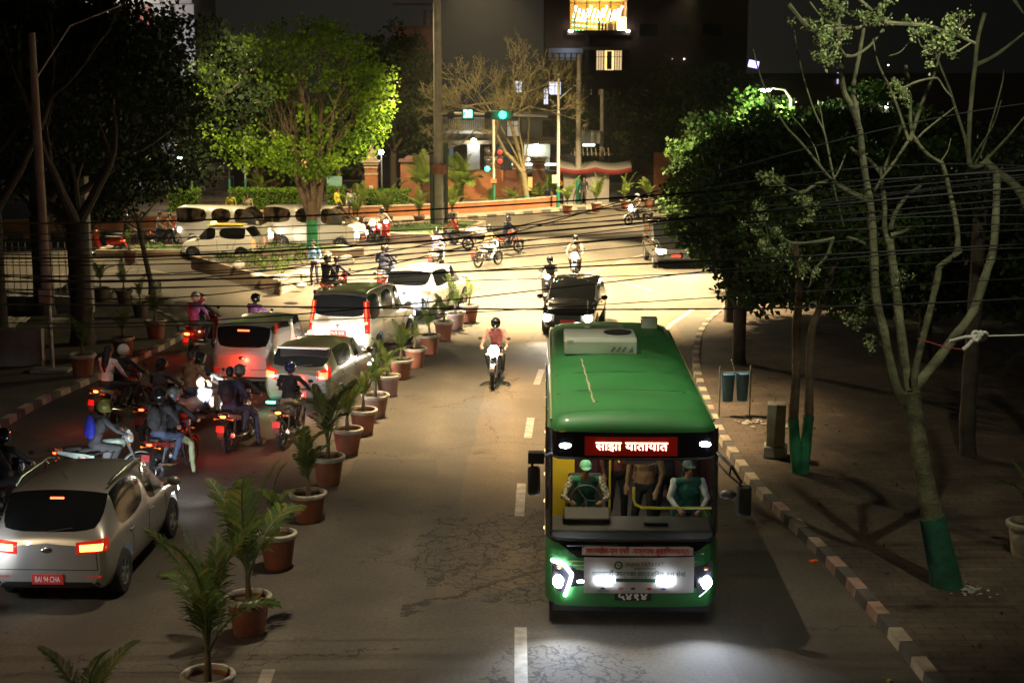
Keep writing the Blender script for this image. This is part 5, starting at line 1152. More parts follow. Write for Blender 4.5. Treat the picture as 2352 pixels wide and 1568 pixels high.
text('banner_lettering', 'साझा यातायात', .05, TG, bn, (bx(1478), yb, bz(1300)), (PI/2, 0, 0), fitw=.3)
text('banner_lettering', 'काठमाडौं उपत्यका सार्वजिनक बस सेवा', .09, TG, bn, (cx, yb, bz(1312)), (PI/2, 0, 0), fitw=1.28, bold=.001)
MB().lathe([(.001, -.003), (.060, -.003), (.060, .003), (.001, .003)], (bx(1418), yb, bz(1292)), 20, M=Matrix.Rotation(PI/2, 4, 'X')).lathe([(.001, -.005), (.036, -.005), (.036, .005), (.001, .005)], (bx(1418), yb, bz(1292)), 20, m=1, M=Matrix.Rotation(PI/2, 4, 'X')).box((bx(1418), yb-.006, bz(1292)), (.06, .004, .012), m=0, ry=.5).build('emblem', [TG, mat('emblem_pale', (.55, .62, .5), .5)], bn, smooth=False)
MB().box((bx(1462), yb, bz(1326)), (.60, .006, .05)).build('banner_bar', TG, bn, bev=.02)
for px, c_ in ((1383, TB), (1424, mat('pink_mark', (.5, .15, .18), .5)), (1452, TB), (1489, RT), (1521, mat('blue_mark', (.08, .12, .35), .5))):
    MB().ell((bx(px), yb, bz(1345)), (.035, .003, .018), 12).build('sponsor_mark', c_, bn)
text('banner_lettering', 'नेपाल सरकार', .04, TB, bn, (bx(1385), yb, bz(1351)), (PI/2, 0, 0), fitw=.16)
for px in (1387, 1523):
    mb = MB()
    for k in range(4): mb.ell((bx(px)+(k-1.5)*.052, yb-.005, bz(1327)), (.032, .012, .034), 10)
    mb.build('fog_lamp', M_HEADC, bus)
MB().ell((bx(1333), yf(-.7, .8)-.01, bz(1333)), (.05, .015, .02), 12).build('fog_lamp', M_HEADC, bus)
pl = MB().box((bx(1452), yf(0, .5)-.02, bz(1364)), (.50, .02, .14)).build('number_plate', M_PLK, bus, bev=.005)
text('plate_lettering', '५४१४', .12, M_WTX, pl, (bx(1452), yf(0, .5)-.034, bz(1366)), (PI/2, 0, 0), fitw=.40, bold=.004)
# roof equipment
AC = mat('ac_white', (.52, .58, .50), .45, nz=(2, .12)); ry = 4.75; zt = 3.0
a = MB(); pr = [(0, 0), (0, .22), (.05, .29), (.95, .29), (1.0, .22), (1.0, 0)]
a.prism([(ry+u, zt+v) for u, v in pr], -.90, .32, 'X'); ac = a.build('air_conditioner', AC, bus, bev=.03, smooth=False)
MB().lathe([(.001, 0), (.22, 0), (.24, .025), (.001, .03)], (.02, ry+.5, zt+.29), 20).build('fan_grille', M_BLK, ac)
for k in range(3): MB().box((-.08+k*.095, ry-.002, zt+.10), (.035, .012, .10), ry=.6).build('vent_slot', mat('slot_grey', (.20, .22, .20), .6), ac)
MB().prism([(.175, zt+.05), (.265, zt+.05), (.245, zt+.15)], ry-.008, ry+.01, 'Y').build('vent_slot', mat('slot_grey', (.2, .2, .2), .6), ac)
MB().box((-.80, ry-.003, zt+.24), (.10, .012, .03)).build('latch', mat('slot_light', (.6, .66, .58), .5), ac)
MB().box((-.12, 6.35, zt+.17), (.60, .55, .05)).box((-.12, 6.4, zt+.08), (.54, .45, .13)).build('roof_hatch', mat('hatch_grey', (.25, .28, .24), .5), bus, bev=.015)
MB().box((.72, 7.6, zt+.09), (.30, .22, .20)).build('roof_box', AC, bus, bev=.01)
mb = MB(); rr = random.Random(2)
for k in range(26): 
    t_ = k/26; mb.ell((-.62+.007*math.sin(k*1.3)+.10*t_, 4.3-3.3*t_, zt+.0085), (.018*rr.uniform(.5, 1.3), .08, .003), 8)
mb.build('roof_streak', mat('streak_cream', (.45, .48, .26), .6), bus)
mb = MB()
for k in range(12): mb.ell((rr.uniform(-.9, .9), rr.uniform(1, 6), zt+.006), (.02, .03, .004), 7)
mb.build('roof_speck', M_BLK, bus)
# ============================================================ POTTED PALMS
M_TERRA = mat('terracotta', (.24, .08, .042), .75, nz=(3, .35), bump=(9, .2)); M_RIMW = mat('pot_rim_white', (.36, .33, .26), .7, nz=(5, .5)); M_SOIL = mat('soil', (.05, .038, .025), .95, nz=(15, .5), bump=(30, 1))
M_TERRAD = mat('dusty_pink_pot', (.26, .14, .10), .75, nz=(3, .3)); M_PDARK = mat('dark_pot', (.07, .04, .03), .7, nz=(3, .3))
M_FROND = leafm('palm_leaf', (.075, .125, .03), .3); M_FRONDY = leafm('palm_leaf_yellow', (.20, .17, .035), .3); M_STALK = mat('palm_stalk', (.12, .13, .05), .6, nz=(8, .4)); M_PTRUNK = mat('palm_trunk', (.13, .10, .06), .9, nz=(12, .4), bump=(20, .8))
def frond_mesh(L, arch, seed, leaf=.30, n=46, m=(M_FROND, M_STALK, M_FRONDY)):
    """a feather frond rising along +y/+z and arching over"""
    rr = random.Random(seed); pts = []; a = rad(78); p = Vector((0, 0, 0)); K = 14
    for k in range(K+1):
        pts.append(p.copy()); p = p+Vector((0, math.cos(a), math.sin(a)))*L/K; a -= rad(arch)/K*(.5+1.2*k/K)
    mb = MB().tube(pts, [.012*(1-.85*k/K)+.002 for k in range(K+1)], 5, 1)
    for i in range(n):
        t = .22+.77*i/n; f = t*K; k = min(K-1, int(f)); q = pts[k].lerp(pts[k+1], f-k); d = (pts[k+1]-pts[k]).normalized(); upv = Vector((1, 0, 0)).cross(d)
        w = leaf*math.sin(PI*min(1, .18+t*.80))**.8*rr.uniform(.85, 1.1)
        for s in (-1, 1):
            if rr.random() < .04: continue
            dr = (Vector((s, 0, 0))*.80+d*(.55+.5*t)+upv*(.25+rr.uniform(-.1, .1))).normalized(); m1 = q+dr*w*.55; tip = q+dr*w+Vector((0, 0, -w*.28*rr.uniform(.6, 1.5)))
            sd = dr.cross(upv).normalized()*.0075*(.7+.6*rr.random()); mm = 2 if rr.random() < .12 else 0
            mb.add([q-sd*.5, q+sd*.5, m1+sd, tip, m1-sd], [(0, 1, 2, 3, 4)], mm)
    return mb.mesh('frond', list(m), smooth=False)
FR_ = [frond_mesh(1.25, 60, 1), frond_mesh(1.05, 95, 2), frond_mesh(1.4, 35, 3), frond_mesh(.8, 70, 4, .22, 32)]
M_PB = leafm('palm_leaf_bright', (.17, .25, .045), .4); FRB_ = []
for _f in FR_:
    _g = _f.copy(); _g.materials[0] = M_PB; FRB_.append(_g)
POTM = {}
def pot_mesh(mm):
    if mm.name not in POTM:
        POTM[mm.name] = (MB().lathe([(.20, 0), (.215, .02), (.285, .47), (.285, .49), (.255, .49), (.25, .44), (.19, .1), (.001, .1)], n=28).mesh('pot', [mm]),
            MB().lathe([(.283, .462), (.318, .470), (.328, .50), (.325, .535), (.305, .55), (.275, .55), (.262, .53), (.26, .47)], n=28, cap=False).mesh('rim', [M_RIMW]),
            MB().lathe([(.001, .455), (.12, .462), (.257, .45)], n=20, cap=False).mesh('soil', [M_SOIL]))
    return POTM[mm.name]
def potted(loc, label, group, seed, s=1.0, pm=None, nf=9, fs=1.0, lean=0, rimm=None, sc=None, trunk=.22, fr=None):
    rr = random.Random(seed); t = thing('potted_palm', label, 'potted plant', loc, rr.uniform(0, 6), group); a, b, c = pot_mesh(pm or M_TERRA); t.scale = (s*rr.uniform(.97, 1.03), s*rr.uniform(.97, 1.03), s*rr.uniform(.94, 1.04)); t.rotation_euler = (rr.uniform(-.03, .03), rr.uniform(-.03, .03), t.rotation_euler[2])
    p = link('pot', a, t); r_ = link('rim', b, p)
    if rimm: r_.material_slots[0].link = 'OBJECT'; r_.material_slots[0].material = rimm
    link('soil', c, p)
    if trunk: MB().tube([(0, 0, .42), (.01, 0, .42+trunk*.6), (.0, .01, .42+trunk+.12)], [.05, .045, .03], 10).build('trunk', M_PTRUNK, t)
    for k in range(nf):
        f = link('frond', (fr or FR_)[rr.choice([0, 0, 1, 2, 3])], t, (0, 0, .42+trunk+.08*rr.random())); q = fs*rr.uniform(.75, 1.15); f.scale = (q, q, q); f.rotation_euler = (rr.uniform(-.15, .45) if k > 2 else .1, rr.uniform(-.15, .15), 2*PI*k/nf*1.62+rr.uniform(-.3, .3))
    return t
MED = [(475, 1548), (570, 1365), (637, 1225), (708, 1125), (753, 1047), (797, 980), (833, 938), (862, 902), (891, 858), (921, 822), (953, 797), (987, 768), (1019, 738), (1047, 715), (1078, 700)]
ORD = ['first', 'second', 'third', 'fourth', 'fifth', 'sixth', 'seventh', 'eighth', 'ninth', 'tenth', 'eleventh', 'twelfth', 'thirteenth', 'fourteenth', 'fifteenth']
for k, (px, py) in enumerate(MED):
    x, y = G(px, py, .55); big = {0: 1.4, 1: 1.45, 2: .8, 3: 1.1, 4: 1.05, 5: .9}.get(k, [.72, .9, .62, .8][k % 4])
    potted((x, y, 0), '%s potted palm from the bottom of the row that divides the two directions' % ORD[k], 'potted palms along the middle of the road', 20+k, fs=big, nf={0: 9, 1: 8, 2: 6}.get(k, [6, 7, 5, 8][k % 4]), pm=M_TERRAD if k in (8, 7, 13) else M_TERRA, trunk=.30 if k in (0, 1) else .22)
x, y = -4.55, 14.2; potted((x, y, 0), 'palm at the very bottom left edge with only its frond tips in the picture', 'potted palms along the middle of the road', 77, fs=.8, nf=7, trunk=.2)
for k, (px, py, s, pm, rm, lb) in enumerate([(232, 657, .95, M_PDARK, M_PDARK, 'dark pot with a thin young palm, leftmost at the back corner of the left pavement'), (285, 665, .95, M_PDARK, M_PDARK, 'dark pot with upright fronds, second from the left at the back corner'), (322, 690, .9, M_PDARK, M_PDARK, 'dark pot half hidden behind the orange pot at the left pavement corner'),
        (357, 735, 1.0, M_TERRA, None, 'orange pot with white rim standing on the kerb corner, topmost of the three orange ones'), (283, 773, 1.0, M_TERRA, None, 'orange pot with white rim in the middle of the left pavement row'), (188, 815, 1.05, M_TERRA, None, 'orange pot with white rim nearest the camera on the left pavement')]):
    x, y = G(px, py, .68); potted((x, y, .135), lb, 'potted palms on the left pavement', 50+k, s=s, pm=pm, rimm=rm, fs=.8 if k < 3 else .75, nf=6)
x, y = G(297, 572, .55); potted((x, y, 0), 'orange pot with a dark shrub at the side street mouth, below the white headlamp', 'potted palms by the side street', 60, nf=6, fs=.6)
for k, (px, py) in enumerate([(822, 499), (890, 497), (963, 495), (1038, 488), (1303, 470), (1369, 466), (1436, 460), (1491, 456)]):
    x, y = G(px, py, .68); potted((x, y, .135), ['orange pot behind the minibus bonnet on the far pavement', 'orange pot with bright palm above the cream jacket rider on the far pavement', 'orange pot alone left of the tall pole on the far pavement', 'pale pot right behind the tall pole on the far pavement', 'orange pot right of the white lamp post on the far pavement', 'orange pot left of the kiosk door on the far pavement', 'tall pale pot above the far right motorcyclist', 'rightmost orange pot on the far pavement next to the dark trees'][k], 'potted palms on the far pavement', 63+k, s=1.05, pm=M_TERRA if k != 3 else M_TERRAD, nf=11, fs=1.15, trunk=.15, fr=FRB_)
x, y = G(2345, 1225, .5); potted((x+.1, y, .135), 'cracked pale pot with a dark plant at the right edge of the picture', 'potted palms on the right pavement', 80, pm=M_RIMW, nf=7, fs=.7)
# ============================================================ TREES
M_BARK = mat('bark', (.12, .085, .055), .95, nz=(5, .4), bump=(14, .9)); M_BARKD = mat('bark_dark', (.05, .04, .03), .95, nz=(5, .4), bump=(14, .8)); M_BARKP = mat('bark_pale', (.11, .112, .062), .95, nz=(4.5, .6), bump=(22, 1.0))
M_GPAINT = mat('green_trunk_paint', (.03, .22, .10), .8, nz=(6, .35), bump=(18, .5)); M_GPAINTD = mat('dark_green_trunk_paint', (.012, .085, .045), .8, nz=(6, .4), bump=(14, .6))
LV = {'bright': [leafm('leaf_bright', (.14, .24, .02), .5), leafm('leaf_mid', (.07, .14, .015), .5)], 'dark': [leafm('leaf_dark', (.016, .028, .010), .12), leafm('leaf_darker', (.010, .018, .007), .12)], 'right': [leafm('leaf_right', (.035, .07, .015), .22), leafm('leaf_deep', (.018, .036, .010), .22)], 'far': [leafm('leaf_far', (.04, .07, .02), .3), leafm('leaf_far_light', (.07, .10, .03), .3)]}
def limb(p, d, L, r, n, rr, curve=.25, up=.1):
    pts = [Vector(p)]; dd = Vector(d).normalized()
    for k in range(n):
        dd = (dd+Vector((rr.uniform(-1, 1), rr.uniform(-1, 1), rr.uniform(-.5, 1)*1))*curve/ n*1.6+Vector((0, 0, up/n))).normalized(); pts.append(pts[-1]+dd*L/n)
    return pts
def grow(mb, p, d, L, r, depth, rr, tips, spread=.6, n=5, m=0, ratio=.68, kids_=(2, 3), up=.25, minr=.006):
    pts = limb(p, d, L, r, n, rr, .35, up); rs = [max(minr, r*(1-.45*k/n)) for k in range(n+1)]
    mb.tube(pts, rs, 8 if r > .05 else 5, m, cap=False)
    if depth == 0: tips.append(pts[-1]); tips.append(pts[-2]); return
    for k in range(rr.randint(*kids_)):
        t = rr.uniform(.55, 1); i = min(n-1, int(t*n)); q = pts[i].lerp(pts[i+1], t*n-i) if k else pts[-1]
        dd = (pts[-1]-pts[-2]).normalized(); a = Vector((rr.gauss(0, 1), rr.gauss(0, 1), rr.gauss(0, .7))).normalized()
        grow(mb, q, (dd+a*spread*rr.uniform(.6, 1.3)).normalized(), L*ratio*rr.uniform(.8, 1.15), rs[-1]*.8, depth-1, rr, tips, spread, n, m, ratio, kids_, up, minr)
def tree(label, base, H, crown_c, crown_r, seed, lv, nclump=60, cr=.8, per=170, size=.14, trunk_r=.25, bark=None, group=None, fork=1.8, paint_h=0, stems=4, lean=(0, 0), cat='tree', name='leafy_tree', pm=None, zmin=-9, hollow=.45, traced=None):
    rr = random.Random(seed); t = thing(name, label, cat, base, 0, group); mb = MB(); tips = []
    f = Vector((lean[0]*.4, lean[1]*.4, fork)); zz = [0, .15, .5, 1]
    mb.tube([(0, 0, -.1), (0, 0, fork*.12), f*.5, f], [trunk_r*1.35, trunk_r*1.08, trunk_r, trunk_r*1.05], 14, 0)
    cc = Vector(crown_c)
    for k in range(stems):
        a = 2*PI*k/stems+rr.uniform(-.4, .4); tgt = cc+Vector((math.cos(a)*crown_r[0]*.55, math.sin(a)*crown_r[1]*.55, crown_r[2]*rr.uniform(-.1, .4))); L = (tgt-f).length
        d = (Vector((math.cos(a), math.sin(a), 0))*.45+(tgt-f).normalized()).normalized()
        grow(mb, f-Vector((0, 0, .1)), d, L*.55, trunk_r*.55, 3, rr, tips, .5, 5, 0, .62)
    for pts_, r_ in (traced or []):
        D = []; raw = [p-Vector(base) for p in pts_]; L = len(raw)-1
        for i in range(L):
            a, b, c, d = raw[max(i-1, 0)], raw[i], raw[i+1], raw[min(i+2, L)]
            for k in range(4):
                q = k/4; D.append(.5*((2*b)+(-a+c)*q+(2*a-5*b+4*c-d)*q*q+(-a+3*b-3*c+d)*q**3))
        D.append(raw[-1]); n_ = len(D)-1; mb.tube(D, [r_*(1-.72*i/n_) for i in range(n_+1)], 10, 0)
        for i in range(n_//2, n_+1, 2): grow(mb, D[i], ((D[i]-D[max(0, i-1)]).normalized()+Vector((rr.gauss(0, .6), rr.gauss(0, .6), rr.gauss(0, .2)))).normalized(), 1.3, r_*.3, 2, rr, tips, .6, 4, 0, .7)
    mats = [bark or M_BARK]
    if paint_h:
        mats.append(pm or M_GPAINT); mb.tube([(0, 0, -.05), (0, 0, fork*.12), f*.5, f*(paint_h/fork)] if paint_h > fork*.5 else [(0, 0, -.05), (0, 0, paint_h)], [trunk_r*1.36, trunk_r*1.10, trunk_r*1.02, trunk_r*1.06] if paint_h > fork*.5 else [trunk_r*1.4, trunk_r*1.2], 14, 1)
    mb.build('trunk', mats, t)
    rg = np.random.default_rng(seed); cs = crown_clumps(crown_c, crown_r, nclump, cr, seed, hollow, zmin); P_, ids = clumps(cs, per, rg)
    idx = (ids*7919 % 3 == 0).astype(int)
    leaves('crown', P_, size, lv, t, seed, idx=idx); return t
# lit tree on the middle island, with green painted foot
def cq(cx, cy, dy=0): return W((480+cx/3.136)*.93967, (20+cy/3.136)*.93967, 64.3+dy)
ST = [([cq(870, 1600), cq(810, 1430), cq(760, 1280, .1), cq(740, 1130, -.2), cq(640, 1050, -.5), cq(560, 950, -1)], 0.144), ([cq(880, 1600), cq(850, 1420, .3), cq(800, 1250, .3), cq(780, 1130, .5), cq(720, 1000, .5), cq(640, 820, .9), cq(590, 650, 1.2)], 0.137),
    ([cq(900, 1600), cq(890, 1350, -.2), cq(870, 1150, -.3), cq(860, 1000, -.5), cq(840, 800, -.8), cq(800, 600, -1)], 0.130), ([cq(910, 1600), cq(930, 1350, .1), cq(950, 1100, .2), cq(950, 900, .2), cq(960, 750, .3), cq(940, 600, .6)], 0.158),
    ([cq(920, 1600), cq(960, 1330, -.1), cq(1000, 1200, -.3), cq(1030, 950, -.6), cq(1060, 750, -.8), cq(1130, 600, -1)], 0.144), ([cq(905, 1560), cq(880, 1250, .5), cq(800, 1050, 1), cq(740, 900, 1.5), cq(700, 700, 1.8)], 0.094), ([cq(930, 1600), cq(975, 1280, .2), cq(1030, 1080, .5), cq(1150, 950, .8), cq(1250, 800, 1)], 0.108)]
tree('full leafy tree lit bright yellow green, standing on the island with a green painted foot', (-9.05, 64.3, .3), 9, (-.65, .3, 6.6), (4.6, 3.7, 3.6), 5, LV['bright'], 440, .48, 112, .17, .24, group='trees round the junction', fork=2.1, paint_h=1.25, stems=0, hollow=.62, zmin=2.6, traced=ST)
# dark evergreens over the right pavement
for k, (bx_, by_, c, r, sd, n_, lb) in enumerate([(6.1, 37.6, (.9, -.2, 4.1), (2.5, 2.8, 2.6), 31, 120, 'dark low hanging evergreen nearest the camera on the right pavement, beside the bus'),
        (6.9, 44.5, (1.1, 0, 3.9), (2.9, 3.2, 2.75), 32, 150, 'dense evergreen in the middle of the right pavement row, top edge catching lamp light'),
        (8.3, 51.5, (.6, 0, 4.0), (3.1, 3.2, 3.1), 33, 150, 'evergreen whose top glows vivid green right under the street lamp'),
        (12.0, 47, (0, 0, 4.2), (3.2, 3, 3.3), 34, 120, 'black evergreen behind the street lamp tree at the right'),
        (11.2, 38, (0, 0, 3.4), (3.3, 3, 3.0), 35, 120, 'black evergreen in the gloom behind the bare branched tree')]):
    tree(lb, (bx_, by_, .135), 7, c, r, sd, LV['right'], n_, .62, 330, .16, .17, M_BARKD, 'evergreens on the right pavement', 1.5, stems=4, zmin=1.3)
# dark canopy at the left
for k, (bx_, by_, c, r, sd, n_, fk, lb) in enumerate([(-12.4, 40.5, (-2.0, 1.0, 7.6), (5.2, 3.8, 3.3), 41, 185, 3.5, 'big dark tree with a thick black trunk beside the left pavement pots'),
        (-15.3, 46.0, (1.6, 3.0, 7.2), (4.9, 3.8, 4.2), 42, 175, 3.2, 'dark tree whose crown touches the lit tree at the left'),
        (-13.9, 38.0, (-.5, 3.4, 9.1), (4.2, 3.2, 2.3), 43, 150, 4, 'black tree at the left edge of the picture with its foot painted green'),
        (-17.0, 55.0, (.5, 0, 4.3), (3.4, 3, 2.5), 44, 90, 2, 'dark drooping tree above the side street traffic'),
        (-20.5, 44.0, (0, 0, 6), (4.6, 4, 5.2), 45, 170, 3, 'black tree closing off the left edge behind the railings')]):
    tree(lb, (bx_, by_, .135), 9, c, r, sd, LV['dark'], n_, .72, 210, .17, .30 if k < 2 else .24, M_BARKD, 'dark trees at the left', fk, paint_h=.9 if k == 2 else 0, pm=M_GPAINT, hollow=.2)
tree('thin bent dark sapling standing behind the orange pots at the left corner', (-13.1, 51.2, .135), 5, (-.6, .5, 4.0), (1.5, 1.3, 1.0), 48, LV['dark'], 26, .55, 160, .15, .09, M_BARKD, None, 2.6, stems=3, lean=(-.9, 0))
# background trees
for k, (px, Y, cz, rx, rz_, sd, lv, lb) in enumerate([(455, 92, 5.0, 4.2, 3.6, 51, 'dark', 'dark tree behind the box hedge at the left'), (590, 96, 5.4, 4.4, 4.2, 52, 'far', 'green tree behind the lit island tree'), (780, 96, 4.0, 2.6, 2.8, 53, 'far', 'bright low tree right of the lit island tree trunk'), (905, 98, 6.6, 3.6, 4.6, 54, 'far', 'drooping dark tree left of the tall pole, behind the gate pillars'),
        (1440, 100, 3.9, 3.0, 2.9, 55, 'far', 'tree behind the tall concrete poles right of the shops'), (1545, 103, 5.0, 3.3, 4.0, 56, 'far', 'large tree above the kiosk at the right of the junction'), (1625, 98, 5.0, 3.2, 4.0, 57, 'far', 'tree behind the dark pavement evergreens at the right'), (1330, 97, 4.2, 1.2, 1.5, 58, 'far', 'small bright green bushy tree left of the tall poles'), (300, 88, 4.0, 4.2, 3.0, 59, 'dark', 'dark shrubby tree in front of the white building'), (120, 84, 5.0, 5, 4.6, 60, 'dark', 'black tree before the white building at the far left')]):
    X = (px-1176)/FP*Y*1.0
    tree(lb, (X, Y, .45), 8, (0, 0, cz), (rx, 2.4, rz_), sd, LV[lv], int(30*rx*rz_/4), .75, 110, .24, .22, M_BARK if lv == 'far' else M_BARKD, 'trees beyond the junction', max(1.2, cz-rz_*.8), hollow=.3)
# bare pale tree by the traffic signals
rr = random.Random(4); x, y = G(1205, 480); bt = thing('bare_tree', 'leafless pale tree with spreading twigs and green painted foot behind the traffic signals', 'tree', (x+.15, y+.3, .135)); mb = MB(); tips = []
def LW(px, py, Y=None): w_ = W(px, py, Y or y+.3); return w_-Vector((x+.15, y+.3, .135))
mb.tube([LW(1209, 478), LW(1207, 445), LW(1203, 410), LW(1200, 398)], [.26, .21, .20, .22], 12)
for a, pts, r in ((0, [(1200, 398), (1175, 365), (1160, 350), (1140, 310)], .15), (0, [(1203, 395), (1192, 350), (1178, 300), (1168, 270)], .14), (0, [(1200, 398), (1188, 362), (1150, 290), (1120, 262)], .06), (0, [(1204, 398), (1200, 340), (1190, 290), (1195, 250)], .06), (0, [(1203, 395), (1212, 330), (1216, 280)], .05), (0, [(1140, 310), (1090, 300), (1060, 330)], .06), (0, [(1168, 270), (1140, 235), (1090, 240)], .08), (0, [(1168, 270), (1185, 225), (1180, 180)], .07), (0, [(1168, 270), (1215, 245), (1265, 255)], .07), (0, [(1140, 310), (1130, 260), (1100, 215)], .07), (0, [(1195, 250), (1205, 215), (1240, 200)], .05), (0, [(1120, 262), (1080, 245), (1045, 240)], .05)):
    P3 = [LW(px, py, y+.3+rr.uniform(-1.2, 1.2)*(i/3)) for i, (px, py) in enumerate(pts)]; mb.tube(P3, [r*(1-.35*i/len(P3)) for i in range(len(P3))], 7, cap=False)
    d = (P3[-1]-P3[-2]).normalized()
    for k in range(3): grow(mb, P3[-1], (d+Vector((rr.gauss(0, .5), rr.gauss(0, .5), rr.gauss(0, .35)))).normalized(), .95, r*.45, 4, rr, tips, .75, 4, 0, .80, (2, 3), .15, .011)
mb.tube([LW(1209, 479), LW(1208, 450)], [.275, .235], 12, 1); mb.build('trunk', [mat('bark_cream', (.22, .18, .09), .85, nz=(4, .3), bump=(12, .5)), M_GPAINT], bt)
rg = np.random.default_rng(3); tp = np.array([t_ for t_ in tips if rg.random() < .5]); tp = np.repeat(tp, 2, 0)+rg.normal(size=(len(tp)*2, 3))*.10; leaves('crown', tp, .10, [leafm('twig_leaf', (.14, .16, .04))], bt, 9)
# ---- multi stemmed bare tree near the right, traced limb by limb at its own distance
YT = 20.2; rt = thing('bare_tree', 'tall many stemmed pale tree with sparse leaf tufts and dark green painted foot', 'tree', (6.41, 20.07, .135)); O_ = Vector((6.41, 20.07, .135)); mb = MB()
RS = [.43]
def TL(pts, r0, r1, y0=0, y1=0, n=9, mb_=None, m=0):
    if r0 > .04: r0 *= RS[0]; r1 *= RS[0] if r1 > .03 else .8
    P3 = []; L = len(pts)-1; raw = [W(px, py, YT+y0+(y1-y0)*i/L)-O_ for i, (px, py) in enumerate(pts)]; D = []
    for i in range(L):
        a, b, c, d = raw[max(i-1, 0)], raw[i], raw[i+1], raw[min(i+2, L)]
        for k in range(4):
            t = k/4; D.append(.5*((2*b)+(-a+c)*t+(2*a-5*b+4*c-d)*t*t+(-a+3*b-3*c+d)*t**3))
    D.append(raw[-1]); q = len(D)-1; (mb_ or mb).tube(D, [(r0+(r1-r0)*i/q)*(1+.06*math.sin(i*1.7)) for i in range(q+1)], n, m)
mb.tube([W(a, b, YT)-O_ for a, b in [(2178, 1375), (2150, 1230), (2122, 1090), (2106, 990), (2092, 900)]], [.23, .17, .135, .125, .135], 16)
TL([(2078, 925), (2052, 869), (2029, 758), (2012, 685), (2007, 591), (2002, 507), (1996, 456)], .17, .13, 0, -.3); TL([(1999, 465), (1985, 386), (1979, 336), (1974, 295), (1955, 242), (1942, 218), (1935, 188), (1930, 120), (1925, 40)], .115, .07, -.3, -.5)
TL([(1974, 300), (1968, 252), (1960, 205), (1975, 120), (1990, 30)], .085, .03, -.4, .3); TL([(1992, 460), (1950, 440), (1912, 416)], .10, .075, -.3, -.7)
TL([(1914, 418), (1885, 383), (1841, 329), (1804, 289), (1771, 232), (1747, 178), (1730, 114)], .045, .012, -.7, -1.3, 7); TL([(1916, 416), (1905, 362), (1892, 302), (1871, 258), (1848, 188), (1831, 117), (1824, 70)], .042, .012, -.7, -1.0, 7)
TL([(1910, 416), (1925, 395), (1942, 355)], .02, .008, -.7, -.6, 5); TL([(1902, 415), (1870, 425), (1848, 440), (1825, 437), (1800, 425), (1778, 415)], .022, .008, -.7, -1.2, 5); TL([(1885, 384), (1868, 330), (1840, 290), (1815, 262)], .012, .006, -.7, -.4, 5); TL([(1900, 340), (1884, 250), (1880, 230)], .012, .006, -.7, -.4, 5)
TL([(2095, 925), (2086, 886), (2073, 792), (2063, 708), (2053, 624), (2043, 550)], .17, .135, 0, .5); TL([(2040, 555), (2032, 524), (2032, 473), (2027, 423), (2024, 385)], .09, .07, .5, .6); TL([(2024, 400), (2000, 370), (1975, 355), (1955, 340)], .06, .03, .6, 1.2, 7); TL([(2027, 400), (2050, 340), (2070, 290)], .055, .03, .6, 1.3, 7)
TL([(2046, 540), (2068, 534), (2088, 526)], .09, .05, .5, .5); TL([(2046, 525), (2052, 500), (2066, 473), (2090, 445), (2116, 426)], .04, .02, .5, .3, 7)
TL([(2105, 915), (2100, 869), (2113, 802), (2133, 725), (2153, 641), (2160, 611), (2192, 586), (2200, 554), (2194, 500), (2180, 436), (2173, 403), (2163, 372)], .13, .065, 0, -.4); TL([(2190, 590), (2205, 580), (2207, 572)], .05, .03, -.3, -.3, 7)
TL([(2163, 374), (2133, 356), (2106, 325), (2092, 290), (2090, 208), (2080, 150)], .055, .03, -.4, -.4, 7); TL([(2160, 372), (2176, 348), (2184, 318)], .014, .006, -.4, -.3, 5); TL([(2086, 324), (2049, 379), (2025, 410), (2008, 440)], .045, .05, -.4, -.3, 8)
TL([(2090, 322), (2116, 242), (2146, 168), (2160, 120)], .032, .012, -.4, -.6, 6); TL([(2086, 322), (2062, 250), (2043, 201), (2016, 144), (2005, 90)], .028, .010, -.4, -.9, 6); TL([(2100, 325), (2125, 300), (2160, 272), (2195, 245)], .02, .008, -.4, -.2, 5)
TL([(2096, 905), (2110, 880), (2150, 832), (2194, 772), (2234, 718), (2261, 641), (2281, 574), (2288, 480), (2290, 390)], .19, .12, 0, .9, 12)
TL([(1948, 545), (1970, 552), (1985, 560)], .045, .06, -.5, -.2, 7)
TL([(1757, 517), (1790, 540), (1820, 558), (1870, 556), (1915, 548)], .008, .03, -1.1, -.6, 5); TL([(1912, 552), (1897, 590), (1868, 622), (1860, 655), (1850, 660)], .02, .006, -.7, -.9, 5); TL([(1820, 560), (1805, 590), (1797, 612)], .012, .006, -1, -1, 5); TL([(1912, 418), (1925, 470), (1938, 520)], .02, .01, -.7, -.4, 5)
# high canopy twigs hanging into the lamp light
for pts, r in (([(1811, 10), (1851, 57), (1892, 79), (1918, 67), (1969, 64), (2029, 52)], .03), ([(2029, 52), (2090, 56), (2133, 60), (2200, 82), (2240, 100)], .028), ([(1942, 128), (1965, 127), (1999, 104), (2029, 67)], .022), ([(1930, 20), (1918, 67)], .014), ([(1860, 5), (1900, 50), (1960, 60)], .012), ([(2020, 10), (2010, 45), (1995, 66)], .014), ([(2066, 208), (2100, 190), (2140, 180), (2155, 182), (2170, 205), (2185, 222)], .016),
        ([(2043, 128), (2070, 118), (2100, 80)], .008), ([(2180, 125), (2200, 118), (2235, 95)], .014), ([(2105, 75), (2115, 105), (2130, 108), (2140, 95)], .012), ([(1975, 0), (2010, 30), (2035, 55)], .02), ([(1942, 128), (1930, 112), (1905, 108)], .012)):
    TL(pts, r, r*.7, -1.5, -1.2, 6)
mb.tube([W(2180, 1378, YT)-O_, W(2168, 1310, YT)-O_, W(2140, 1185, YT)-O_], [.26, .225, .19], 16, 1); rg = np.random.default_rng(8); P_ = []; ids = []; TWM = mb
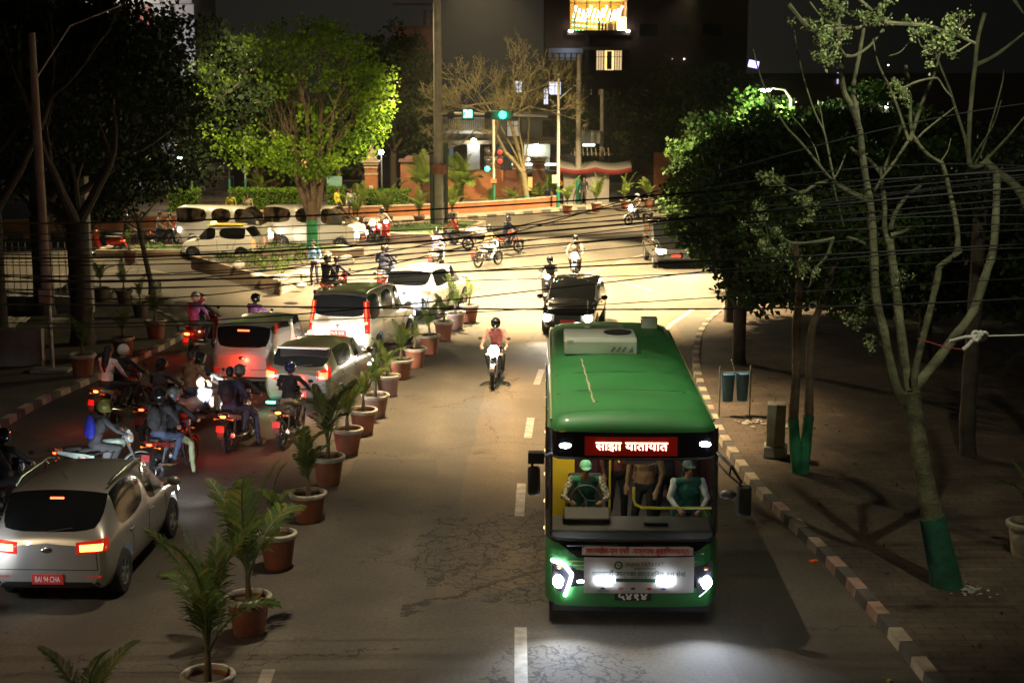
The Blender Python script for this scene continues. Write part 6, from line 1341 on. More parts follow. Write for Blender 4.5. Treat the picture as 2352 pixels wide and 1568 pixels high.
for px, py, r, n, yy in [(1918, 98, .19, 300, -1.4), (1900, 108, .15, 120, -1.4), (2012, 28, .16, 200, -1.4), (2030, 45, .1, 60, -1.4), (2166, 77, .18, 220, -1.3), (2105, 72, .16, 160, -1.4), (2185, 90, .14, 110, -1.3), (1912, 13, .15, 150, -1.4), (1860, 50, .10, 70, -1.4), (2160, 118, .13, 110, -1.3), (2066, 208, .14, 150, -1), (1818, 50, .07, 14, -1.4), (1778, 413, .15, 130, -1.2), (1762, 408, .08, 50, -1.2), (1848, 450, .12, 80, -1), (1861, 493, .12, 90, -.9), (1757, 512, .16, 120, -1.1), (1785, 540, .12, 80, -1.1), (1765, 572, .12, 90, -1.1), (1851, 621, .13, 80, -.9), (1969, 735, .14, 80, .1), (1999, 792, .13, 70, 0), (2205, 60, .14, 60, -1.3), (1880, 60, .10, 60, -1.4), (1948, 30, .10, 50, -1.4), (1800, 590, .12, 50, -1), (2070, 640, .12, 26, .2), (1980, 690, .1, 30, 0)]:
    c = W(px, py, YT+yy)-O_
    for k in range(7):
        q = c+Vector(rg.normal(size=3))*r*.62; mq = c.lerp(q, .5)+Vector(rg.normal(size=3))*r*.18; TWM.tube([c, mq, q], [.006, .004, .003], 4); m_ = int(n*1.5)//7
        P_.append(np.array(q)+rg.normal(size=(m_, 3))*r*.22)
mb.build('trunk', [M_BARKP, M_GPAINTD], rt)
P_ = np.concatenate(P_); leaves('crown', P_, .048, [leafm('tuft_leaf', (.38, .42, .22), .35), leafm('tuft_leaf_deep', (.16, .25, .08), .35)], rt, 12, asp=.3)
# second bare tree at the right edge
x, y = 9.4, 23.6; rt2 = thing('bare_tree', 'second bare tree at the upper right edge, thick stump like limb with thin upright shoots', 'tree', (x, y, .135)); O_ = Vector((x, y, .135)); YT = 23.6; mb = MB()
TL([(2480, 1000), (2440, 800), (2400, 600), (2350, 450), (2290, 395), (2262, 368)], .22, .14, 0, 0, 12); TL([(2266, 372), (2229, 380), (2226, 300), (2234, 200), (2240, 150), (2246, 90), (2262, 30)], .10, .075, 0, -.3, 10)
for pts, r in (([(2222, 360), (2217, 319), (2195, 250), (2180, 201), (2153, 134), (2136, 67)], .03), ([(2232, 372), (2245, 345), (2280, 290), (2300, 230)], .02), ([(2240, 375), (2262, 330), (2300, 200), (2305, 160)], .02), ([(2262, 370), (2310, 320), (2360, 260)], .03), ([(2240, 150), (2290, 125), (2360, 70)], .04), ([(2330, 0), (2350, 30)], .03)): TL(pts, r, r*.4, 0, -.5, 6)
mb.tube([(0, 0, -.1), W(2480, 1000, YT)-O_], [.28, .22], 12); mb.build('trunk', M_BARKP, rt2)
RS[0] = 1.0
# twin trunk tree by the concrete pillar
x, y = G(1840, 1100); O_ = Vector((x, y, .135)); YT = y; rt3 = thing('twin_trunk_tree', 'slim twin trunk tree with bright green painted feet beside the concrete pillar', 'tree', O_); mb = MB()
TL([(1836, 1105), (1828, 1040), (1822, 960)], .13, .10, 0, -.05, 10, m=1); TL([(1842, 1105), (1848, 1040), (1858, 955)], .13, .10, 0, .05, 10, m=1)
TL([(1822, 965), (1830, 842), (1829, 760), (1838, 650), (1830, 560)], .095, .07, -.05, 0); TL([(1858, 960), (1860, 850), (1865, 758), (1890, 690), (1920, 600)], .09, .06, .05, .3)
mb.build('trunk', [M_BARK, M_GPAINT], rt3); cs = crown_clumps((.6, .4, 4.4), (1.9, 1.8, 1.3), 46, .55, 9, .3); P_, ids = clumps(cs, 130, rg); leaves('crown', P_, .11, LV['right'], rt3, 14)
x, y = G(2225, 1060); O_ = Vector((x, y, .135)); YT = y; rt4 = thing('dark_trunk_tree', 'dark straight trunk behind the big many stemmed tree at the right', 'tree', O_); mb = MB(); TL([(2225, 1062), (2222, 980), (2228, 860), (2240, 700), (2250, 520), (2270, 380)], .17, .12, 0, 0, 10); mb.build('trunk', M_BARKD, rt4)
cs = crown_clumps((1.2, .5, 5.2), (2.6, 2, 1.8), 60, .6, 19, .3); P_, ids = clumps(cs, 120, rg); leaves('crown', P_, .12, LV['dark'], rt4, 15)
# ============================================================ GARDEN BEHIND THE WALL
def hedge(x0, x1, yy, h, d, label, seed):
    rg = np.random.default_rng(seed); n = int((x1-x0)*h*700); L = x1-x0
    P_ = np.stack([rg.uniform(0, L, n), rg.uniform(-d/2, d/2, n), rg.uniform(.02, h, n)], 1); s = rg.integers(0, 3, n); P_[s == 0, 1] = -d/2+rg.normal(size=(s == 0).sum())*.05; P_[s == 1, 2] = h+rg.normal(size=(s == 1).sum())*.05
    t = thing('box_hedge', label, 'hedge', (x0, yy, .45), 0, 'clipped hedges behind the low wall'); MB().box((L/2, 0, h*.45), (L-.15, d-.2, h*.9)).build('core', mat('hedge_core', (.03, .05, .01), .9), t, smooth=False); leaves('foliage', P_, .11, [M_LGREEN, leafm('hedge_leaf_light', (.16, .26, .03))], t, seed); return t
def pxx(px, Y): return (px-1176)/FP*Y*1.01
hedge(pxx(540, 84), pxx(700, 84), 83.5, 1.15, 1.1, 'long clipped box hedge between the two minibus roofs', 1); hedge(pxx(400, 82), pxx(468, 82), 82, 1.25, 1.2, 'rounded clipped hedge at the left of the box hedge', 2)
hedge(pxx(760, 86), pxx(800, 86), 85.5, 1.1, 1.0, 'clipped hedge behind the sign board', 3); hedge(pxx(845, 86), pxx(945, 86), 85.5, .95, 1.0, 'low hedge in front of the gate pillar with a finial', 4)
def palm(px, Y, h, nf, fs, seed, label, grp='feathery palms behind the low wall'):
    rr = random.Random(seed); t = thing('garden_palm', label, 'palm', (pxx(px, Y), Y, .45), 0, grp)
    MB().tube([(0, 0, -.05), (.03, 0, h*.5), (0, .02, h)], [.16, .12, .09], 10).build('trunk', M_PTRUNK, t)
    for k in range(nf):
        f = link('frond', FRB_[rr.choice([0, 1, 2])], t, (0, 0, h-.05)); q = fs*rr.uniform(.8, 1.15); f.scale = (q*1.5, q, q*.9); f.rotation_euler = (rr.uniform(-.7, .5), rr.uniform(-.1, .1), 2*PI*k/nf*1.62)
for px, Y, h, nf, fs, lb in [(972, 86.5, 1.1, 20, 1.75, 'bright palm between the brick block and the tall pole'), (1062, 87.5, .9, 24, 1.9, 'bright bushy palm just right of the tall pole'), (1050, 86.2, .3, 9, 1.2, 'small palm at the foot of the bushy palm'), (1180, 88.5, .15, 12, .95, 'low cycad under the traffic signals, left'), (1235, 90, .15, 12, .95, 'low cycad right of the bare pale tree'), (1265, 92, .4, 16, 1.1, 'dark bushy palm before the shop entrance'), (603, 88.5, .9, 12, 1.1, 'palm top showing over the box hedge'), (440, 82.8, .2, 12, 1.2, 'drooping palm before the rounded hedge'), (835, 84.5, .3, 12, 1.1, 'palm above the second minibus bonnet'), (1130, 87.0, .1, 10, .9, 'low cycad left of the signal post')]:
    palm(px, Y, h, nf, fs, int(px), lb)
# ============================================================ POLES, LAMPS, SIGNALS
M_POLE = mat('pole_concrete', (.34, .31, .25), .8, nz=(3, .25), bump=(14, .4)); M_STEEL = mat('galvanised', (.40, .40, .38), .45, .6, nz=(6, .15)); M_GPOST = mat('post_green', (.02, .17, .10), .6, nz=(5, .25))
px_, py_ = -3.85, 75.0; gp = thing('mast_pole', 'very tall concrete pole carrying the traffic signal arm on the centre island', 'pole', (px_, py_, .4))
MB().tube([(0, 0, 0), (0, 0, 7), (0, 0, 14.2)], [.27, .22, .19], 16).build('shaft', M_POLE, gp); 
for dx, dy in ((-.35, -.1), (.38, .05)): MB().tube([(dx, dy, 0), (dx, dy, 3.6 if dx < 0 else 4.2)], .11, 10).build('guard_pipe', mat('pipe_dark_green', (.02, .045, .035), .5, nz=(4, .4)), gp)
MB().lathe([(.42, 2.6), (.46, 2.9), (.43, 3.1), (.40, 3.0), (.28, 2.7)], n=14).build('planter_ring', M_TERRA, gp)
for s in (-1, 1):
    MB().tube([(0, 0, 14.0), (s*1.0, 0, 14.3), (s*1.7, 0, 14.35)], .06, 8).build('lamp_arm', M_STEEL, gp); MB().box((s*1.9, 0, 14.35), (.6, .3, .12)).build('lamp_head', mat('lamp_head', (.3, .3, .3), .5), gp, bev=.03)
def hz(py, Y): return W(1176, py, Y).z
SY = 74.6; sa = thing('traffic_signal', 'horizontal signal arm with countdown timer and green lamp above the junction', 'traffic signal', (px_+.1, SY, 0)); zs_ = hz(262, SY)
def sx_(px): return (px-1176)/FP*SY*1.0-(px_+.1)
MB().tube([(-.0, .2, zs_+.05), (sx_(1258), .2, zs_-.12)], .06, 8).build('arm', M_STEEL, sa)
GRN = emis('signal_green', (.02, 1, .55), 14, (.1, .5, .3)); GRNW = emis('timer_green', (.20, 1, .75), 9, (.1, .5, .3)); REDS = emis('signal_red', (1, .03, .02), 1.1, (.5, .03, .02))
tb = MB().box((sx_(1076), .05, zs_), (.62, .18, .62)).build('countdown_box', M_BLK, sa, bev=.03); MB().box((sx_(1076), -.05, zs_), (.50, .03, .44)).build('countdown_panel', emis('timer_panel', (.0, .8, .5), 1.2, (.02, .2, .15)), tb)
text('timer_digits', '28', .50, GRNW, tb, (sx_(1076), -.072, zs_), (PI/2, 0, 0), fitw=.44, bold=.02)
hb_ = MB().box((sx_(1150), .05, zs_-.06), (1.25, .20, .46)).build('signal_head', mat('signal_green_case', (.01, .10, .07), .5), sa, bev=.05); MB().ell((sx_(1155), -.09, zs_-.05), (.19, .05, .19), 16).build('lit_lens', GRN, hb_)
for px in (1038, 1122): MB().lathe([(.001, 0), (.20, 0), (.20, .28), (.16, .28), (.15, .06), (.001, .06)], (sx_(px), -.05, zs_-.06), 16, M=Matrix.Rotation(PI/2, 4, 'X')).build('unlit_lens', M_BLK, sa)
lamp('signal_glow', 'POINT', (sx_(1155)+px_+.1, SY-.35, zs_-.05), 12, (.05, 1, .55), .1)
# signal post with red and green heads
x, y = G(1134, 490); y += .3; sp_ = thing('signal_mast', 'white and green signal post with red and green side heads under the arm', 'traffic signal', (x, y, .135)); H_ = hz(270, y)
MB().tube([(0, 0, 0), (0, 0, 1.9)], .085, 12).build('lower_post', M_GPOST, sp_); MB().tube([(0, 0, 1.9), (0, 0, H_)], .08, 12).build('upper_post', mat('post_cream', (.55, .50, .40), .6, nz=(4, .2)), sp_)
for s, zz, lit in ((1, 3.55, REDS), (1, 3.0, REDS), (-1, 3.55, None), (-1, 3.02, None), (-1, 2.55, GRN)):
    MB().box((s*.36, .0, zz), (.34, .30, .46), ry=s*.35).tube([(0, 0, zz), (s*.25, 0, zz)], .03, 6).build('signal_head', M_BLK, sp_, bev=.04)
    MB().ell((s*.38, -.17, zz-.03), (.15, .06, .15), 14).build('lens', lit or mat('unlit_lens', (.05, .04, .035), .3), sp_)
MB().box((0, -.1, 1.55+.25), (.36, .06, .26)).build('notice_plate', mat('notice_orange', (.45, .2, .08), .5), sp_)
def post(px, py, top, label, r, seg, arm=None, box=None, cat='pole', dy=.3, name='utility_pole', extra=None):
    x, y = G(px, py); y += dy; H_ = hz(top, y); t = thing(name, label, cat, (x, y, .135), 0, 'poles round the junction'); z0 = 0
    for k, (fr, m) in enumerate(seg):
        z1 = H_*fr; MB().tube([(0, 0, z0), (0, 0, z1)], [r*(1-.3*z0/H_), r*(1-.3*z1/H_)], 14).build('post_section', m, t); z0 = z1-.0
    if box: MB().box(box[0], box[1]).build('meter_box', mat('box_cream', (.50, .47, .38), .6, nz=(4, .2)), t, bev=.02)
    if arm: MB().tube(arm, .035, 6).build('side_arm', M_STEEL, t)
    return t, H_
t, h = post(1282, 482, 175, 'slim white post with green foot and cream meter box, right of the bare tree', .11, [(.16, M_GPOST), (1, mat('post_white', (.68, .66, .52), .6, nz=(3, .15)))], arm=[(0, 0, 6.6), (.9, 0, 7.4), (1.4, 0, 7.6)], box=((-.18, -.12, 1.75), (.42, .28, .52)))
t, h = post(1328, 474, 130, 'tall concrete pole with a green band right of the white post', .20, [(.20, M_GPOST), (1, M_POLE)])
t, h = post(1381, 470, 210, 'concrete pole with dark green foot carrying a transformer box and animal figure', .17, [(.12, mat('post_dark', (.02, .04, .035), .6)), (.22, M_GPOST), (1, M_POLE)])
MB().box((-.75, 0, 4.15), (1.3, .8, .75)).box((-.75, -.02, 4.58), (1.4, .9, .06)).build('transformer_box', mat('box_grey', (.26, .25, .20), .6, nz=(3, .2)), t, bev=.02)
for k in range(3): MB().lathe([(.03, 0), (.07, .08), (.04, .16), (.07, .24), (.04, .36)], (-.2-.5*k, 0, 6.9), 10).build('insulator', M_CHR, t)
a = MB().ell((-1.05, -.1, 4.93), (.20, .09, .11), 12).ell((-.88, -.1, 5.10), (.08, .06, .08), 10)
for dx in (-.17, -.05, .08): a.tube([(-1.05+dx, -.1, 4.86), (-1.05+dx*1.2, -.1, 4.62)], .025, 6)
a.build('animal_figure', mat('figure_pale', (.5, .42, .34), .7))
fig = [o for o in COL.objects if o.name.startswith('animal_figure')][0]; fig.location = t.location; tag(fig, 'small pale animal figure standing on the transformer box', 'figure')
# old pole at the left pavement
x, y = G(122, 862); t = thing('utility_pole', 'bare concrete pole with a small notice in front of the dark trees at the left', 'pole', (x, y, .135), 0, 'poles at the left'); H_ = hz(88, y)
MB().tube([(0, 0, 0), (0, 0, 2.0)], .05, 10).build('lower_post', M_STEEL, t); MB().tube([(-.05, 0, 1.75), (-.05, 0, H_*.6), (-.05, 0, H_)], [.13, .115, .09], 14).build('shaft', mat('pole_pinkish', (.36, .27, .21), .85, nz=(3, .25), bump=(14, .5)), t)
MB().box((-.05, -.175, 2.0), (.30, .02, .36)).build('notice', mat('notice_peach', (.50, .33, .24), .7), t); MB().box((0, -.1, .03), (1.0, .5, .10)).build('base_slab', M_CONC, t, bev=.02)
MB().tube([(-.05, 0, H_*.86), (.9, .1, H_*1.02), (2.2, .2, H_*1.08)], .02, 6).build('stay', M_STEEL, t)
# garden lamps
BULB = emis('white_bulb', (.82, .93, 1), 40, (.8, .8, .8))
for px, py, Y, lb in [(425, 366, 84, 'garden lamp with a white ball in front of the dark trees at the left'), (881, 351, 88, 'garden lamp with a white ball beside the pillar with a finial')]:
    z = hz(py, Y); X = pxx(px, Y); t = thing('garden_lamp', lb, 'lamp post', (X, Y, .45), 0, 'ball lamps in the garden'); MB().tube([(0, 0, 0), (0, 0, z-.6)], [.06, .04], 10).build('post', M_STEEL, t); MB().tube([(0, 0, 0), (0, 0, 1.1)], .066, 10).build('post_foot', M_GPOST, t)
    MB().ell((0, 0, z-.42), (.15, .15, .15), 16).build('globe', BULB, t); lamp('globe_light', 'POINT', (0, -.25, z-.42), 60, (.8, .92, 1), .15, parent=t)
for px, top, lb in [(572, 330, 'thin white post rising behind the box hedge'), (536, 395, 'thin dark post behind the left end of the box hedge')]:
    Y = 86; t = thing('thin_post', lb, 'pole', (pxx(px, Y), Y, .45), 0, 'poles in the garden'); MB().tube([(0, 0, 0), (0, 0, hz(top, Y))], .055, 8).build('post', M_STEEL if px == 572 else M_BLK, t); MB().tube([(0, 0, 0), (0, 0, 1.6)], .062, 8).build('post_foot', M_GPOST, t)
Y = 86; t = thing('sign_board', 'teal direction board on a green post left of the gate pillar', 'sign', (pxx(774, Y), Y, .45)); MB().tube([(0, 0, 0), (0, 0, hz(410, Y)-.45)], .05, 8).build('post', M_GPOST, t); MB().box((0, -.08, hz(417, Y)-.45), (.92, .05, .62)).build('board', mat('board_teal', (.16, .30, .28), .5, nz=(4, .2)), t, bev=.02)
# street lamp over the right pavement
t = thing('street_lamp', 'street lamp burning inside the top of the right hand evergreens', 'street lamp', (9.9, 51.2, .135)); MB().tube([(0, 0, 0), (0, 0, 6.9), (-.3, -.3, 7.25), (-.9, -.9, 7.3)], [.10, .07, .05, .04], 10).build('post', M_STEEL, t); MB().box((-1.1, -1.1, 7.27), (.5, .26, .10), rz=.78).build('lamp_head', M_STEEL, t, bev=.03)
MB().ell((-1.1, -1.1, 7.20), (.17, .12, .05), 12).build('lamp_glass', emis('lamp_glass', (1, .88, .6), 60, (.8, .8, .8)), t)
lamp('lamp_spill', 'POINT', (8.75, 49.9, 6.95), 1500, (.90, 1, .5), .12)
# ============================================================ GATE PILLARS, WALLS, KIOSK
def pillar(px, Y, w_, h, m, label, finial=False, plate=True):
    t = thing('gate_pillar', label, 'pillar', (pxx(px, Y), Y, .3), 0, 'brick gate pillars'); MB().box((0, 0, h/2), (w_, w_, h)).build('shaft', m, t, smooth=False)
    c = MB()
    for k, (dz, dw) in enumerate([(-.75, .06), (-.35, .10), (-.14, .20), (0, .34)]): c.box((0, 0, h+dz), (w_+dw, w_+dw, .11))
    c.build('moulding', M_CAP, t, bev=.01)
    if plate: MB().box((0, -w_/2-.015, h*.42), (w_*.36, .03, w_*.46)).build('plaque', mat('plaque', (.5, .45, .36), .6), t)
    if finial: MB().lathe([(.36, h+.06), (.36, h+.22), (.26, h+.30), (.30, h+.50), (.18, h+.72), (.10, h+.80), (.13, h+.9), (.04, h+1.02), (.001, h+1.1)], n=16).build('finial', M_CAP, t)
    return t
pillar(858, 87.0, .72, 2.75, M_ORANGE, 'brick gate pillar with a pointed finial beside the garden lamp', True); pillar(1135, 93, .85, 2.7, M_BRICK, 'brick pillar behind the signal post', plate=True); pillar(1192, 94, .85, 2.7, M_BRICK, 'brick pillar behind the bare pale tree trunk'); pillar(1236, 94.5, .80, 2.6, M_BRICK, 'brick pillar at the right of the shop entrance', plate=False)
Y = 90; t = thing('brick_block', 'plain orange brick gate block with a sloping cap left of the tall pole', 'wall', (pxx(965, Y), Y, .3)); MB().box((0, 0, 1.3), (2.2, 1.2, 2.6)).build('wall', M_ORANGE, t, smooth=False); MB().box((.1, 0, 2.68), (2.6, 1.6, .16)).box((.1, 0, 2.86), (2.0, 1.2, .22), taper=.8).build('coping', M_BRICKD, t, smooth=False)
Y = 91; tag(MB().box((0, 0, 1.0), (3.6, .35, 2.0)).build('garden_wall', M_ORANGE, loc=(pxx(1092, Y), Y, .3), smooth=False), 'orange plastered wall behind the bushy palm', 'wall'); Y = 93
tag(MB().box((0, 0, .9), (3.0, .3, 1.9)).build('garden_wall', M_BRICK, loc=(pxx(1160, Y), Y+.5, .3), smooth=False), 'red brick wall between the brick pillars', 'wall')
tag(MB().box((0, 0, 1.4), (2.0, .5, 2.9)).build('garden_wall', M_ORANGE, loc=(pxx(1530, 97), 97, .3), smooth=False), 'orange wall end glimpsed right of the kiosk beside the dark evergreens', 'wall')
t = thing('iron_fence', 'dark iron fence between the hedge and the gate pillar', 'fence', (0, 0, 0)); f = MB()
x0, x1 = pxx(700, 88), pxx(840, 88)
for k in range(30): f.tube([(x0+(x1-x0)*k/29, 88, .4), (x0+(x1-x0)*k/29, 88, 1.9)], .02, 4)
for z in (.6, 1.8): f.tube([(x0, 88, z), (x1, 88, z)], .03, 4)
f.build('railing', M_BLK, t)
t = thing('iron_fence', 'dark fence panel in front of the dark trees at the left', 'fence', (0, 0, 0)); f = MB(); x0, x1 = pxx(440, 87), pxx(545, 87)
for k in range(24): f.tube([(x0+(x1-x0)*k/23, 87, .4), (x0+(x1-x0)*k/23, 87, 2.2)], .02, 4)
for z in (.6, 2.1): f.tube([(x0, 87, z), (x1, 87, z)], .03, 4)
f.build('railing', M_BLK, t)
x, y = G(1345, 474); t = thing('kiosk', 'small grey kiosk with a sagging red and white awning right of the tall pole', 'kiosk', (x, y+1.0, .135)); MB().box((-1.0, 0, 1.1), (.8, 1.6, 2.2)).box((.75, 0, 1.1), (1.5, 1.6, 2.2)).box((-.3, .7, 1.1), (.7, .2, 2.2)).build('wall', mat('kiosk_grey', (.24, .22, .20), .8, nz=(3, .2)), t, smooth=False)
aw = MB(); n = 16; vs = []
for i in range(n+1):
    u = i/n; sag = .18*math.sin(PI*((u*2) % 1)); xx = -1.7+4.6*u; vs += [(xx, -.2, 2.75-sag), (xx, -1.1, 2.35-sag), (xx, -1.1, 2.05-sag)]
fs_ = []
for i in range(n):
    for j in range(2): fs_.append((i*3+j, (i+1)*3+j, (i+1)*3+j+1, i*3+j+1)); aw.m
aw.add(vs, fs_); aw.m = [j % 2 for j in range(len(fs_))]; aw.v = list(aw.v); o = aw.build('awning', [mat('awning_white', (.26, .24, .21), .7), mat('awning_red', (.26, .03, .03), .7)], t); sm_ = o.modifiers.new('thick', 'SOLIDIFY'); sm_.thickness = .02
MB().box((.4, .1, 3.15), (2.6, 1.8, .08)).build('roof', M_BLK, t)
sl = MB()
for k in range(9): sl.box((-.7+k*.27, -.5, 3.3), (.05, .9, .06), rx=.5)
sl.build('roof_slats', mat('slat_tan', (.4, .34, .2), .7), t); MB().box((.2, -.35, 3.72), (.8, .12, .16)).build('light_strip', emis('kiosk_light', (.95, 1, .85), 3, (.6, .6, .6)), t, bev=.05)
# left: railings and low wall
t = thing('iron_railing', 'dark iron railing on a low wall at the left edge behind the pole', 'fence', (-17.8, 47, .135), rad(-8)); f = MB()
for k in range(34): f.tube([(-4+k*.23, 0, .5), (-4+k*.23, 0, 2.3)], .018, 4)
for z in (.6, 2.1): f.tube([(-4, 0, z), (3.7, 0, z)], .028, 4)
f.build('bars', M_STEEL, t); MB().box((0, 0, .25), (8, .3, .5)).build('plinth', M_CONC, t, smooth=False)
tag(MB().box((0, 0, .5), (4.2, .35, 1.0)).build('low_wall', M_CONC, loc=(-14.6, 37.2, .135), rz=rad(4), smooth=False), 'low dark plastered wall behind the pole at the left edge', 'wall')
t = thing('gate_post_pillar', 'plain pale post standing between the dark tree trunks at the left', 'pillar', (-14.4, 47.5, .135)); MB().box((0, 0, 2.2), (.5, .5, 4.4)).build('shaft', M_CONC, t, bev=.02)
# right pavement things
x, y = G(1780, 1062); t = thing('concrete_pillar', 'square concrete bollard pillar with a broken top beside the green footed tree', 'pillar', (x, y, .135), rad(-12)); MB().box((0, 0, .12), (.46, .46, .24)).build('base', M_CONC, t, bev=.03); MB().box((0, 0, .66), (.36, .36, .86)).build('shaft', mat('pillar_plaster', (.36, .33, .26), .85, nz=(4, .35), bump=(10, .6)), t, bev=.015); MB().tube([(-.05, 0, 1.1), (-.02, .02, 1.2)], .008, 5).build('rebar', M_BLK, t)
x, y = G(1686, 968); t = thing('litter_bin', 'blue twin litter bins on a steel frame on the right pavement beside the bus', 'bin', (x, y, .135), rad(10))
for s in (-1, 1): MB().lathe([(.001, .35), (.12, .35), (.155, .95), (.16, .97), (.13, .99), (.001, .99)], (s*.17, 0, 0), 20).build('bin', mat('bin_blue', (.05, .16, .30), .4, nz=(5, .2)), t)
f = MB()
for s in (-1, 1): f.tube([(s*.36, 0, 0), (s*.36, 0, 1.15)], .02, 6)
f.tube([(-.36, 0, 1.0), (.36, 0, 1.0)], .016, 6).tube([(0, 0, 1.0), (-.1, 0, 1.3)], .014, 6); f.build('frame', M_STEEL, t)
rr = random.Random(3); mb = MB()
for k in range(26): mb.box((rr.gauss(0, .35), rr.gauss(0, .25), .15+rr.random()*.04), (rr.uniform(.03, .12), rr.uniform(.03, .09), .01), rz=rr.uniform(0, 3), rx=rr.uniform(-.5, .5))
x, y = G(1735, 985); tag(mb.build('litter', mat('litter_pale', (.45, .42, .36), .5), loc=(x, y, 0), smooth=False), 'scattered pale litter on the pavement beside the blue bins', 'litter', kind='stuff')
mb = MB()
for k in range(90):
    r_ = abs(rr.gauss(0, .16)); a_ = rr.uniform(0, 6.28); mb.box((r_*math.cos(a_)*1.2, r_*math.sin(a_), .141), (rr.uniform(.01, .05), rr.uniform(.01, .04), .006), rz=rr.uniform(0, 3))
x, y = G(2225, 1352, .135); tag(mb.build('paint_splash', mat('splash_white', (.55, .55, .53), .8), loc=(x, y, 0), smooth=False), 'splash of white paint on the ground at the foot of the green painted tree', 'paint', kind='stuff')
x, y = G(1868, 1291); tag(MB().box((0, 0, .02), (.12, .07, .03), rz=.4).ell((.03, 0, .03), (.05, .03, .02), 8).build('orange_wrapper', mat('wrapper_orange', (.8, .13, .02), .5), loc=(x, y, 0)), 'bright orange wrapper lying in the gutter at the right', 'litter')
x, y = G(2010, 1490+80); tag(MB().box((0, 0, .015), (.07, .05, .03), rz=.9).build('yellow_wrapper', mat('wrapper_yellow', (.4, .42, .05), .5), loc=(G(2050, 1578)[0]-.0, 17.0, 0)), 'small yellowish wrapper by the right kerb at the bottom', 'litter')
mb = MB(); rr = random.Random(6)
P_ = [(rr.uniform(4.6, 7.5), rr.uniform(14, 36), .137) for k in range(260)]
tag(leaves('fallen_leaves', [p for p in P_ if p[0] > 5.4], .07, [mat('dry_leaf', (.12, .08, .04), .9)], seed=5, droop=.0), 'dry fallen leaves scattered over the right pavement', 'leaves', kind='stuff')
# cloth knot and rope
kc = W(2238, 772, 17.6); t = thing('tied_cloth', 'white knotted cloth strap tied on a taut rope at the right', 'cloth', kc); M_STRAP = mat('strap_white', (.55, .55, .50), .8, nz=(8, .2), bump=(20, .6)); mb = MB()
for k in range(4): mb.tube([(.02+.045*math.cos(a_)+.03*k, .03*math.sin(a_*1.0), .055*math.sin(a_+k)) for a_ in [2*PI*i/10 for i in range(11)]], .022, 8, cap=False)
mb.tube([(0, 0, -.01), (-.12, 0, -.01), (-.30, .02, -.07), (-.31, .02, -.10)], [.03, .02, .022, .012], 8).tube([(.02, 0, 0), (-.08, -.02, -.12), (-.14, -.02, -.17)], [.03, .028, .03], 8); mb.build('knot', M_STRAP, t)
MB().tube([(.08, 0, 0), (.8, 0, .02), (1.8, .1, .035)], .010, 6).build('rope', M_STRAP, t); MB().tube([(-.14, 0, -.17), (-.35, 0, -.14), (-.70, .05, -.04)], .008, 6).build('red_cord', mat('cord_red', (.35, .02, .02), .6), t)
# ============================================================ OVERHEAD CABLES
CAB = [(512, 492, 447, 392, 3.4), (538, 514, 472, 400, 2), (556, 533, 503, 440, 2), (590, 568, 506, 432, 4.2), (601, 578, 527, 455, 2), (606, 592, 540, 470, 2.4), (625, 612, 536, 500, 2.4), (640, 627, 556, 520, 2), (646, 633, 604, 560, 3.6), (700, 705, 712, 682, 3.4), (752, 733, 690, 640, 2), (735, 716, 630, 575, 2.6), (660, 645, 585, 530, 1.8), (650, 640, 425, 250, 2.2), (618, 606, 440, 398, 2.4), (575, 549, 497, 405, 1.8), (632, 600, 512, 415, 2), (580, 560, 480, 385, 2), (668, 650, 632, 590, 1.8)]
M_CAB = mat('cable_black', (.012, .012, .013), .55, spec=.12, nz=(3, .2))
for i, (a, b, c, d, th) in enumerate(CAB):
    Y = 17.2+.14*i; K = [(-140, a-(b-a)*.12), (0, a), (800, b), (1520, c), (2352, d), (2520, d-(c-d)*.2)]; X = np.array([k[0] for k in K]); Yv = np.array([k[1] for k in K], float)
    # smooth interpolation through the four measured heights
    n = len(X); A = np.vander(X/1000.0, 4); co_ = np.linalg.lstsq(A, Yv, rcond=None)[0]
    pts = [W(px, float(np.polyval(co_, px/1000.0)), Y+.25*(px-1176)/1176) for px in np.linspace(-140, 2520, 42)]
    o = MB().tube(pts, th*.62/FP*Y, 6, cap=True).build('overhead_cable', M_CAB)
    tag(o, ['thickest black cable of the upper bundle, crossing the hedge line' , 'thin cable just under the topmost thick one', 'thin cable crossing the minibus windows', 'thick sagging cable crossing the island tree foot', 'thin cable right below the thick sagging one', 'cable crossing the taxi doors', 'cable crossing the policeman at belt height', 'thin cable crossing the front island border', 'thick cable touching the glaring crossover roof', 'lowest thick cable, nearly level above the bus roof', 'thin cable crossing the off road vehicle rear window', 'cable rising to the right over the black hatchback roof', 'thin cable in the lower bundle left of the policeman feet', 'steep bright cable climbing to the upper right through the bare tree', 'cable passing just above the oncoming riders on the right', 'thin cable between the two thick upper ones', 'thin cable ending among the dark evergreens', 'thin upper cable passing the far right motorcyclist', 'thin low cable across the silver crossover lane'][i], 'cable', 'overhead cables across the street')
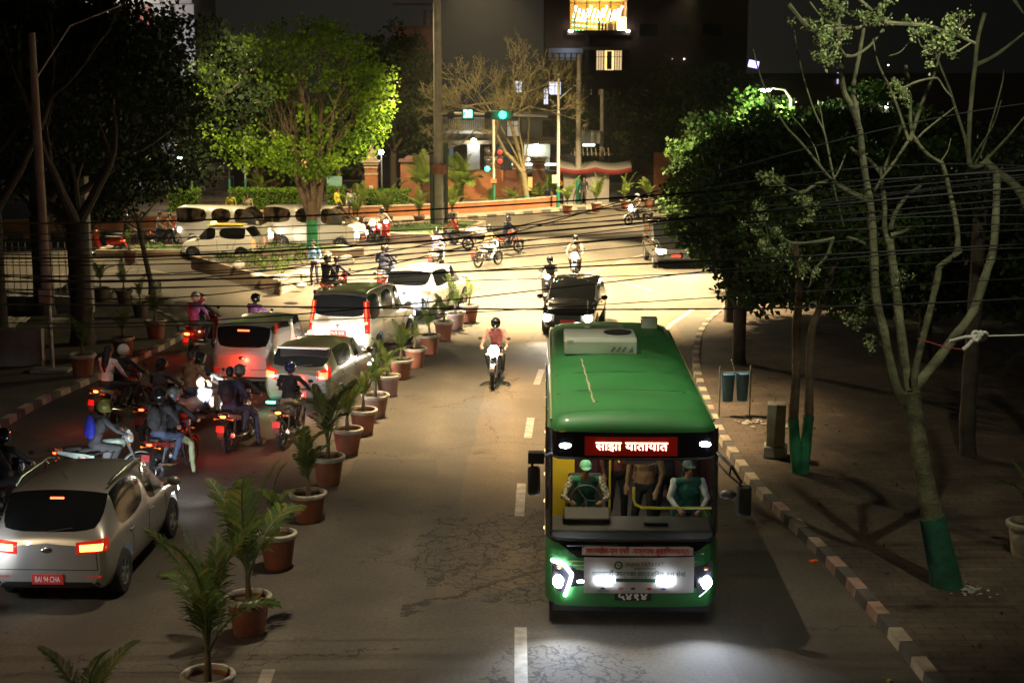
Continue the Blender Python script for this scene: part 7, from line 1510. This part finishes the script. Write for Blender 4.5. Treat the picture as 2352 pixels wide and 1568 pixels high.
# ============================================================ BUILDINGS
def win(parent, x, y, z, w_, h, glass, frame, bars=1, deep=.10):
    f = MB(); t = .06
    for s in (-1, 1): f.box((x+s*(w_/2+t/2), y-deep/2, z), (t, deep, h+2*t)); f.box((x, y-deep/2, z+s*(h/2+t/2)), (w_-.002, deep, t))
    for k in range(bars): f.box((x-w_/2+w_*(k+1)/(bars+1), y-deep*.4, z), (.05, deep*.7, h))
    f.box((x, y-deep*.4, z+h*.18), (w_, deep*.66, .045)); o = f.build('window', frame, parent, smooth=False); MB().box((x, y-.012, z), (w_, .02, h)).build('pane', glass, o, smooth=False); return o
def balcony(parent, x0, x1, y, z, d, m, rail, n=14, solid=False, sides=True):
    o = MB().box(((x0+x1)/2, y-d/2, z), (x1-x0, d, .18)).build('balcony', m, parent, smooth=False)
    if solid: MB().box(((x0+x1)/2, y-d+.06, z+.5), (x1-x0-.01, .12, .85)).build('parapet', rail, o, smooth=False)
    else:
        r = MB()
        for k in range(n+1): xx = x0+.05+(x1-x0-.1)*k/n; r.box((xx, y-d+.05, z+.55), (.04, .04, .92))
        r.box(((x0+x1)/2, y-d+.05, z+1.02), (x1-x0, .07, .06)); r.build('railing', rail, o, smooth=False)
    return o
GD = M_GLASS; GW = emis('lit_window_white', (.85, .86, 1), 1.3, (.5, .5, .5)); GY = emis('lit_window_warm', (1, .62, .22), 2.0, (.5, .4, .2)); GB = emis('lit_room_dim', (.8, .7, .5), .35, (.3, .3, .3)); M_FRW = mat('frame_white', (.45, .45, .43), .6); M_FRD = mat('frame_dark', (.05, .04, .03), .6)
M_PL1 = mat('plaster_grey', (.16, .15, .13), .9, nz=(.6, .25), bump=(6, .3)); M_PL2 = mat('plaster_white', (.55, .54, .52), .9, nz=(.5, .2), bump=(6, .3)); M_PL3 = mat('plaster_tan', (.26, .21, .13), .9, nz=(.6, .25)); M_PL4 = mat('plaster_brown', (.11, .075, .05), .9, nz=(.6, .3), bump=(4, .4))
# grey shop building behind the signals
Y = 106; X0, X1 = pxx(1018, Y), pxx(1330, Y); t = thing('shop_building', 'grey two storey shop building with lit sign and white lit column behind the signals', 'building', (X0, Y, .2)); Wd = X1-X0
MB().box((Wd/2, 4, 2.65), (Wd, 8, 5.3)).build('wall', M_PL1, t, smooth=False); MB().box((Wd/2, 3.6, 5.42), (Wd+.5, 9, .25)).build('roof_slab', M_PL1, t, smooth=False)
def bX(px): return pxx(px, Y)-X0
def bZ(py): return hz(py, Y)-.2
MB().box((Wd/2+.2, -1.0, bZ(325)), (Wd+.4, 2.0, .28)).build('canopy', M_PL3, t, smooth=False)
balcony(t, bX(1020), bX(1115), -.0, bZ(302), 1.9, M_PL2, M_FRW, 22); balcony(t, bX(1130), bX(1300), 0, bZ(392), 2.2, M_PL1, M_FRD, 30)
for px, w_ in ((1091, .9),): MB().box((bX(px), -1.9, (bZ(330)+bZ(425))/2), (w_, .35, bZ(330)-bZ(425))).build('column', M_PL2, t, smooth=False)
MB().box((bX(1041), -1.9, (bZ(330)+bZ(425))/2), (.3, .3, bZ(330)-bZ(425))).build('column', mat('column_blue', (.12, .2, .33), .6), t, smooth=False)
for px, wpx in ((1065, 26), (1120, 20), (1205, 60)): MB().box((bX(px), -.03, bZ(372)), (wpx/31, .06, 2.6)).build('dark_doorway', M_FRD, t, smooth=False)
MB().box((bX(1232), -.6, bZ(355)), (1.9, 1.0, bZ(325)-bZ(390))).build('lit_bay', mat('bay_cream', (.55, .55, .45), .8), t, smooth=False)
for px, py, yy, p in ((1092, 320, -2.35, 55), (1229, 330, -1.5, 55)):
    MB().ell((bX(px), yy, bZ(py)), (.16, .10, .14), 12).build('wall_lamp', emis('wall_lamp_white', (.95, 1, .92), 60, (.8, .8, .8)), t); lamp('wall_light', 'POINT', (X0+bX(px), Y+yy-.35, .2+bZ(py)-.2), p, (.93, 1, .92), .1)
sb = MB().box((bX(1229), -2.35, bZ(363)), (1.35, .12, .42)).build('shop_sign', M_BLK, t, bev=.05); SG = emis('sign_letters', (.95, .96, 1), 6, (.8, .8, .8))
text('sign_lettering', 'mango', .36, SG, sb, (bX(1236), -2.43, bZ(362.5)), (PI/2, 0, 0), fitw=.86, bold=.012); MB().ell((bX(1212), -2.43, bZ(362.5)), (.12, .02, .13), 14).build('sign_emblem', SG, sb)
MB().box((bX(1225), -2.2, bZ(374)), (3.2, .1, .14)).build('tube_light', emis('tube_light', (.95, 1, .95), 4, (.8, .8, .8)), t)
for px, h_ in ((1250, 30), (1170, 30)): win(t, bX(px)+.3, -.01, 4.3, .9, 1.1, GB if px == 1170 else GD, M_FRD)
for px, py, c in ((1145, 420, GY), (1218, 418, GY), (1258, 420, GW)): MB().box((bX(px), -2.4, bZ(py)), (.5 if c is GY else .3, .1, 1.0)).build('lit_niche', emis('lit_niche', (1, .5, .12), 1.6, (.5, .3, .1)) if c is GY else GW, t, smooth=False)
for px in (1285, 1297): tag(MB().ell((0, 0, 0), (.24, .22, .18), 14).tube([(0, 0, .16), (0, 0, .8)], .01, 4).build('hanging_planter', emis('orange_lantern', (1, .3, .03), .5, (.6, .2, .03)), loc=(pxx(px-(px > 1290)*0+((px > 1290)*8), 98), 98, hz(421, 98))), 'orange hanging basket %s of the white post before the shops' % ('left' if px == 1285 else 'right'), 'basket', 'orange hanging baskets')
# white upper house behind
Y = 116; X0 = pxx(1150, Y); t = thing('upper_house', 'grey house with three lit white windows above the bare tree', 'building', (X0, Y, .2)); Wd = pxx(1345, Y)-X0
def bX(px): return pxx(px, Y)-X0
def bZ(py): return hz(py, Y)-.2
MB().box((Wd/2, 4, bZ(178)/2), (Wd, 8, bZ(178))).build('wall', M_PL1, t, smooth=False); MB().box((Wd/2, 3.8, bZ(178)), (Wd+.8, 9, .3)).build('roof_slab', M_PL3, t, smooth=False)
for px, wp, py, hp_ in ((1190, 16, 200, 26), (1272, 26, 203, 28), (1252, 9, 222, 34)): win(t, bX(px), -.01, bZ(py), wp/28, hp_/28, GW, M_FRD, 1)
MB().box((Wd*.55, -1.0, bZ(290)), (5.5, 2.0, .2), rx=-.12).build('awning_roof', M_PL3, t, smooth=False); balcony(t, bX(1255), bX(1340), -.3, bZ(168), 1.2, M_PL3, M_PL3, solid=True)
# tall brown building with the restaurant
Y = 122; X0 = pxx(1252, Y); X1 = pxx(1700, Y); t = thing('restaurant_building', 'tall dark brick building with a glowing restaurant terrace full of string lights', 'building', (X0, Y, .2)); Wd = X1-X0
def bX(px): return pxx(px, Y)-X0
def bZ(py): return hz(py, Y)-.2
zt_ = bZ(70); m4 = brickm('tower_brick_dark', (.13, .06, .04), (.10, .05, .035), (.08, .06, .05)); xa, xb = bX(1305), bX(1432)
w_ = MB(); w_.box((Wd/2, 5, (zt_)/2), (Wd, 10, zt_)); H3 = bZ(-60)
w_.box((xa/2, 5, (zt_+H3)/2), (xa, 10, H3-zt_)).box(((xb+Wd)/2, 5, (zt_+H3)/2), (Wd-xb, 10, H3-zt_)).box(((xa+xb)/2, 8, (zt_+H3)/2), (xb-xa-.01, 4, H3-zt_)).box((Wd/2, 5, H3+1.0), (Wd+.6, 10.6, 2.0)); w_.build('wall', m4, t, smooth=False)
MB().box(((xa+xb)/2, 5.9, (zt_+H3)/2), (xb-xa-.02, .05, H3-zt_-.02)).build('terrace_back_wall', mat('terrace_ochre', (.60, .38, .10), .8, nz=(2, .3)), t, smooth=False)
MB().box(((xa+xb)/2, 2.9, bZ(5)+.4), (xb-xa-.02, 5.8, .1), rx=-.05).build('terrace_ceiling', mat('terrace_wood', (.45, .27, .09), .7, nz=(3, .3)), t, smooth=False)
MB().box(((xa+xb)/2, -.1, bZ(76)), (xb-xa+.5, .5, .35)).build('terrace_ledge', M_PL4, t, smooth=False)
for px in (1315, 1342, 1370, 1395, 1431): MB().box((bX(px), .1, (bZ(70)+bZ(2))/2), (.10, .10, bZ(2)-bZ(70))).build('terrace_post', mat('post_gilt', (.6, .42, .12), .6), t, smooth=False)
rr = random.Random(12); sl = MB()
for r_ in range(6):
    for k in range(13):
        u = k/12; xx = xa+.5+(xb-xa-.9)*u; sl.ell((xx, .6+.8*r_, bZ(12+r_*3.4)-.35*math.sin(PI*((u*3) % 1))-.1), (.065, .065, .075), 8)
sl.build('string_lights', emis('string_bulb', (1, .86, .55), 26, (.8, .7, .5)), t)
gl_ = MB()
for r_ in range(3):
    for k in range(11): gl_.ell((xa+.45+k*.28, 5.0, bZ(40+r_*12)-.02*k), (.06, .05, .06), 8)
gl_.build('green_lights', emis('green_bulb', (.05, 1, .5), 12, (.1, .5, .3)), t)
for k in range(7): MB().box((bX(1372+k*8), 1.5+k*.4, bZ(63)), (.18, .18, .9)).build('terrace_stool', M_FRD, t, bev=.02)
MB().box((bX(1424), 1.2, bZ(58)), (.9, .1, 1.4)).build('lit_screen', emis('lit_screen', (1, .9, .6), 5, (.8, .8, .6)), t)
lamp('terrace_light', 'POINT', (X0+bX(1405), Y+2.6, .2+bZ(20)), 420, (1, .66, .25), .4); lamp('terrace_light', 'POINT', (X0+bX(1350), Y+3.0, .2+bZ(20)), 150, (1, .55, .25), .4)
for px in (1306, 1433): MB().ell((bX(px), -.55, bZ(72)), (.20, .12, .09), 10).build('flood_lamp', emis('flood_white', (1, 1, .95), 22, (.8, .8, .8)), t)
# lit bay at the lower left of the tall building
MB().box((bX(1296), -.05, bZ(125)), (2.9, .08, 1.0)).build('pale_band', mat('band_bluegrey', (.42, .45, .52), .7), t, smooth=False)
o = balcony(t, bX(1255), bX(1335), 0, bZ(165), 1.3, M_PL3, M_PL3, solid=True); 
for k in range(6): win(t, bX(1262+k*13), -.06, bZ(139), .36, 1.1, emis('bay_window', (.62, .58, .62), .28, (.3, .3, .3)) if k % 2 else emis('bay_window_tan', (.55, .45, .28), .22, (.3, .3, .3)), M_FRD, 0)
lamp('bay_light', 'POINT', (X0+bX(1300), Y-1.2, .2+bZ(118)), 16, (.8, .86, 1), .1)
f = MB(); 
for px, wp in ((1372, 16), (1393, 22), (1413, 16)): win(t, bX(px), -.02, bZ(139), wp/28, 1.6, GY if px == 1393 else emis('pane_warm', (1, .7, .35), .8, (.4, .3, .2)), M_FRD, 2 if px != 1393 else 0)
MB().box((bX(1393), -.12, bZ(139)), (.42, .03, 1.5)).build('curtain', mat('curtain_spotted', (.35, .22, .08), .9, nz=(14, .8), nd=.05), t, smooth=False)
MB().box((bX(1343), -.15, 6), (.35, .3, 12)).build('pilaster', M_PL4, t, smooth=False); MB().box((bX(1385), -.2, bZ(112)), (4.0, .5, .25)).build('cornice', M_PL3, t, smooth=False)
for k in range(3): MB().box((bX(1480+70*k), -.05, bZ(70)), (1.5, .08, .9)).build('dark_window', M_GLASS, t, smooth=False)
for px, py in ((1533, 77), (1560, 76)): MB().ell((bX(px), -.1, bZ(py+60)), (.05, .05, .07), 8).build('small_lamp', emis('tiny_lamp', (1, .85, .7), 5), t)
# pale unfinished tower in the haze
Y = 190; X0 = pxx(915, Y); t = thing('brick_tower', 'faint unfinished brick tower block behind the tall pole', 'building', (X0, Y, .2)); Wd = pxx(1003, Y)-X0; H_ = hz(62, Y); MB().box((Wd/2, 4, H_/2), (Wd, 8, H_)).build('wall', mat('tower_brick', (.22, .09, .06), .9, nz=(.3, .3)), t, smooth=False)
for j in range(6): MB().box((Wd/2, -.1, 3+j*3.0), (Wd+.4, .5, .3)).build('floor_band', M_PL4, t, smooth=False)
for px in (980, 995): MB().box((pxx(px, Y)-X0, 2, H_+1), (.4, .4, 2)).build('column_stub', M_PL4, t, smooth=False)
lamp('tower_spill', 'SPOT', (X0-4, Y-40, 10), 9000, (1, .8, .6), 1, (X0+2, Y, 12), 30, 1)
# white building at the left behind the trees
Y = 108; X0 = pxx(150, Y); t = thing('apartment_block', 'white apartment block with balconies showing through the dark trees at the left', 'building', (X0, Y, .2)); Wd = pxx(470, Y)-X0
def bX(px): return pxx(px, Y)-X0
def bZ(py): return hz(py, Y)-.2
MB().box((Wd/2, 4, 7.5), (Wd, 8, 15)).build('wall', M_PL2, t, smooth=False)
for j, py in enumerate((365, 270, 180, 90, 5)):
    MB().box((Wd/2, -.6, bZ(py)), (Wd+.3, 1.3, .35)).build('floor_slab', M_PL2, t, smooth=False)
    for k in range(5): win(t, bX(205+52*k), -.02, bZ(py+35), 1.05, 1.5, [GD, GD, emis('pane_red', (.5, .15, .1), .25, (.3, .1, .08)), GD, GD][(j+k) % 5], M_FRW, 1)
    MB().box((Wd*.55, -1.2, bZ(py)+.35), (Wd*.5, .08, .7)).build('balcony_front', M_PL2 if j % 2 else M_BRICKD, t, smooth=False)
for px in (213, 290, 345, 420): MB().box((bX(px), -1.0, 7.5), (.35, .35, 15)).build('column', M_PL2, t, smooth=False)
lamp('facade_light', 'SPOT', (X0+8, Y-16, 10), 5000, (.95, .9, 1), .5, (X0+6, Y, 5), 100, .8); lamp('facade_light', 'SPOT', (X0+9, Y-10, 14), 1600, (1, .85, .65), .5, (X0+6.5, Y, 17), 70, .8)
MB().box((bX(300), -1.35, bZ(352)), (5.2, .1, .45)).build('fascia', emis('fascia_violet', (.6, .58, .9), .30, (.5, .5, .55)), t, smooth=False)
for px, py in ((240, 373), (288, 446)): MB().ell((bX(px), -1.5, bZ(py)), (.22, .08, .10), 8).build('blue_lamp', emis('blue_lamp', (.3, .35, 1), 6), t)
# low shops behind the hedge
Y = 100; X0 = pxx(480, Y); t = thing('low_shop', 'low dark shop row behind the hedge with one small orange lit opening', 'building', (X0, Y, .2)); Wd = pxx(850, Y)-X0; MB().box((Wd/2, 3, 1.7), (Wd, 6, 3.4)).build('wall', M_PL4, t, smooth=False); MB().box((pxx(705, Y)-X0, -.05, 2.3), (.9, .08, 1.1)).build('lit_opening', emis('opening_orange', (1, .4, .15), 1.5, (.5, .3, .1)), t, smooth=False); MB().box((pxx(676, Y)-X0, -.05, 2.2), (.8, .08, .6)).build('lit_opening', emis('opening_teal', (.1, .5, .9), .8, (.1, .2, .4)), t, smooth=False); MB().box((pxx(560, Y)-X0, -.06, 2.4), (2.2, .08, 1.6)).build('shutter', M_PL1, t, smooth=False)
# black mass of buildings on the right horizon
Y = 130; t = thing('dark_block', 'unlit block of flats in the darkness at the upper right with a violet sign', 'building', (pxx(1700, Y), Y, .2)); MB().box((16, 5, 4), (32, 10, 8)).build('wall', M_PL4, t, smooth=False); MB().box((16, 4, 8.3), (33, 11, .5)).build('roof_slab', M_PL4, t, smooth=False); MB().box((.6, -.1, hz(153, Y)), (.9, .1, .6), ry=.2).build('violet_sign', emis('violet_sign', (.35, .22, 1), 7, (.3, .2, .6)), t)
MB().box((8.2, -.1, hz(185, Y)), (.12, .1, 1.0)).build('slit_window', emis('slit_window', (.7, .65, .9), .9), t); MB().ell((12.6, -.2, hz(248, Y)), (.22, .1, .22), 12).build('white_lamp', emis('far_white', (.9, .95, 1), 40), t)
for px, py in ((1930, 250), (1812, 235), (2130, 470), (2015, 150)): MB().ell((pxx(px, Y)-pxx(1700, Y), -.2, hz(py, Y)-.2), (.07, .05, .07), 8).build('tiny_light', emis('tiny_lamp', (1, .85, .7), 5), t)

# ============================================================ NIGHT HAZE
hm = bpy.data.materials.new('haze'); hm.use_nodes = True; _t = hm.node_tree; _t.nodes.remove(_t.nodes['Principled BSDF'])
_v = _t.nodes.new('ShaderNodeVolumePrincipled'); _v.inputs['Density'].default_value = .0001; _v.inputs['Anisotropy'].default_value = .55; _v.inputs['Color'].default_value = (.9, .9, .88, 1)
_t.links.new(_v.outputs[0], _t.nodes['Material Output'].inputs['Volume'])
hz_ = MB().box((0, 195, 13.5), (330, 440, 29)).build('haze', hm, smooth=False); hz_['kind'] = 'stuff'; hz_['label'] = 'thin night haze hanging over the whole junction'; hz_['category'] = 'haze'
cy.volume_bounces = 0
